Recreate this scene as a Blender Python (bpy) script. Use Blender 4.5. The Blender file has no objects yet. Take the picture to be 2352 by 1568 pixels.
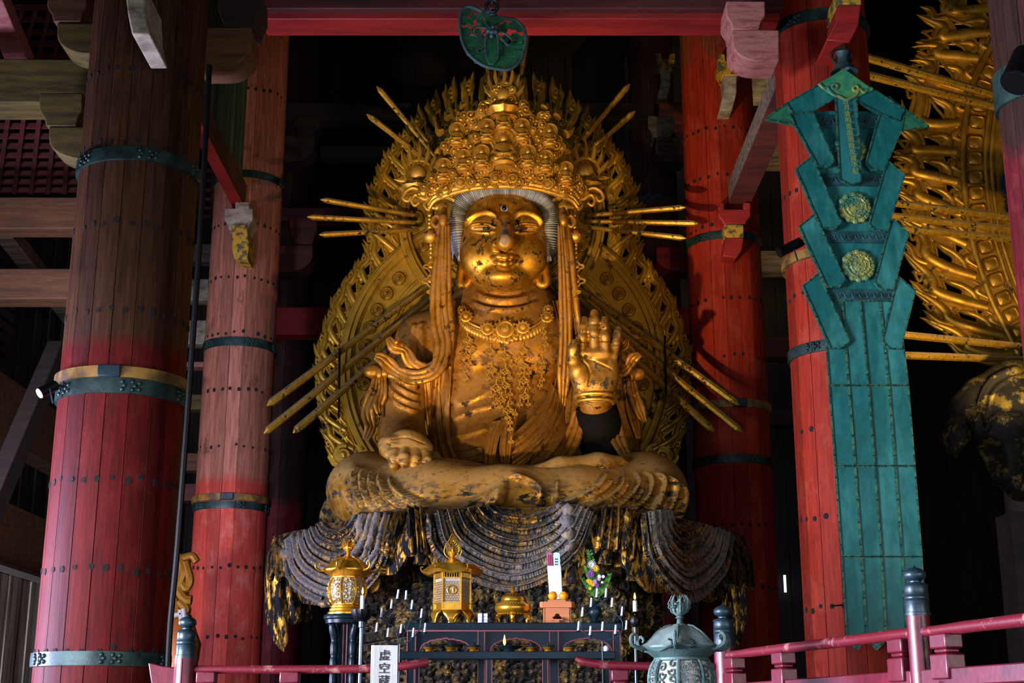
import bpy, bmesh, math, random
import numpy as np
from mathutils import Vector, Matrix
from mathutils.bvhtree import BVHTree
random.seed(7); rng = np.random.default_rng(11)
PI = math.pi
sc = bpy.context.scene
COL = sc.collection
# ---------------------------------------------------------------- camera
FPX = 3200.0; PITCH = math.atan(.278); CZ = 1.6
cs, sn = math.cos(PITCH), math.sin(PITCH)
cam = bpy.data.cameras.new('camera'); cam.sensor_width = 36; cam.lens = FPX/2352*36
cam.clip_end = 200
camo = bpy.data.objects.new('camera', cam); COL.objects.link(camo)
camo.location = (0, 0, CZ); camo.rotation_euler = (PI/2+PITCH, 0, 0)
sc.camera = camo
def ray(px, py):
    a = (px-1176)/FPX; b = (784-py)/FPX
    return np.array([a, cs-b*sn, sn+b*cs])
def P(px, py, Y):
    "the point at distance Y (world y) seen at a pixel of the photograph"
    r = ray(px, py); t = Y/r[1]
    return np.array([r[0]*t, Y, CZ+r[2]*t])
def Pz(px, py, z):
    r = ray(px, py); t = (z-CZ)/r[2]
    return np.array([r[0]*t, r[1]*t, z])
def proj(V):
    V = np.asarray(V, float)
    x = V[..., 0]; y = V[..., 1]; z = V[..., 2]-CZ
    d = y*cs+z*sn; u = -y*sn+z*cs
    return 1176+FPX*x/d, 784-FPX*u/d, d
def mpp(px, py, Y):
    "metres per pixel there"
    return proj(P(px, py, Y))[2]/FPX
# ---------------------------------------------------------------- mesh building
class MB:
    def __init__(s): s.v = []; s.f = []; s.m = []; s.n = 0
    def add(s, V, F, mi=0):
        V = np.asarray(V, float).reshape(-1, 3)
        s.v.append(V); o = s.n
        for f in F: s.f.append(tuple(int(i)+o for i in f))
        s.m += [mi]*len(F); s.n += len(V); return s
    def grid(s, G, cu=False, cv=False, mi=0, flip=False):
        G = np.asarray(G, float); a, b = G.shape[:2]
        I = np.arange(a*b).reshape(a, b)
        A = I if not cu else np.vstack([I, I[:1]])
        if cv: A = np.hstack([A, A[:, :1]])
        q = np.stack([A[:-1, :-1], A[1:, :-1], A[1:, 1:], A[:-1, 1:]], -1).reshape(-1, 4)
        if flip: q = q[:, ::-1]
        return s.add(G.reshape(-1, 3), q.tolist(), mi)
    def box(s, c, d, R=None, mi=0):
        c = np.asarray(c, float); h = np.asarray(d, float)/2
        V = np.array([[x, y, z] for x in (-1, 1) for y in (-1, 1) for z in (-1, 1)])*h
        if R is not None: V = V@np.asarray(R).T
        return s.add(V+c, [(0, 1, 3, 2), (4, 6, 7, 5), (0, 4, 5, 1), (2, 3, 7, 6), (0, 2, 6, 4), (1, 5, 7, 3)], mi)
    def prism(s, pts, vec, mi=0):
        "polygon (3d points) swept by vec"
        p = np.asarray(pts, float); n = len(p); q = p+np.asarray(vec, float)
        F = [tuple(range(n)), tuple(range(2*n-1, n-1, -1))]
        for i in range(n):
            j = (i+1) % n; F.append((i, i+n, j+n, j))
        return s.add(np.vstack([p, q]), F, mi)
    def ppx(s, pts, Y, dep, mi=0):
        "polygon given in photograph pixels at distance Y, real depth dep behind it"
        return s.prism([P(x, y, Y) for x, y in pts], (0, dep, 0), mi)
    def bar(s, a, b, w, h, mi=0, up=(0, 0, 1)):
        a = np.asarray(a, float); b = np.asarray(b, float); d = b-a; L = np.linalg.norm(d); d /= L
        x = np.cross(d, up); x /= np.linalg.norm(x); z = np.cross(x, d)
        return s.box((a+b)/2, (w, L, h), np.stack([x, d, z], 1), mi)
    def tube(s, pts, r, n=8, flat=1., up=None, cap=True, mi=0, tw=None):
        p = np.asarray(pts, float); m = len(p)
        r = np.broadcast_to(np.asarray(r, float), (m,)) if np.ndim(r) < 2 else r
        T = np.gradient(p, axis=0); T /= (np.linalg.norm(T, axis=1, keepdims=True)+1e-12)
        u = np.array(up if up is not None else (0, 1, 0), float)
        G = np.zeros((m, n, 3)); a = np.arange(n)*2*PI/n
        for i in range(m):
            x = np.cross(T[i], u); l = np.linalg.norm(x)
            if l < 1e-4: x = np.cross(T[i], (1, .1, .2)); l = np.linalg.norm(x)
            x /= l; z = np.cross(x, T[i])
            if tw is not None:
                c_, s_ = math.cos(tw[i]), math.sin(tw[i]); x, z = x*c_+z*s_, z*c_-x*s_
            G[i] = p[i]+r[i]*(np.cos(a)[:, None]*x+np.sin(a)[:, None]*z*flat)
        s.grid(G, cv=True, mi=mi)
        if cap:
            o = s.n-m*n
            s.f.append(tuple(o+i for i in range(n))); s.f.append(tuple(o+(m-1)*n+i for i in range(n-1, -1, -1))); s.m += [mi, mi]
        return s
    def lathe(s, prof, c=(0, 0, 0), n=32, mi=0, fr=None, axis=None):
        "prof: (radius, height) pairs; axis: optional 3x3 with the spin axis as its third column"
        p = np.array(prof, float); a = np.arange(n)*2*PI/n
        rad = p[:, 0][:, None]*(np.ones(n) if fr is None else fr(a)[None, :])
        G = np.stack([rad*np.cos(a), rad*np.sin(a), np.repeat(p[:, 1][:, None], n, 1)], -1)
        if axis is not None: G = G@np.asarray(axis).T
        return s.grid(G+np.asarray(c), cv=True, mi=mi, flip=True)
    def ell(s, c, r, n=16, m=10, R=None, mi=0):
        t = np.linspace(0, PI, m+1); a = np.arange(n)*2*PI/n
        G = np.stack([np.sin(t)[:, None]*np.cos(a), np.sin(t)[:, None]*np.sin(a), np.repeat(np.cos(t)[:, None], n, 1)], -1)*np.asarray(r, float)
        if R is not None: G = G@np.asarray(R).T
        return s.grid(G+np.asarray(c), cv=True, mi=mi)
    def merge(s, o, M=None, off=(0, 0, 0)):
        for V in o.v:
            pass
        V = np.vstack(o.v); V = V@np.asarray(M).T if M is not None else V
        k = s.n; s.v.append(V+np.asarray(off)); s.n += len(V)
        s.f += [tuple(i+k for i in f) for f in o.f]; s.m += o.m; return s
WO = {}
def build(name, mb, mats, parent=None, smooth=40, bev=0, attr=None, off=None, clean=True):
    V = np.vstack(mb.v)
    o0 = WO.get(parent.name, np.zeros(3)) if parent else np.zeros(3)
    if off is not None: o0 = np.asarray(off, float)
    me = bpy.data.meshes.new(name)
    me.from_pydata((V-o0).tolist(), [], mb.f)
    if not isinstance(mats, (list, tuple)): mats = [mats]
    for m in mats: me.materials.append(m)
    if len(mats) > 1: me.polygons.foreach_set('material_index', mb.m)
    me.update()
    if clean:
        b = bmesh.new(); b.from_mesh(me); bmesh.ops.recalc_face_normals(b, faces=b.faces[:]); b.to_mesh(me); b.free()
    if smooth:
        me.polygons.foreach_set('use_smooth', [True]*len(me.polygons))
        if smooth < 179: me.set_sharp_from_angle(angle=math.radians(smooth))
    if attr is not None:
        at = me.attributes.new('tint', 'FLOAT', 'POINT'); at.data.foreach_set('value', attr)
    ob = bpy.data.objects.new(name, me); COL.objects.link(ob)
    if parent: ob.parent = parent
    WO[ob.name] = o0 if parent else (o0)
    if parent is None and off is not None: ob.location = o0
    if bev:
        md = ob.modifiers.new('b', 'BEVEL'); md.width = bev; md.segments = 2; md.limit_method = 'ANGLE'; md.angle_limit = .7
    return ob
def tag(o, label, cat=None, group=None, kind=None):
    if label: o['label'] = label
    if cat: o['category'] = cat
    if group: o['group'] = group
    if kind: o['kind'] = kind
    return o
def thing(name, loc, label, cat, group=None, kind=None):
    o = bpy.data.objects.new(name, None); COL.objects.link(o); o.location = loc; o.empty_display_size = .1
    WO[o.name] = np.asarray(loc, float)
    return tag(o, label, cat, group, kind)
def one(name, mb, mat, label, cat, group=None, kind=None, **k):
    "a thing that is one mesh; its origin at its lowest middle point"
    V = np.vstack(mb.v); lo = V.min(0); hi = V.max(0); c = (lo+hi)/2; c[2] = lo[2]
    return tag(build(name, mb, mat, None, off=c, **k), label, cat, group, kind)
def copy_tree(o, loc=None, rz=None, scale=None, label=None, parent=None):
    c = o.copy(); COL.objects.link(c)
    if parent: c.parent = parent
    for ch in list(o.children): copy_tree(ch, parent=c)
    if loc is not None: c.location = loc
    if rz is not None: c.rotation_euler[2] = rz
    if scale is not None: c.scale = (scale,)*3 if np.isscalar(scale) else scale
    if label: c['label'] = label
    return c
def cr(pts, n=8, closed=False):
    "Catmull-Rom through points (any dimension)"
    p = np.asarray(pts, float)
    if closed: q = np.vstack([p[-1:], p, p[:2]])
    else: q = np.vstack([2*p[:1]-p[1:2], p, 2*p[-1:]-p[-2:-1]])
    out = []
    for i in range(1, len(q)-2):
        t = np.linspace(0, 1, n, endpoint=False)[:, None]
        a, b, c, d = q[i-1], q[i], q[i+1], q[i+2]
        out.append(.5*((2*b)+(-a+c)*t+(2*a-5*b+4*c-d)*t*t+(-a+3*b-3*c+d)*t**3))
    if not closed: out.append(p[-1:])
    return np.vstack(out)
# ---------------------------------------------------------------- materials
def lin(c):
    if isinstance(c, str):
        c = tuple(int(c[i:i+2], 16)/255 for i in (0, 2, 4))
    return tuple((x/12.92 if x <= .04045 else ((x+.055)/1.055)**2.4) for x in c)+(1,)
class NT:
    def __init__(s, name):
        s.m = bpy.data.materials.new(name); s.m.use_nodes = True; s.t = s.m.node_tree; s.b = s.t.nodes['Principled BSDF']
        s.co = s.N('ShaderNodeTexCoord').outputs['Object']
    def N(s, t): return s.t.nodes.new(t)
    def L(s, a, b): s.t.links.new(a, b)
    def noise(s, scale=4, det=6, st=(1, 1, 1), rough=.6, dist=0):
        mp = s.N('ShaderNodeMapping'); mp.inputs['Scale'].default_value = st; s.L(s.co, mp.inputs[0])
        n = s.N('ShaderNodeTexNoise'); n.inputs['Scale'].default_value = scale; n.inputs['Detail'].default_value = det
        n.inputs['Roughness'].default_value = rough; n.inputs['Distortion'].default_value = dist
        s.L(mp.outputs[0], n.inputs['Vector']); return n.outputs['Fac']
    def mr(s, x, a, b, c=0., d=1.):
        m = s.N('ShaderNodeMapRange'); m.inputs[1].default_value = a; m.inputs[2].default_value = b
        m.inputs[3].default_value = c; m.inputs[4].default_value = d; s.L(x, m.inputs[0]); return m.outputs[0]
    def mth(s, op, a, b=0.):
        m = s.N('ShaderNodeMath'); m.operation = op
        for i, x in enumerate((a, b)):
            if hasattr(x, 'links'): s.L(x, m.inputs[i])
            else: m.inputs[i].default_value = x
        return m.outputs[0]
    def mix(s, f, a, b):
        m = s.N('ShaderNodeMix'); m.data_type = 'RGBA'
        if hasattr(f, 'links'): s.L(f, m.inputs[0])
        else: m.inputs[0].default_value = f
        for i, x in ((6, a), (7, b)):
            if hasattr(x, 'links'): s.L(x, m.inputs[i])
            else: m.inputs[i].default_value = x
        return m.outputs[2]
    def mixf(s, f, a, b):
        m = s.N('ShaderNodeMix')
        if hasattr(f, 'links'): s.L(f, m.inputs[0])
        else: m.inputs[0].default_value = f
        for i, x in ((2, a), (3, b)):
            if hasattr(x, 'links'): s.L(x, m.inputs[i])
            else: m.inputs[i].default_value = x
        return m.outputs[0]
    def bump(s, h, st=.3, d=.02):
        b = s.N('ShaderNodeBump'); b.inputs['Strength'].default_value = st; b.inputs['Distance'].default_value = d
        s.L(h, b.inputs['Height']); s.L(b.outputs[0], s.b.inputs['Normal'])
    def out(s, c, r=.6, m=0., spec=None):
        for k, x in (('Base Color', c), ('Roughness', r), ('Metallic', m)):
            if hasattr(x, 'links'): s.L(x, s.b.inputs[k])
            else: s.b.inputs[k].default_value = x
        if spec is not None: s.b.inputs['Specular IOR Level'].default_value = spec
        return s.m
def plain(name, c, r=.6, m=0., emis=None, es=0, alpha=None, trans=0, spec=None):
    t = NT(name); mt = t.out(lin(c), r, m, spec)
    if emis: t.b.inputs['Emission Color'].default_value = lin(emis); t.b.inputs['Emission Strength'].default_value = es
    if trans: t.b.inputs['Transmission Weight'].default_value = trans
    return mt
def two(name, a, b, scale=4, lo=.4, hi=.6, st=(1, 1, 1), r=.6, r2=None, m=0., m2=None, det=7, bs=.2, bd=.01, tint=0, fine=0, spec=None):
    "two colours blotched by noise"
    t = NT(name); f = t.mr(t.noise(scale, det, st), lo, hi)
    c = t.mix(f, lin(a), lin(b))
    if fine:
        g = t.mr(t.noise(scale*9, 5, st), .3, .75, 1-fine, 1+fine*.5)
        mm = t.N('ShaderNodeMix'); mm.data_type = 'RGBA'; mm.blend_type = 'MULTIPLY'; mm.inputs[0].default_value = 1
        t.L(c, mm.inputs[6]); t.L(g, mm.inputs[7]); c = mm.outputs[2]
    if tint:
        at = t.N('ShaderNodeAttribute'); at.attribute_name = 'tint'
        g = t.mr(at.outputs['Fac'], 0, 1, 1-tint, 1+tint*.4)
        mm = t.N('ShaderNodeMix'); mm.data_type = 'RGBA'; mm.blend_type = 'MULTIPLY'; mm.inputs[0].default_value = 1
        t.L(c, mm.inputs[6]); t.L(g, mm.inputs[7]); c = mm.outputs[2]
    t.bump(t.noise(scale*6, 4, st), bs, bd)
    return t.out(c, t.mixf(f, r, r if r2 is None else r2), t.mixf(f, m, m if m2 is None else m2), spec)
def gilt(name, gold='b8801c', dark='120c06', dust='8a6428', scale=3., wlo=.5, whi=.56, st=(1, 1, 1), dlo=.25, dhi=.8, dk=1., rough=.36, metal=.85, bs=.25, dark2=None, grime=.3, bd=.012, ridge=0, rcol=None):
    "gold leaf over black lacquer, worn through in patches, dusty where it faces up"
    t = NT(name)
    n1 = t.noise(scale, 9, st, .68); n2 = t.noise(scale*.35, 3, st)
    w = t.mr(t.mth('ADD', t.mth('MULTIPLY', n1, .7), t.mth('MULTIPLY', n2, .3)), wlo, whi)
    tone = t.mr(t.noise(scale*1.7, 6), .3, .7)
    g = t.mix(tone, lin(gold), t_dark(gold, .55)); d = lin(dark)
    if dark2: d = t.mix(t.mr(t.noise(scale*4, 6, st), .45, .6), lin(dark), lin(dark2))
    c = t.mix(w, g, d)
    geo = t.N('ShaderNodeNewGeometry'); sp = t.N('ShaderNodeSeparateXYZ'); t.L(geo.outputs['Normal'], sp.inputs[0])
    up = t.mr(sp.outputs['Z'], dlo, dhi)
    du = t.mth('MULTIPLY', up, t.mr(t.noise(scale*2.2, 8), .32, .5, .15, 1.))
    du = t.mth('MULTIPLY', du, dk)
    gr = t.mth('MULTIPLY', t.mr(t.noise(scale*.8, 5), .4, .65), grime)
    if ridge:
        at = t.N('ShaderNodeAttribute'); at.attribute_name = 'tint'
        rd = t.mth('MULTIPLY', t.mr(at.outputs['Fac'], .5 if rcol else .85, .9 if rcol else 1.25), t.mr(t.noise(scale*2.5, 7, st), .35, .5, .25, 1.))
        du = t.mth('MINIMUM', t.mth('ADD', t.mth('MULTIPLY', du, .6), t.mth('MULTIPLY', rd, ridge)), 1.)
    c = t.mix(gr, c, lin(dust))
    c = t.mix(du, c, t.mix(rd, lin(dust), lin(rcol)) if rcol else lin(dust))
    r = t.mixf(w, t.mixf(tone, rough, rough+.16), .7); m = t.mixf(w, metal, .1)
    inv = t.mth('SUBTRACT', 1., t.mth('MINIMUM', t.mth('ADD', du, gr), 1.))
    m = t.mth('MULTIPLY', m, inv); r = t.mixf(inv, .85, r)
    t.bump(t.mth('ADD', t.mth('MULTIPLY', w, .5), t.noise(scale*10, 4)), bs, bd)
    t.L(t.mixf(t.mth('MAXIMUM', w, du), .5, .14), t.b.inputs['Specular IOR Level'])
    return t.out(c, r, m)
def t_dark(c, k):
    l = lin(c); return (l[0]*k, l[1]*k*.93, l[2]*k*.8, 1)
# pillars: red paint low down, bare brown timber where it has weathered off
def pillar_mat(name, zc, zw, brown='4e2f1a', brown2='321c0e', red='76180f', red2='520d09', pink='8a3c30'):
    t = NT(name)
    sp = t.N('ShaderNodeSeparateXYZ'); t.L(t.co, sp.inputs[0])
    n = t.noise(1.6, 6, (1.5, 1.5, .25)); fine = t.noise(5, 8, (5, 5, .35)); blot = t.noise(2.2, 8, (1, 1, .7), .7)
    z = t.mth('ADD', sp.outputs['Z'], t.mth('MULTIPLY', t.mth('SUBTRACT', n, .5), zw*2))
    f = t.mr(z, zc-.12, zc+.12)
    br = t.mix(t.mr(fine, .35, .65), lin(brown), lin(brown2))
    br = t.mix(t.mr(blot, .58, .68, 0, .6), br, lin('1e130d'))
    re = t.mix(t.mr(fine, .35, .7), lin(red), lin(red2))
    re = t.mix(t.mr(blot, .52, .66, 0, .4), re, lin(pink))
    re = t.mix(t.mr(t.noise(3.1, 9, (2, 2, .5), .75), .6, .68, 0, .7), re, lin('2a0d0a'))
    c = t.mix(f, re, br)
    at = t.N('ShaderNodeAttribute'); at.attribute_name = 'tint'
    g = t.mr(at.outputs['Fac'], 0, 1, .6, 1.1)
    mm = t.N('ShaderNodeMix'); mm.data_type = 'RGBA'; mm.blend_type = 'MULTIPLY'; mm.inputs[0].default_value = 1
    t.L(c, mm.inputs[6]); t.L(g, mm.inputs[7]); c = mm.outputs[2]
    t.bump(t.noise(7, 6, (6, 6, .4)), .35, .01)
    return t.out(c, .62, 0, .15)
m_hole = plain('nail_hole_dark', '0c0705', .9)
m_iron = two('iron_band_green', '27403a', '10201e', 5, .4, .65, r=.45, m=.35, bs=.3)
m_ochre = two('ochre_band', '8a6420', '4a3414', 4, r=.6)
m_brown = two('weathered_brown_timber', '704620', '3e2410', 1.6, .35, .7, (.5, 4, 6), r=.75, fine=.35)
m_olive = two('olive_stained_timber', '6c5a1e', '3c3010', 1.8, .35, .65, (.6, 4, 5), r=.75, fine=.3)
m_pinkw = two('faded_pink_paint', 'ad6f66', '8a2f2b', 2.2, .45, .7, (1, 3, 5), r=.7, fine=.3)
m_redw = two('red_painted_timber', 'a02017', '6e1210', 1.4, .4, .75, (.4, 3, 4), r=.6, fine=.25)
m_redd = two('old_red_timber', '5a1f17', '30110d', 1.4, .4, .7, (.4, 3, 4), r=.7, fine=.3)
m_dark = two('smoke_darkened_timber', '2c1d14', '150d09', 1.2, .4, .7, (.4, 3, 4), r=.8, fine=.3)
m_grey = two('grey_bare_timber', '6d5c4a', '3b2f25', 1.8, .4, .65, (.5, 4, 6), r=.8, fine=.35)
m_white = two('chalky_white_timber', 'a89c84', '6b5f4c', 3, .4, .65, (1, 1, 2), r=.8, fine=.3)
m_yel = two('yellow_paint_chipped', 'b58a1e', '4e4a28', 6, .48, .56, r=.7, fine=.2)
m_green = two('mossy_green_boards', '4f6a4a', '23301f', 1.4, .4, .62, (9, 9, .35), r=.8, fine=.5)
m_wallw = two('dark_wall_boards', '2a1e16', '120c08', 1.2, .4, .7, (6, 6, .4), r=.85, fine=.4)
m_floor = two('worn_floor_planks', '4a3828', '2a1e15', 1.2, .4, .7, (4, .4, 1), r=.6, fine=.3)
m_stone = two('podium_stone', '6b665c', '45413a', 1.5, r=.85, fine=.3)
m_doorw = two('grey_door_planks', 'a89c8a', '5a4e42', 1.5, .4, .62, (7, 7, .3), r=.8, fine=.5)
m_black = plain('black_enamel', '060607', .4, spec=.2)
# statue and fittings
m_body = gilt('statue_gilding', 'b07818', '150d05', '68471a', 5.5, .545, .59, dlo=.0, dhi=.5, rough=.36, grime=.7)
m_legs = gilt('leg_drapery_gilding', 'c88e24', '120d08', '96753e', 6, .50, .54, (1, 1, 2.2), dlo=.0, dhi=.45, rough=.38, grime=.5, dark2='1b2a33')
m_face = gilt('face_gilding', 'd69a2a', '1a0f05', '8a5f1c', 5.5, .525, .575, (1, 1, .8), dlo=.55, dhi=.95, rough=.33, grime=.22, metal=.93, bs=.3, bd=.006, ridge=.9, rcol='6a665c')
m_crown = gilt('crown_gilding', 'd2a038', '2a1a08', 'ac8436', 4, .6, .68, dlo=.3, dhi=.9, dk=.6, rough=.36, grime=.3)
m_halo = gilt('halo_gilding', 'c0962a', '1c1206', '8a6418', 2.6, .56, .60, dlo=.5, dhi=.9, dk=.5, rough=.4, grime=.35)
m_flame = gilt('flame_gilding', 'caa030', '201608', '84661c', 3, .58, .64, dlo=.6, dhi=.95, dk=.5, rough=.34, grime=.2)
m_rod = gilt('rod_gilding', 'c49426', '16100a', '5f5a48', 8, .53, .58, (1, 1, 1), dlo=.15, dhi=.5, dk=1, rough=.3, grime=.15)
m_drape = gilt('pedestal_drapery_lacquer', 'cc962e', '0b0908', '88837a', 7, .455, .50, (2.2, 2.2, .6), dlo=.5, dhi=.9, rough=.34, grime=.05, dark2='10151a', ridge=.8)
m_carve = gilt('carved_base_gilding', '9a7a34', '0d0b08', '67604e', 5, .44, .50, dlo=.2, dhi=.7, rough=.4, grime=.25)
m_big = gilt('large_halo_gilding', 'b88a2c', '1c1508', '8e6e28', 2.5, .57, .62, dlo=.6, dhi=.95, dk=.4, rough=.38, grime=.25)
m_hair = two('blue_grey_hair_paint', 'a9aca8', '7c7e7c', 4, .4, .7, r=.7, fine=.2)
m_bronze = two('green_bronze', '46625f', '22403f', 3, .35, .65, r=.55, m=.3, fine=.3)
m_dome = gilt('dusty_bronze_roof', '3c5c5c', '1c3636', '626e6a', 4, .5, .6, dlo=.25, dhi=.7, rough=.5, metal=.25, grime=.3)
m_bronzed = two('dark_blue_bronze', '25404a', '101e24', 3, .35, .65, r=.4, m=.3, fine=.3)
m_brass = two('bright_brass', 'edb43c', 'c88c26', 6, .35, .65, r=.29, m=.85, bs=.05)
m_lacq = two('blue_black_lacquer', '06202b', '030f16', 2, .35, .65, r=.33, bs=.05, fine=.2)
m_lacq.node_tree.nodes['Principled BSDF'].inputs['Specular IOR Level'].default_value = .2
m_lredge = plain('dull_red_moulding', '6a343a', .5)
m_rail = two('crimson_railing_paint', '640f24', '420918', 2.5, .4, .7, (1, 1, 1), r=.42, fine=.3)
m_railw = two('worn_crimson_rail', '62101f', '94605a', 7, .58, .68, (1, 1.2, 1.2), r=.42, fine=.3)
m_teal = two('teal_verdigris_panel', '0c6460', '4aa096', 1.3, .48, .78, (1, 1, .4), r=.5, m=.1, fine=.35, det=9)
m_teald = two('grey_teal_engraved_band', '2f6062', '1d4144', 5, r=.5, m=.2, fine=.5)
m_tealg = two('teal_gold_flecked_edging', '4f7a58', '16514c', 14, .42, .56, r=.45, m=.3, fine=.3)
m_tgold = two('green_gold_medallion', '9c9c50', '3a7c68', 5, .40, .60, r=.45, m=.2, fine=.2)
m_pale = plain('pale_rubbed_wood', 'a9a7a2', .7)
m_ink = plain('black_ink', '08080a', .6)
m_paper = plain('white_paper', 'c6cad4', .7)
m_candle = plain('white_wax', 'c8cad2', .45)
m_tan = two('plain_cypress_wood', 'c8794a', 'b0683c', 2, .35, .65, (.5, 2, 8), r=.55, fine=.12)
m_orange = two('orange_peel', 'f59a0c', 'e88400', 30, r=.45, bs=.3, bd=.002)
m_glass = plain('frosted_lantern_pane', '8c8880', .5)
m_green_leaf = two('fern_green', '4a8826', '2a5a16', 12, r=.55)
m_flamel = plain('candle_flame', 'ffb060', .5, emis='ff8a30', es=14)
m_lamp = plain('lit_lamp_face', 'fff0d0', .5, emis='ffdca8', es=6)
m_red = plain('dark_red_enamel', '5e0c10', .35)
m_eye = plain('eye_white', '8f8258', .45)
# ================================================================ the hall
ZF = .9       # top of the podium
def st(name, mb, mat, label=None, cat=None, **k):
    o = build(name, mb, mat, None, **k); tag(o, label, cat, kind='structure'); return o
b = MB(); b.box((0, 18, -.1), (70, 70, .2)); st('floor', b, m_floor)
b = MB(); b.box((2, 30.6, ZF/2), (34, 36, ZF)); one('stone_podium', b, m_stone, 'low stone podium that the statue, altar and pillars stand on', 'podium', kind='structure')
# back wall of boards and rails
b = MB()
for i in range(80):
    b.box((-20+i*.6, 46+.03*(i % 2), 13), (.58, .2, 26))
b.box((4, 46.3, 13), (50, .2, 26)); st('wall_back', b, m_wallw)
b = MB()
for i in range(70):
    b.box((-10.9-.03*(i % 2), 14+i*.46, 13), (.2, .44, 26))
b.box((-11.2, 30, 13), (.1, 34, 26)); st('wall_left', b, m_wallw)
b = MB(); b.box((22, 28, 13), (.3, 40, 26)); st('wall_right', b, m_wallw)
b = MB(); b.box((4, 28, 25.2), (40, 40, .3)); st('ceiling', b, m_dark)
# planked, iron-hooped pillars
def pillar(px, py, Y, R, taper, mat, label, bands, holes, nplank=20, seed=1, ztop=25, lean=0):
    r_ = random.Random(seed)
    c = P(px, py, Y); X = c[0]
    N = nplank*8; Z = np.linspace(ZF, ztop, 40)
    a = np.arange(N)*2*PI/N+seed
    ph = (np.arange(N) % 8)
    a = a+np.where(ph == 1, -.82, np.where(ph == 7, .82, 0))*2*PI/N; prof = np.where(ph == 0, .985, 1.0)
    wob = np.array([r_.uniform(-.0015, .0015) for _ in range(nplank)])
    prof = prof+np.repeat(wob, 8)
    tint = np.repeat([r_.random() for _ in range(nplank)], 8); tint = np.where(ph == 0, 0, tint)
    def rad(z): return R*(1-taper*(z-ZF)/(ztop-ZF))
    G = np.stack([X+np.outer(rad(Z), prof*np.cos(a)), Y+np.outer(rad(Z), prof*np.sin(a)), np.repeat(Z[:, None], N, 1)], -1)
    t = thing('pillar', (X, Y, ZF), label, 'pillar', kind='structure')
    mb = MB(); mb.grid(G, cv=True)
    tn = np.tile(tint, len(Z)).tolist()
    # peg holes: small dark plugs
    for hy in holes:
        z0 = P(px, hy, Y-R)[2]
        for k in range(-11, 12):
            if r_.random() < .08: continue
            an = -PI/2+k*2*PI/nplank/1.55+r_.uniform(-.03, .03); z = z0+r_.uniform(-.03, .03)
            rr = rad(z); cx, cy = X+rr*math.cos(an), Y+rr*math.sin(an)
            nx, ny = math.cos(an), math.sin(an); s = r_.uniform(.026, .042)
            pts = []
            for q in range(6):
                u = s*math.cos(q*PI/3); w = s*1.15*math.sin(q*PI/3)
                pts.append((cx-ny*u-nx*.02, cy+nx*u-ny*.02, z+w))
            n0 = mb.n; mb.prism(pts, (nx*.028, ny*.028, 0), mi=1); tn += [0]*(mb.n-n0)
    build('shaft', mb, [mat, m_hole], t, attr=tn, smooth=50)
    for (by, hpx, kind) in bands:
        z = P(px, by, Y-R)[2]; h = hpx*mpp(px, by, Y-R)
        rr = rad(z)*1.0
        bb = MB(); th = .035 if kind == 'iron' else .06
        bb.lathe([(rr*.98, z-h/2), (rr+th, z-h/2), (rr+th+.004, z), (rr+th, z+h/2), (rr*.98, z+h/2)], (X, Y, 0), 96)
        if kind == 'iron':
            for a0 in (-2.35, -1.2, -.2):
                for da, dz in ((-.07, 0), (-.1, .25), (-.1, -.25), (.05, .25), (.05, -.25), (.09, 0), (.15, .2), (.15, -.2)):
                    an = a0+da; q = (X+(rr+th)*math.cos(an), Y+(rr+th)*math.sin(an), z+dz*h)
                    bb.ell(q, (.028, .028, .028), 8, 5)
                q = (X+(rr+th)*math.cos(a0), Y+(rr+th)*math.sin(a0), z); R3 = np.array([[math.cos(a0), -math.sin(a0), 0], [math.sin(a0), math.cos(a0), 0], [0, 0, 1]])
                bb.box(q, (.02, .02, h*1.02), R3)
            build('iron_hoop', bb, m_iron, t)
        else:
            build('wooden_hoop', bb, m_ochre, t)
            a0 = -1.5; q = (X+(rr+th)*math.cos(a0), Y+(rr+th)*math.sin(a0), z); R3 = np.array([[math.cos(a0), -math.sin(a0), 0], [math.sin(a0), math.cos(a0), 0], [0, 0, 1]])
            kb = MB(); kb.box(q, (.06, .26, h*1.04), R3); build('hoop_clasp', kb, m_bronzed, t, bev=.01)
    return t, X, rad
mp1 = pillar_mat('pillar_brown_over_red', P(300, 945, 15.8)[2], .07, red='600c08', red2='3c0604', pink='6e241e')
mp2 = pillar_mat('pillar_faded_over_red', P(520, 1200, 27.3)[2], .25, brown='a86a54', brown2='7e4c38', red='b44434', red2='943024', pink='c47868')
mp3 = pillar_mat('pillar_red_paint', 14.5, 2.5, brown='80402c', brown2='5e2a1a', red='9a2c18', red2='741c0e', pink='a84c36')
mp4 = pillar_mat('pillar_old_dark_red', 6.5, .5, brown='3c211a', brown2='24130e', red='64141c', red2='3c0c12')
pillar(235, 1500, 16.6, .76, .1, mp1, 'huge planked pillar nearest the viewer, brown above, red below, at the far left',
       [(350, 32, 'iron'), (853, 26, 'wood'), (884, 36, 'iron'), (1511, 32, 'iron')], [155, 322, 508, 708, 1095, 1305, 1490], 18, 3)
pillar(524, 1300, 28.2, .745, .06, mp2, 'faded pinkish planked pillar between the big dark pillar and the statue',
       [(398, 17, 'iron'), (783, 20, 'iron'), (1140, 15, 'wood'), (1158, 17, 'iron')], [200, 512, 635, 762, 890, 1022, 1300, 1462], 17, 5)
pillar(634, 1300, 38, .76, .05, mp4, 'dark red pillar in shadow behind the left end of the draped pedestal', [(1308, 14, 'wood'), (1322, 14, 'iron')], [1230, 1430], 16, 8)
pillar(1689, 1200, 27, .76, .04, mp3, 'red planked pillar just behind the right edge of the flaming halo',
       [(538, 18, 'iron'), (925, 19, 'wood'), (1052, 20, 'iron')], [290, 400, 515, 683, 815, 1203, 1345], 17, 9)
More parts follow.
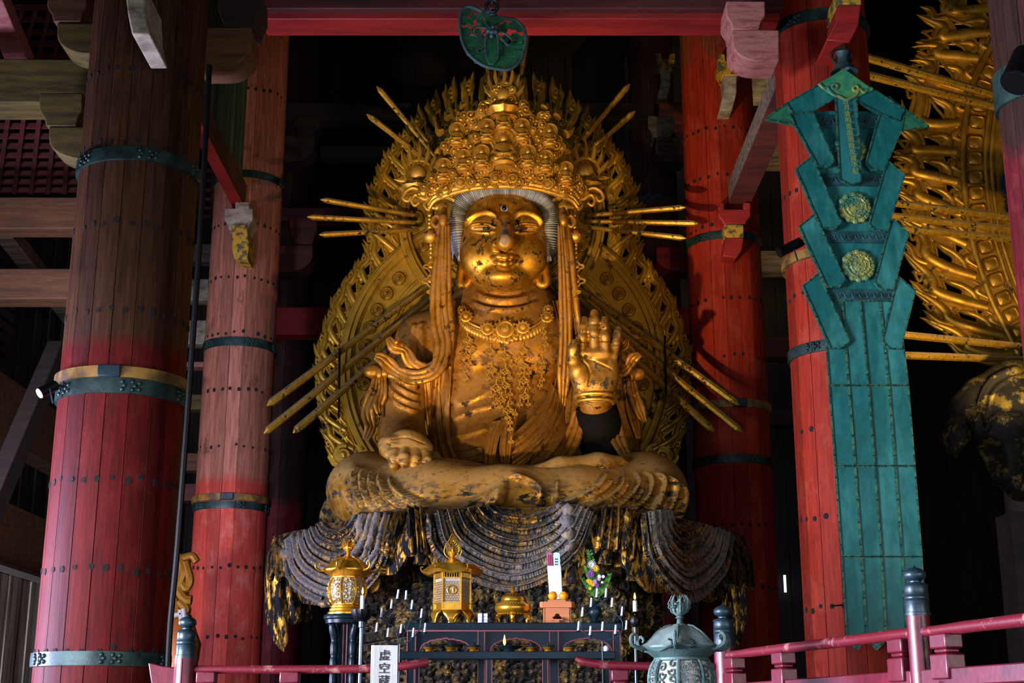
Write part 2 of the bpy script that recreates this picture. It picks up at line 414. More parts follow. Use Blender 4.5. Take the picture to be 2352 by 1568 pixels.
pillar(1955, 1200, 20.4, .76, .06, mp3, 'red planked pillar the long teal banner hangs against',
       [(30, 28, 'iron'), (572, 22, 'wood'), (788, 26, 'iron')], [225, 420, 660, 977, 1180, 1392], 17, 12)
pillar(1515, 900, 41, .76, .05, mp4, 'far dark red pillar seen between the halo and the right-hand pillar', [(450, 14, 'iron')], [600, 700], 16, 14)
pillar(2395, 300, 13.6, .42, .0, mp4, 'dark slim post cut off by the right edge of the picture', [(170, 90, 'iron')], [], 16, 17)

def rarm(x0, y0, x1, y1, side):
    "bracket arm outline in pixels, rounded at its lower outer corner"
    w = x1-x0; h = y1-y0; a = np.linspace(0, PI/2, 9)
    if side == 'l': arc = [(x0+w*.55*(1-math.cos(t)), y0+h*.4+h*.6*math.sin(t)) for t in a]; return [(x0, y0)]+arc+[(x1, y1), (x1, y0)]
    arc = [(x1-w*.55*(1-math.cos(t)), y0+h*.4+h*.6*math.sin(t)) for t in a[::-1]]
    return [(x0, y0), (x0, y1)]+arc+[(x1, y0)]
def masu(x0, y0, x1, y1, k=.16):
    "bearing block: square above, waisted below"
    w = x1-x0; h = y1-y0
    l = [(x0, y0), (x0, y0+h*.5), (x0+w*.03, y0+h*.58), (x0+w*k*.7, y0+h*.75), (x0+w*k, y1)]
    return l+[(x1+x0-x, y) for x, y in l[::-1]]
def timber(pts, Y, dep, mat, label, cat='beam', name='beam', **k):
    mb = MB(); mb.ppx(pts, Y, dep); return one(name, mb, mat, label, cat, kind='structure', bev=.02, **k)
def block(x0, y0, x1, y1, Y, dep, mat, label): return timber(masu(x0, y0, x1, y1), Y, dep, mat, label, 'bearing block', 'bearing_block')
def arm(x0, y0, x1, y1, side, Y, dep, mat, label): return timber(rarm(x0, y0, x1, y1, side), Y, dep, mat, label, 'bracket arm', 'bracket_arm')
R4 = lambda x0, y0, x1, y1: [(x0, y0), (x0, y1), (x1, y1), (x1, y0)]
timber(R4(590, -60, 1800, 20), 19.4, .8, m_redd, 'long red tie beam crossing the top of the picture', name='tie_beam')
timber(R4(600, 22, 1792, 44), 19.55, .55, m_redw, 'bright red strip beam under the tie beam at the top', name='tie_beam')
# left cluster
timber([(-260, 132), (-260, 235), (222, 235), (222, 175), (210, 152), (180, 135)], 18.6, .62, m_olive, 'olive-brown beam end entering the big left pillar, upper of the three', name='beam')
timber(R4(-260, 452, 260, 525), 22, .45, m_brown, 'middle brown beam left of the big pillar, pink underside', name='beam')
timber(R4(-260, 616, 260, 686), 22.6, .5, m_brown, 'lowest thick cracked brown beam left of the big pillar', name='beam')
block(90, 213, 190, 290, 17.9, .5, m_olive, 'olive bearing block under the upper left beam')
arm(112, 290, 260, 366, 'l', 17.9, .45, m_olive, 'olive rounded bracket arm left of the big pillar, lower one')
block(108, -20, 200, 50, 17.4, .5, m_brown, 'brown bearing block at the top edge, left of the big pillar')
arm(131, 52, 260, 124, 'l', 17.4, .5, m_olive, 'dark olive rounded bracket arm near the top left corner')
b = MB(); b.ppx([(285, -40), (293, 30), (303, 79), (345, 79), (333, 30), (330, -40)], 14.9, .9)
one('bracket_nose', b, m_white, 'pale carved beam nose jutting from the top of the big left pillar', 'beam end', kind='structure', bev=.02)
block(500, -20, 600, 62, 17.4, .55, m_dark, 'dark bearing block at the top, right of the big left pillar')
arm(455, 62, 578, 152, 'r', 17.2, .55, m_brown, 'brown rounded bracket arm right of the big left pillar')
# board-clad beam running back to the second pillar
za = P(547, 473, 27.3)[2]; xr = P(560, 472, 27.3)[0]; xl = P(533, 472, 27.3)[0]
b = MB(); b.box(((xl+xr)/2, 22.3, za+.02), (xr-xl, 10.4, .04), mi=1); b.box(((xl+xr)/2, 22.3, za+.29), (xr-xl, 10.4, .5))
st('side_tie_beam', b, [m_brown, m_redw], 'diagonal beam with a bright red underside running back to the faded pillar', 'beam')
b = MB()
for i in range(26): b.box(((xl+xr)/2+.015*(i % 2), 17.4+i*.385, za+2.05), (.12, .37, 3.0))
st('board_infill', b, m_green, 'green mossy vertical boards above the diagonal beam at upper left', 'board wall')
b = MB(); b.ppx(masu(515, 478, 580, 528), 27.0, .6, 0); b.ppx([(540, 463), (540, 480), (572, 480), (572, 463)], 27, .25)
one('bearing_block', b, m_white, 'chalky bearing block at the head of the faded pillar under the red soffit', 'bearing block', kind='structure', bev=.02)
b = MB(); b.ppx([(531, 515), (533, 545), (533, 575), (538, 593), (568, 595), (572, 560), (566, 515)], 26.9, .7)
one('bracket_nose', b, m_yel, 'yellow and white carved nose on the front of the faded pillar', 'beam end', kind='structure', bev=.02)
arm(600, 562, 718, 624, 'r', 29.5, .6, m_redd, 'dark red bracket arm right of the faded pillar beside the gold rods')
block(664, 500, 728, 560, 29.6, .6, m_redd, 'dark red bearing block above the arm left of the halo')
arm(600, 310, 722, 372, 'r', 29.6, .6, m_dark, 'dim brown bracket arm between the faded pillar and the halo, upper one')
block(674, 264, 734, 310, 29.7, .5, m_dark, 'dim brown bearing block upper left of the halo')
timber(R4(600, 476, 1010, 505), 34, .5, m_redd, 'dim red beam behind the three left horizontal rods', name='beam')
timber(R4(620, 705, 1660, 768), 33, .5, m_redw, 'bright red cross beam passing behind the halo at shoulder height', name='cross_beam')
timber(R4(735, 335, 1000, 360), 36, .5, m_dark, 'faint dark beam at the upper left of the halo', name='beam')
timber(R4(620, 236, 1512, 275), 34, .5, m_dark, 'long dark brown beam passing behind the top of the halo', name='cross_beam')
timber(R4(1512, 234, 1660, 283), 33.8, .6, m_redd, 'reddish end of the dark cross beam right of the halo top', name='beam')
# right cluster
block(1668, 2, 1758, 68, 18.9, .6, m_pinkw, 'faded pink bearing block left of the banner pillar, topmost')
arm(1682, 68, 1790, 140, 'l', 18.9, .6, m_pinkw, 'faded pink rounded bracket arm left of the banner pillar')
for (x, y, Y) in ((1650, 125, 25.8), (1506, 124, 36)):
    s = 1. if Y < 30 else .8; lab = 'beside the pink bracket arm' if Y < 30 else 'far back, left of the second pillar'
    b = MB(); b.ppx(masu(x, y+14*s, x+55*s, y+48*s), Y, .5); b.ppx(R4(x, y-2, x+16*s, y+15*s), Y, .3); b.ppx(R4(x+38*s, y-2, x+55*s, y+15*s), Y, .3)
    one('bearing_block', b, m_yel, 'yellow and white stepped bearing block '+lab, 'bearing block', kind='structure', bev=.02)
    b = MB(); b.ppx([(x+12*s, y+48*s), (x+14*s, y+80*s), (x+3*s, y+128*s), (x+32*s, y+128*s), (x+42*s, y+90*s), (x+43*s, y+48*s)], Y+.02, .7)
    one('bracket_nose', b, m_white, 'pale carved beam nose '+lab, 'beam end', kind='structure', bev=.02)
arm(1505, 314, 1572, 372, 'l', 31, .6, m_grey, 'dark grey rounded bracket arm left of the red pillar, middle height')
block(1488, 266, 1550, 314, 31, .6, m_white, 'grey-green weathered bearing block left of the red pillar')
arm(1507, 566, 1600, 622, 'l', 29.5, .6, m_redw, 'dark red bracket arm right of the halo beside the right-hand rods')
za = P(1700, 472, 26.2)[2]; xl = P(1672, 472, 26.2)[0]; xr = P(1722, 472, 26.2)[0]
b = MB(); b.box(((xl+xr)/2, 23.2, za+.02), (xr-xl, 5.8, .04), mi=1); b.box(((xl+xr)/2, 23.2, za+.24), (xr-xl-.01, 5.8, .42))
st('side_tie_beam', b, [m_grey, m_redd], 'sloping-looking beam running back from the banner pillar to the red pillar', 'beam')
b = MB(); b.ppx(masu(1650, 480, 1724, 514), 25.9, .55); b.ppx(R4(1708, 465, 1724, 482), 25.9, .3); b.ppx(R4(1650, 465, 1664, 482), 25.9, .3)
one('bearing_block', b, m_redw, 'red bearing block with yellow edges on the front of the right-hand red pillar', 'bearing block', kind='structure', bev=.02)
b = MB(); b.ppx([(1664, 514), (1665, 545), (1709, 545), (1708, 514)], 25.88, .7, 0); b.ppx([(1665, 545), (1663, 575), (1660, 588), (1692, 592), (1704, 575), (1709, 545)], 25.88, .7, 1)
one('bracket_nose', b, [m_yel, m_redw], 'red carved nose with a yellow face low on the right-hand red pillar', 'beam end', kind='structure', bev=.02)
b = MB(); b.ppx([(1925, -30), (1925, 10), (1979, 10), (1979, -30)], 18.9, 1, 0); b.ppx([(1925, 10), (1920, 50), (1898, 92), (1952, 97), (1972, 60), (1979, 10)], 18.9, 1, 1)
one('bracket_nose', b, [m_yel, m_redw], 'big red carved nose above the banner ring at the top of the pillar', 'beam end', kind='structure', bev=.02)
timber(R4(1700, 575, 1900, 622), 31, .5, m_grey, 'grey cross beam seen between the two right-hand red pillars', name='cross_beam')
timber(R4(1700, 771, 1900, 820), 31, .5, m_redd, 'red cross beam seen between the two right-hand red pillars', name='cross_beam')
timber(R4(1700, 942, 1900, 975), 33, .5, m_dark, 'dark cross beam low between the two right-hand red pillars', name='cross_beam')
timber(R4(1700, 165, 1860, 225), 31, .5, m_white, 'pale weathered beam between the red pillars near the top', name='cross_beam')
arm(1700, 300, 1800, 375, 'l', 30.5, .5, m_grey, 'pale grey rounded bracket arm behind the sloping beam at right')
# lattice ceiling panels at the left
def lattice(corners, nu, nv, mat, label):
    c = [np.array(q, float) for q in corners]; b = MB()
    def pt(u, v): return (c[0]*(1-u)+c[1]*u)*(1-v)+(c[3]*(1-u)+c[2]*u)*v
    for i in range(nu+1): b.bar(pt(i/nu, 0), pt(i/nu, 1), .07, .1)
    for j in range(nv+1): b.bar(pt(0, j/nv)+(0, 0, .03), pt(1, j/nv)+(0, 0, .03), .07, .08)
    return st('lattice_ceiling', b, mat, label, 'ceiling lattice', bev=0)
zc = P(60, 345, 22)[2]
def cz(x, y, z): return Pz(x, y, z)
lattice([cz(-120, 245, zc), cz(235, 245, zc), cz(225, 440, zc), cz(-160, 440, zc)], 10, 9, m_redd, 'reddish square lattice ceiling at the upper left')
lattice([cz(20, 20, zc+3), cz(240, 20, zc+3), cz(235, 130, zc+3), cz(-20, 130, zc+3)], 7, 4, m_redd, 'reddish lattice ceiling at the top left corner')
zc2 = P(480, 430, 33)[2]
lattice([cz(400, 395, zc2), cz(520, 395, zc2), cz(520, 500, zc2), cz(390, 500, zc2)], 4, 5, m_redd, 'piece of reddish lattice ceiling seen between the two left pillars')
b = MB(); b.bar(P(-20, -20, 18), P(75, 205, 21), .35, .3); one('diagonal_beam', b, m_pinkw, 'faded pink slanting timber at the top left corner', 'beam', kind='structure', bev=.02)
b = MB(); b.bar(P(10, 530, 25), P(190, 760, 31), .35, .3); one('diagonal_beam', b, m_grey, 'grey slanting timber behind the two lower left beams', 'beam', kind='structure', bev=.02)
b = MB(); b.bar(P(-60, 1260, 22), P(135, 800, 24.5), .3, .4); one('diagonal_brace', b, m_dark, 'dark slanting brace at the left edge by the spotlight', 'beam', kind='structure', bev=.02)
# bits between the two left pillars
for (y0, y1, Y, mm, l) in ((560, 600, 33, m_grey, 'upper pale'), (640, 690, 33, m_white, 'middle whitish'), (735, 790, 33, m_white, 'second pale'), (830, 842, 33, m_pinkw, 'thin pink'), (905, 940, 34, m_olive, 'olive'), (1040, 1080, 34, m_brown, 'brown'), (1110, 1150, 34, m_redd, 'lowest reddish')):
    timber(R4(410, y0, 560, y1), Y, .4, mm, l+' cross timber glimpsed between the two left pillars', name='cross_beam')
# left door wall
x = -9.7; zt = Pz(0, 1297, 4.6)[2]
b = MB()
for i in range(15): b.box((-9.9-.03*(i % 2), 20.4+i*.62, (ZF+4.5)/2), (.16, .6, 4.5-ZF))
st('door_1', b, m_doorw, 'tall grey plank door in the left wall at the bottom corner', 'door')
b = MB(); b.bar((-9.75, 18, 4.55), (-9.75, 29.5, 4.55), .1, .1); b.bar((-9.75, 29.5, ZF), (-9.75, 29.5, 4.6), .14, .2, up=(0, 1, 0))
st('trim_1', b, m_pale, 'pale frame edge of the plank door at lower left', 'door frame')
b = MB()
for i, (z0, z1) in enumerate(((4.75, 5.9), (7.1, 8.3))): b.box((-10.2, 26, (z0+z1)/2), (.5, 18, z1-z0))
st('wall_rail_left', b, m_brown, 'heavy dark horizontal rails of the left wall above the door', 'wall rail')
b = MB()
for i in range(30): b.box((-10.5, 22, 8.8+i*.27), (.12, 12, .13))
st('louvre_left', b, m_dark, 'dark horizontal louvres high on the left wall', 'louvres')
A0 = lambda *a: np.array(a, float)
# thin pipe by the big pillar
b = MB(); b.tube(cr([P(481, 150, 15.5), P(462, 500, 15.6), P(440, 820, 15.7), P(408, 1250, 15.8), P(388, 1480, 15.9), A0(P(392, 1600, 16)[0], 16, ZF+.02)], 6), .035, 8)
one('pipe', b, m_black, 'thin dark conduit pipe running down beside the big left pillar', 'pipe')
# ---------------------------------------------------------------- volumes: smooth-blended solids meshed by surface nets
class Vol:
    def __init__(s, lo, hi, h):
        s.lo = np.array(lo, float); s.h = h
        s.n = np.ceil((np.array(hi)-s.lo)/h).astype(int)+1
        s.ax = [s.lo[i]+h*np.arange(s.n[i]) for i in range(3)]
        s.F = np.full(tuple(s.n), 9., np.float32)
    def sub(s, lo, hi):
        a = np.clip(np.floor((np.asarray(lo)-s.lo)/s.h).astype(int), 0, s.n-1); b = np.clip(np.ceil((np.asarray(hi)-s.lo)/s.h).astype(int)+1, 1, s.n)
        sl = tuple(slice(a[i], max(b[i], a[i]+1)) for i in range(3))
        X, Y, Z = np.meshgrid(*[s.ax[i][sl[i]] for i in range(3)], indexing='ij'); return sl, X, Y, Z
    def blend(s, sl, d, k, op='u'):
        A = s.F[sl]; d = d.astype(np.float32)
        if op == 'u': hh = np.clip(.5+.5*(A-d)/k, 0, 1); s.F[sl] = A*(1-hh)+d*hh-k*hh*(1-hh)
        else: hh = np.clip(.5-.5*(A+d)/k, 0, 1); s.F[sl] = A*(1-hh)-d*hh+k*hh*(1-hh)
    def ell(s, c, r, k=.1, R=None, op='u'):
        c = np.asarray(c, float); r = np.asarray(r, float); m = max(r)+.25+k
        sl, X, Y, Z = s.sub(c-m, c+m); Q = np.stack([X-c[0], Y-c[1], Z-c[2]], -1)
        if R is not None: Q = Q@np.asarray(R)
        k0 = np.sqrt(((Q/r)**2).sum(-1)); k1 = np.sqrt(((Q/r**2)**2).sum(-1))+1e-9
        s.blend(sl, k0*(k0-1)/k1, k, op); return s
    def cap(s, a, b, ra, rb, k=.1, op='u', fl=None):
        a = np.asarray(a, float); b = np.asarray(b, float); m = max(ra, rb)+.25+k
        sl, X, Y, Z = s.sub(np.minimum(a, b)-m, np.maximum(a, b)+m)
        d = b-a; L = (d*d).sum()+1e-9
        t = np.clip(((X-a[0])*d[0]+(Y-a[1])*d[1]+(Z-a[2])*d[2])/L, 0, 1)
        f = fl or (1, 1, 1)
        D = np.sqrt(((X-a[0]-t*d[0])*f[0])**2+((Y-a[1]-t*d[1])*f[1])**2+((Z-a[2]-t*d[2])*f[2])**2)-(ra+(rb-ra)*t)
        s.blend(sl, D, k, op); return s
    def chain(s, pts, rs, k=.05, **kw):
        for i in range(len(pts)-1): s.cap(pts[i], pts[i+1], rs[i], rs[i+1], k, **kw)
        return s
    def floor(s, z):
        d = (z-s.ax[2])[None, None, :]; s.F = np.maximum(s.F, d.astype(np.float32)); return s
    def mesh(s):
        F = s.F; S = F < 0; n = F.shape
        cnt = np.zeros([q-1 for q in n], np.float32); acc = np.zeros([q-1 for q in n]+[3], np.float32)
        quads = []
        cells = lambda off: tuple(slice(o, n[i]-1+o) for i, o in enumerate(off))
        for ax in range(3):
            o1, o2 = [(1, 2), (0, 2), (0, 1)][ax]
            for u in (0, 1):
                for v in (0, 1):
                    A = [0, 0, 0]; A[o1] = u; A[o2] = v; B = list(A); B[ax] = 1
                    fa = F[cells(A)]; fb = F[cells(B)]; m = (fa < 0) != (fb < 0)
                    t = np.where(m, fa/(fa-fb+1e-12), 0)
                    cnt += m
                    acc[..., ax] += np.where(m, t, 0); acc[..., o1] += m*u; acc[..., o2] += m*v
        act = cnt > 0
        idx = -np.ones(act.shape, np.int64); idx[act] = np.arange(act.sum())
        ijk = np.argwhere(act); V = s.lo+s.h*(ijk+acc[act]/cnt[act][:, None])
        for ax in range(3):
            o1, o2 = [(1, 2), (0, 2), (0, 1)][ax]
            A = [slice(None)]*3; B = [slice(None)]*3; A[ax] = slice(0, -1); B[ax] = slice(1, None)
            a = S[tuple(A)]; b_ = S[tuple(B)]; m = a != b_
            q = np.argwhere(m); q = q[(q[:, o1] > 0) & (q[:, o2] > 0) & (q[:, o1] < n[o1]-1) & (q[:, o2] < n[o2]-1)]
            e1 = np.zeros(3, int); e1[o1] = 1; e2 = np.zeros(3, int); e2[o2] = 1
            g = lambda w: idx[tuple(w.T)]
            Q = np.stack([g(q-e1-e2), g(q-e2), g(q), g(q-e1)], 1)
            fl = a[tuple(q.T)]
            if ax == 1: fl = ~fl
            Q[~fl] = Q[~fl][:, ::-1]; quads.append(Q)
        return V, np.vstack(quads)
def vnormals(V, Q):
    a, b, c, d = (V[Q[:, i]] for i in range(4)); n = np.cross(c-a, d-b); N = np.zeros_like(V)
    for i in range(4): np.add.at(N, Q[:, i], n)
    return N/(np.linalg.norm(N, axis=1, keepdims=True)+1e-12)
def relax(V, Q, it=1, lam=.5):
    for _ in range(it):
        S = np.zeros_like(V); c = np.zeros(len(V))
        for i in range(4):
            np.add.at(S, Q[:, i], V[Q[:, (i+1) % 4]]); np.add.at(S, Q[:, i], V[Q[:, (i+3) % 4]]); np.add.at(c, Q[:, i], 2)
        V = V*(1-lam)+lam*S/c[:, None]
    return V
def seg_dist(x, y, pl):
    "signed distance (px) from points to a polyline, and the fraction along it"
    best = np.full(x.shape, 1e9); sg = np.zeros(x.shape); fr = np.zeros(x.shape)
    L = np.r_[0, np.cumsum(np.hypot(*np.diff(pl, axis=0).T))]
    for i in range(len(pl)-1):
        a = pl[i]; d = pl[i+1]-a; l2 = (d*d).sum()+1e-9
        t = np.clip(((x-a[0])*d[0]+(y-a[1])*d[1])/l2, 0, 1)
        ex = x-a[0]-t*d[0]; ey = y-a[1]-t*d[1]; D = np.hypot(ex, ey); m = D < best
        best = np.where(m, D, best); sg = np.where(m, np.sign(d[0]*ey-d[1]*ex), sg); fr = np.where(m, (L[i]+t*math.sqrt(l2))/L[-1], fr)
    return best, sg, fr
def sculpt(V, N, strokes, ends=.12, face=True):
    """strokes: (points px, width px, height m, kind). ridge / groove / lap (a fold edge: sharp drop on the right-hand
    side of the stroke, soft fall-off on the left)"""
    x, y, d = proj(V); vw = V-np.array([0, 0, CZ]); vw /= np.linalg.norm(vw, axis=1, keepdims=True)
    fc = np.clip(-(N*vw).sum(1)*3, 0, 1) if face else 1.
    D = np.zeros(len(V))
    for pts, w, h, kind in strokes:
        pl = cr(np.array(pts, float), 6); R = w*4 if kind in ('lap', 'pal') else w*1.05
        m = (x > pl[:, 0].min()-R) & (x < pl[:, 0].max()+R) & (y > pl[:, 1].min()-R) & (y < pl[:, 1].max()+R)
        if not m.any(): continue
        b, sg, fr = seg_dist(x[m], y[m], pl)
        e = np.clip(np.minimum(fr, 1-fr)/ends, 0, 1) if ends else 1.; e = e*e*(3-2*e) if ends else 1.
        if kind == 'ridge': q = np.where(b < w, .5+.5*np.cos(np.clip(b/w, 0, 1)*PI), 0)
        elif kind == 'lap' or kind == 'pal':
            s = b*sg*(1 if kind == 'lap' else -1)
            q = np.where(s > 0, np.exp(-s/(w*1.2)), np.clip(1+s/(w*.22), 0, 1))
            q = q*(b < R)
        dd = np.zeros(len(V)); dd[m] = h*q*e; D += dd
    return V+N*(D*fc)[:, None], D*fc
def casters(V, Q):
    return BVHTree.FromPolygons([tuple(v) for v in V], [tuple(q) for q in Q])
CAMV = Vector((0, 0, CZ))
def hit(bv, x, y, default=None):
    r = ray(x, y); r = r/np.linalg.norm(r); h = bv.ray_cast(CAMV, Vector(r))
    return (h[3], r, np.array(h[1]) if h[1] else None) if h[0] is not None else (default, r, None)
def onsurf(bv, pts, off=0., default=24.):
    out = []; last = None
    for x, y in pts:
        t, r, n = hit(bv, x, y)
        if t is None: t = last if last else default
        last = t; out.append(t)
    out = np.array(out)
    k = len(out)
    if k > 4:
        o2 = out.copy(); o2[1:-1] = (out[:-2]+out[1:-1]*2+out[2:])/4; out = o2
    off = np.broadcast_to(off, (k,))
    return np.array([np.array([0, 0, CZ])+(ray(x, y)/np.linalg.norm(ray(x, y)))*(t-o) for (x, y), t, o in zip(pts, out, off)])
def panel(bv, L, R, nu, nv, off, folds=0, fh=.05, edge=.05, ph=0, smooth=3, default=None, foldf=None):
    """a sheet of cloth lying on the surface between two edges drawn in pixels"""
    L = cr(np.array(L, float), 12); R = cr(np.array(R, float), 12)
    def rs(c, n):
        s = np.r_[0, np.cumsum(np.hypot(*np.diff(c, axis=0).T))]; t = np.linspace(0, s[-1], n); return np.stack([np.interp(t, s, c[:, 0]), np.interp(t, s, c[:, 1])], 1)
    L = rs(L, nv); R = rs(R, nv); u = np.linspace(0, 1, nu)
    G = L[None]*(1-u)[:, None, None]+R[None]*u[:, None, None]
    T = np.full((nu, nv), np.nan); D = np.zeros((nu, nv, 3))
    for i in range(nu):
        for j in range(nv):
            t, r, _ = hit(bv, *G[i, j]); D[i, j] = r
            if t is not None: T[i, j] = t
    med = np.nanmedian(T) if default is None else default
    T = np.where(np.isnan(T), med, T)
    for _ in range(smooth):
        Tp = np.pad(T, 1, mode='edge'); T = (Tp[:-2, 1:-1]+Tp[2:, 1:-1]+Tp[1:-1, :-2]+Tp[1:-1, 2:]+2*T)/6
    e = np.clip(np.minimum(u, 1-u)/edge, 0, 1); e = np.sqrt(1-(1-e)**2)
    o = off*e[:, None]-.03*(1-e)[:, None]
    if folds: 
        w = (.5+.5*np.cos((u*folds+ph)*2*PI))**1.5
        o = o+fh*(w*e)[:, None]*np.ones(nv)[None]
    return np.array([0, 0, CZ])+D*(T-o)[..., None]
# ================================================================ the seated statue
ZP = P(1190, 1163, 21)[2]      # top of the pedestal
A = lambda *a: np.array(a, float)
STAT = thing('bodhisattva_statue', (P(1160, 1163, 24)[0], 24, ZP), 'giant gilded seated bodhisattva statue with ornate crown, one palm raised, on the draped pedestal', 'statue')
def vmesh(name, V, Q, mat, parent, sm=180):
    mb = MB(); mb.v = [V]; mb.f = [tuple(q) for q in Q.tolist()]; mb.m = [0]*len(mb.f); mb.n = len(V)
    return build(name, mb, mat, parent, smooth=sm)
# ---- torso and arms
v = Vol((-3., 21.6, ZP-.2), (3.2, 26, 10.2), .036)
v.ell(P(1165, 800, 24.75), (1.42, .95, 1.35), .1)
v.ell(P(1150, 950, 24.7), (1.25, 1.0, 1.1), .4)
v.ell(P(1150, 1060, 24.6), (1.5, 1.15, .8), .4)
v.cap(P(1010, 790, 24.8), P(1310, 785, 24.8), .62, .62, .3)
v.cap(P(1155, 700, 24.8), P(1155, 760, 24.8), .8, 1.0, .35)
v.cap(P(1155, 640, 24.6), P(1155, 730, 24.65), .55, .56, .16)
v.ell(P(1090, 800, 24.15), (.62, .4, .48), .25); v.ell(P(1225, 800, 24.15), (.62, .4, .48), .25)
# viewer's left arm
v.cap(P(975, 790, 24.7), P(950, 860, 24.5), .56, .5, .25)
v.chain([P(950, 850, 24.5), P(926, 930, 24.3), P(922, 1000, 24.1)], [.47, .40, .40], .15)
v.chain([P(922, 1000, 24.1), P(930, 1035, 23.3), P(935, 1040, 22.75)], [.4, .34, .30], .12)
# viewer's right arm, sleeve mass behind
v.cap(P(1335, 790, 24.7), P(1385, 880, 24.8), .56, .5, .25)
v.chain([P(1385, 880, 24.8), P(1410, 1000, 24.75), P(1400, 1050, 24.5)], [.5, .48, .45], .15)
# forearm
v.chain([P(1392, 1050, 24.3), P(1375, 985, 23.85), P(1368, 925, 23.5)], [.33, .3, .28], .08)
v.cap(P(1180, 1080, 24.6), P(1180, 1130, 24.3), 1.3, 1.4, .4)
v.floor(ZP-.05)
V, Q = v.mesh(); V = relax(V, Q, 2); N = vnormals(V, Q)
ST = []
def lapk(w, h, *pl):
    for p in pl: ST.append((p, w, h, 'lap'))
def pal(w, h, *pl):
    for p in pl: ST.append((p, w, h, 'pal'))
def rid(w, h, *pl):
    for p in pl: ST.append((p, w, h, 'ridge'))
# neck rings
rid(7, .05, [(1088, 668), (1115, 684), (1160, 690), (1205, 684), (1232, 666)])
rid(-8, 0) if 0 else None
rid(9, .05, [(1078, 690), (1110, 706), (1160, 712), (1210, 705), (1240, 688)])
rid(5, -.05, [(1084, 681), (1112, 695), (1160, 701), (1208, 694), (1236, 679)], [(1092, 655), (1120, 671), (1160, 677), (1200, 671), (1228, 653)])
# belly wrap lines
pal(14, 0.05, [(1040, 935), (1080, 925), (1120, 905), (1150, 893)], [(1036, 972), (1075, 950), (1120, 938), (1170, 930)], [(1030, 1012), (1080, 1000), (1125, 985)])
lapk(12, 0.120, [(1036, 930), (1040, 880), (1036, 850)])
rid(7, 0.075, [(1042, 1045), (1080, 1040), (1112, 1030)], [(1048, 1060), (1080, 1056), (1115, 1048)], [(1052, 1075), (1085, 1070), (1118, 1066)])
# upper-arm sleeve folds
rid(9, 0.090, [(893, 868), (915, 890), (945, 908), (965, 913)], [(890, 880), (908, 905), (940, 925), (966, 930)], [(898, 862), (925, 880), (962, 890)])
rid(6, 0.075, [(892, 895), (905, 920), (935, 940), (966, 950)])
rid(12, 0.090, [(955, 740), (948, 790), (955, 850)], [(970, 735), (968, 800), (975, 860)])
rid(8, 0.060, [(884, 860), (925, 866), (975, 858)])
V, _ = sculpt(V, N, ST)
BODY = casters(V, Q)
vmesh('body', V, Q, m_body, STAT)
# ---- crossed legs under cloth
v = Vol((-3.6, 21.1, ZP-.15), (3.6, 25.9, ZP+2.2), .034)
zl = ZP+.42
def Z_(px, py, Y): return P(px, py, Y)
v.cap(Z_(1080, 1100, 24.4), Z_(850, 1122, 23.2), .62, .56, .2)
v.ell(Z_(842, 1128, 23.05), (.66, .85, .60), .3)
v.cap(Z_(1240, 1115, 24.4), Z_(1480, 1124, 23.2), .55, .56, .2)
v.ell(Z_(1482, 1128, 23.05), (.68, .85, .60), .3)
v.chain([Z_(850, 1150, 22.6), Z_(1000, 1146, 22.05), Z_(1140, 1142, 21.95)], [.46, .48, .42], .3)
v.chain([Z_(1480, 1150, 22.6), Z_(1320, 1146, 22.05), Z_(1180, 1142, 21.95)], [.46, .47, .42], .3)
v.ell(Z_(1160, 1150, 22.6), (2.2, 1.1, .5), .3)
v.ell(Z_(1000, 1110, 22.7), (1.0, .7, .40), .3)
v.ell(Z_(1330, 1122, 22.7), (1.1, .7, .36), .3)
v.floor(ZP-.02)
V, Q = v.mesh(); V = relax(V, Q, 2); N = vnormals(V, Q)
ST = []
lapk(14, 0.175, [(838, 1076), (818, 1100), (832, 1140), (868, 1175)], [(852, 1074), (836, 1100), (856, 1145), (905, 1180)], [(868, 1076), (856, 1100), (880, 1145), (930, 1176), (960, 1180)])
lapk(14, 0.193, [(885, 1078), (876, 1098), (900, 1135), (950, 1162), (1010, 1168)], [(898, 1078), (896, 1098), (925, 1130), (985, 1155), (1050, 1155), (1100, 1140)])
lapk(10, 0.158, [(930, 1150), (980, 1160), (1050, 1158), (1105, 1138), (1150, 1110)], [(1010, 1172), (1080, 1162), (1130, 1135), (1155, 1105)], [(1060, 1175), (1115, 1155), (1150, 1120), (1158, 1102)], [(1090, 1178), (1130, 1155), (1156, 1120)])
lapk(7, 0.140, [(1155, 1100), (1162, 1120), (1155, 1150), (1146, 1166)])
pal(8, 0.175, [(1160, 1095), (1210, 1108), (1238, 1125), (1238, 1166)])
pal(7, 0.140, [(1278, 1100), (1276, 1130), (1274, 1168)])
pal(14, 0.175, [(1397, 1078), (1380, 1105), (1345, 1130), (1285, 1155)], [(1430, 1076), (1425, 1105), (1395, 1135), (1330, 1160), (1290, 1166)], [(1455, 1076), (1462, 1105), (1440, 1135), (1390, 1160), (1330, 1170)],
    [(1478, 1080), (1492, 1105), (1478, 1140), (1430, 1166), (1390, 1180)], [(1500, 1085), (1518, 1110), (1505, 1145), (1465, 1175)], [(1522, 1095), (1538, 1120), (1528, 1155), (1500, 1185)], [(1540, 1110), (1552, 1135), (1545, 1170), (1528, 1192)])
pal(7, 0.123, [(1405, 1100), (1380, 1125), (1335, 1148)], [(1440, 1105), (1415, 1135), (1370, 1156)], [(1475, 1115), (1450, 1145), (1405, 1170)], [(1510, 1130), (1488, 1158), (1455, 1182)])
V, _ = sculpt(V, N, ST, ends=.24)
vmesh('leg_drapery', V, Q, m_legs, STAT)
LEGS = casters(V, Q)
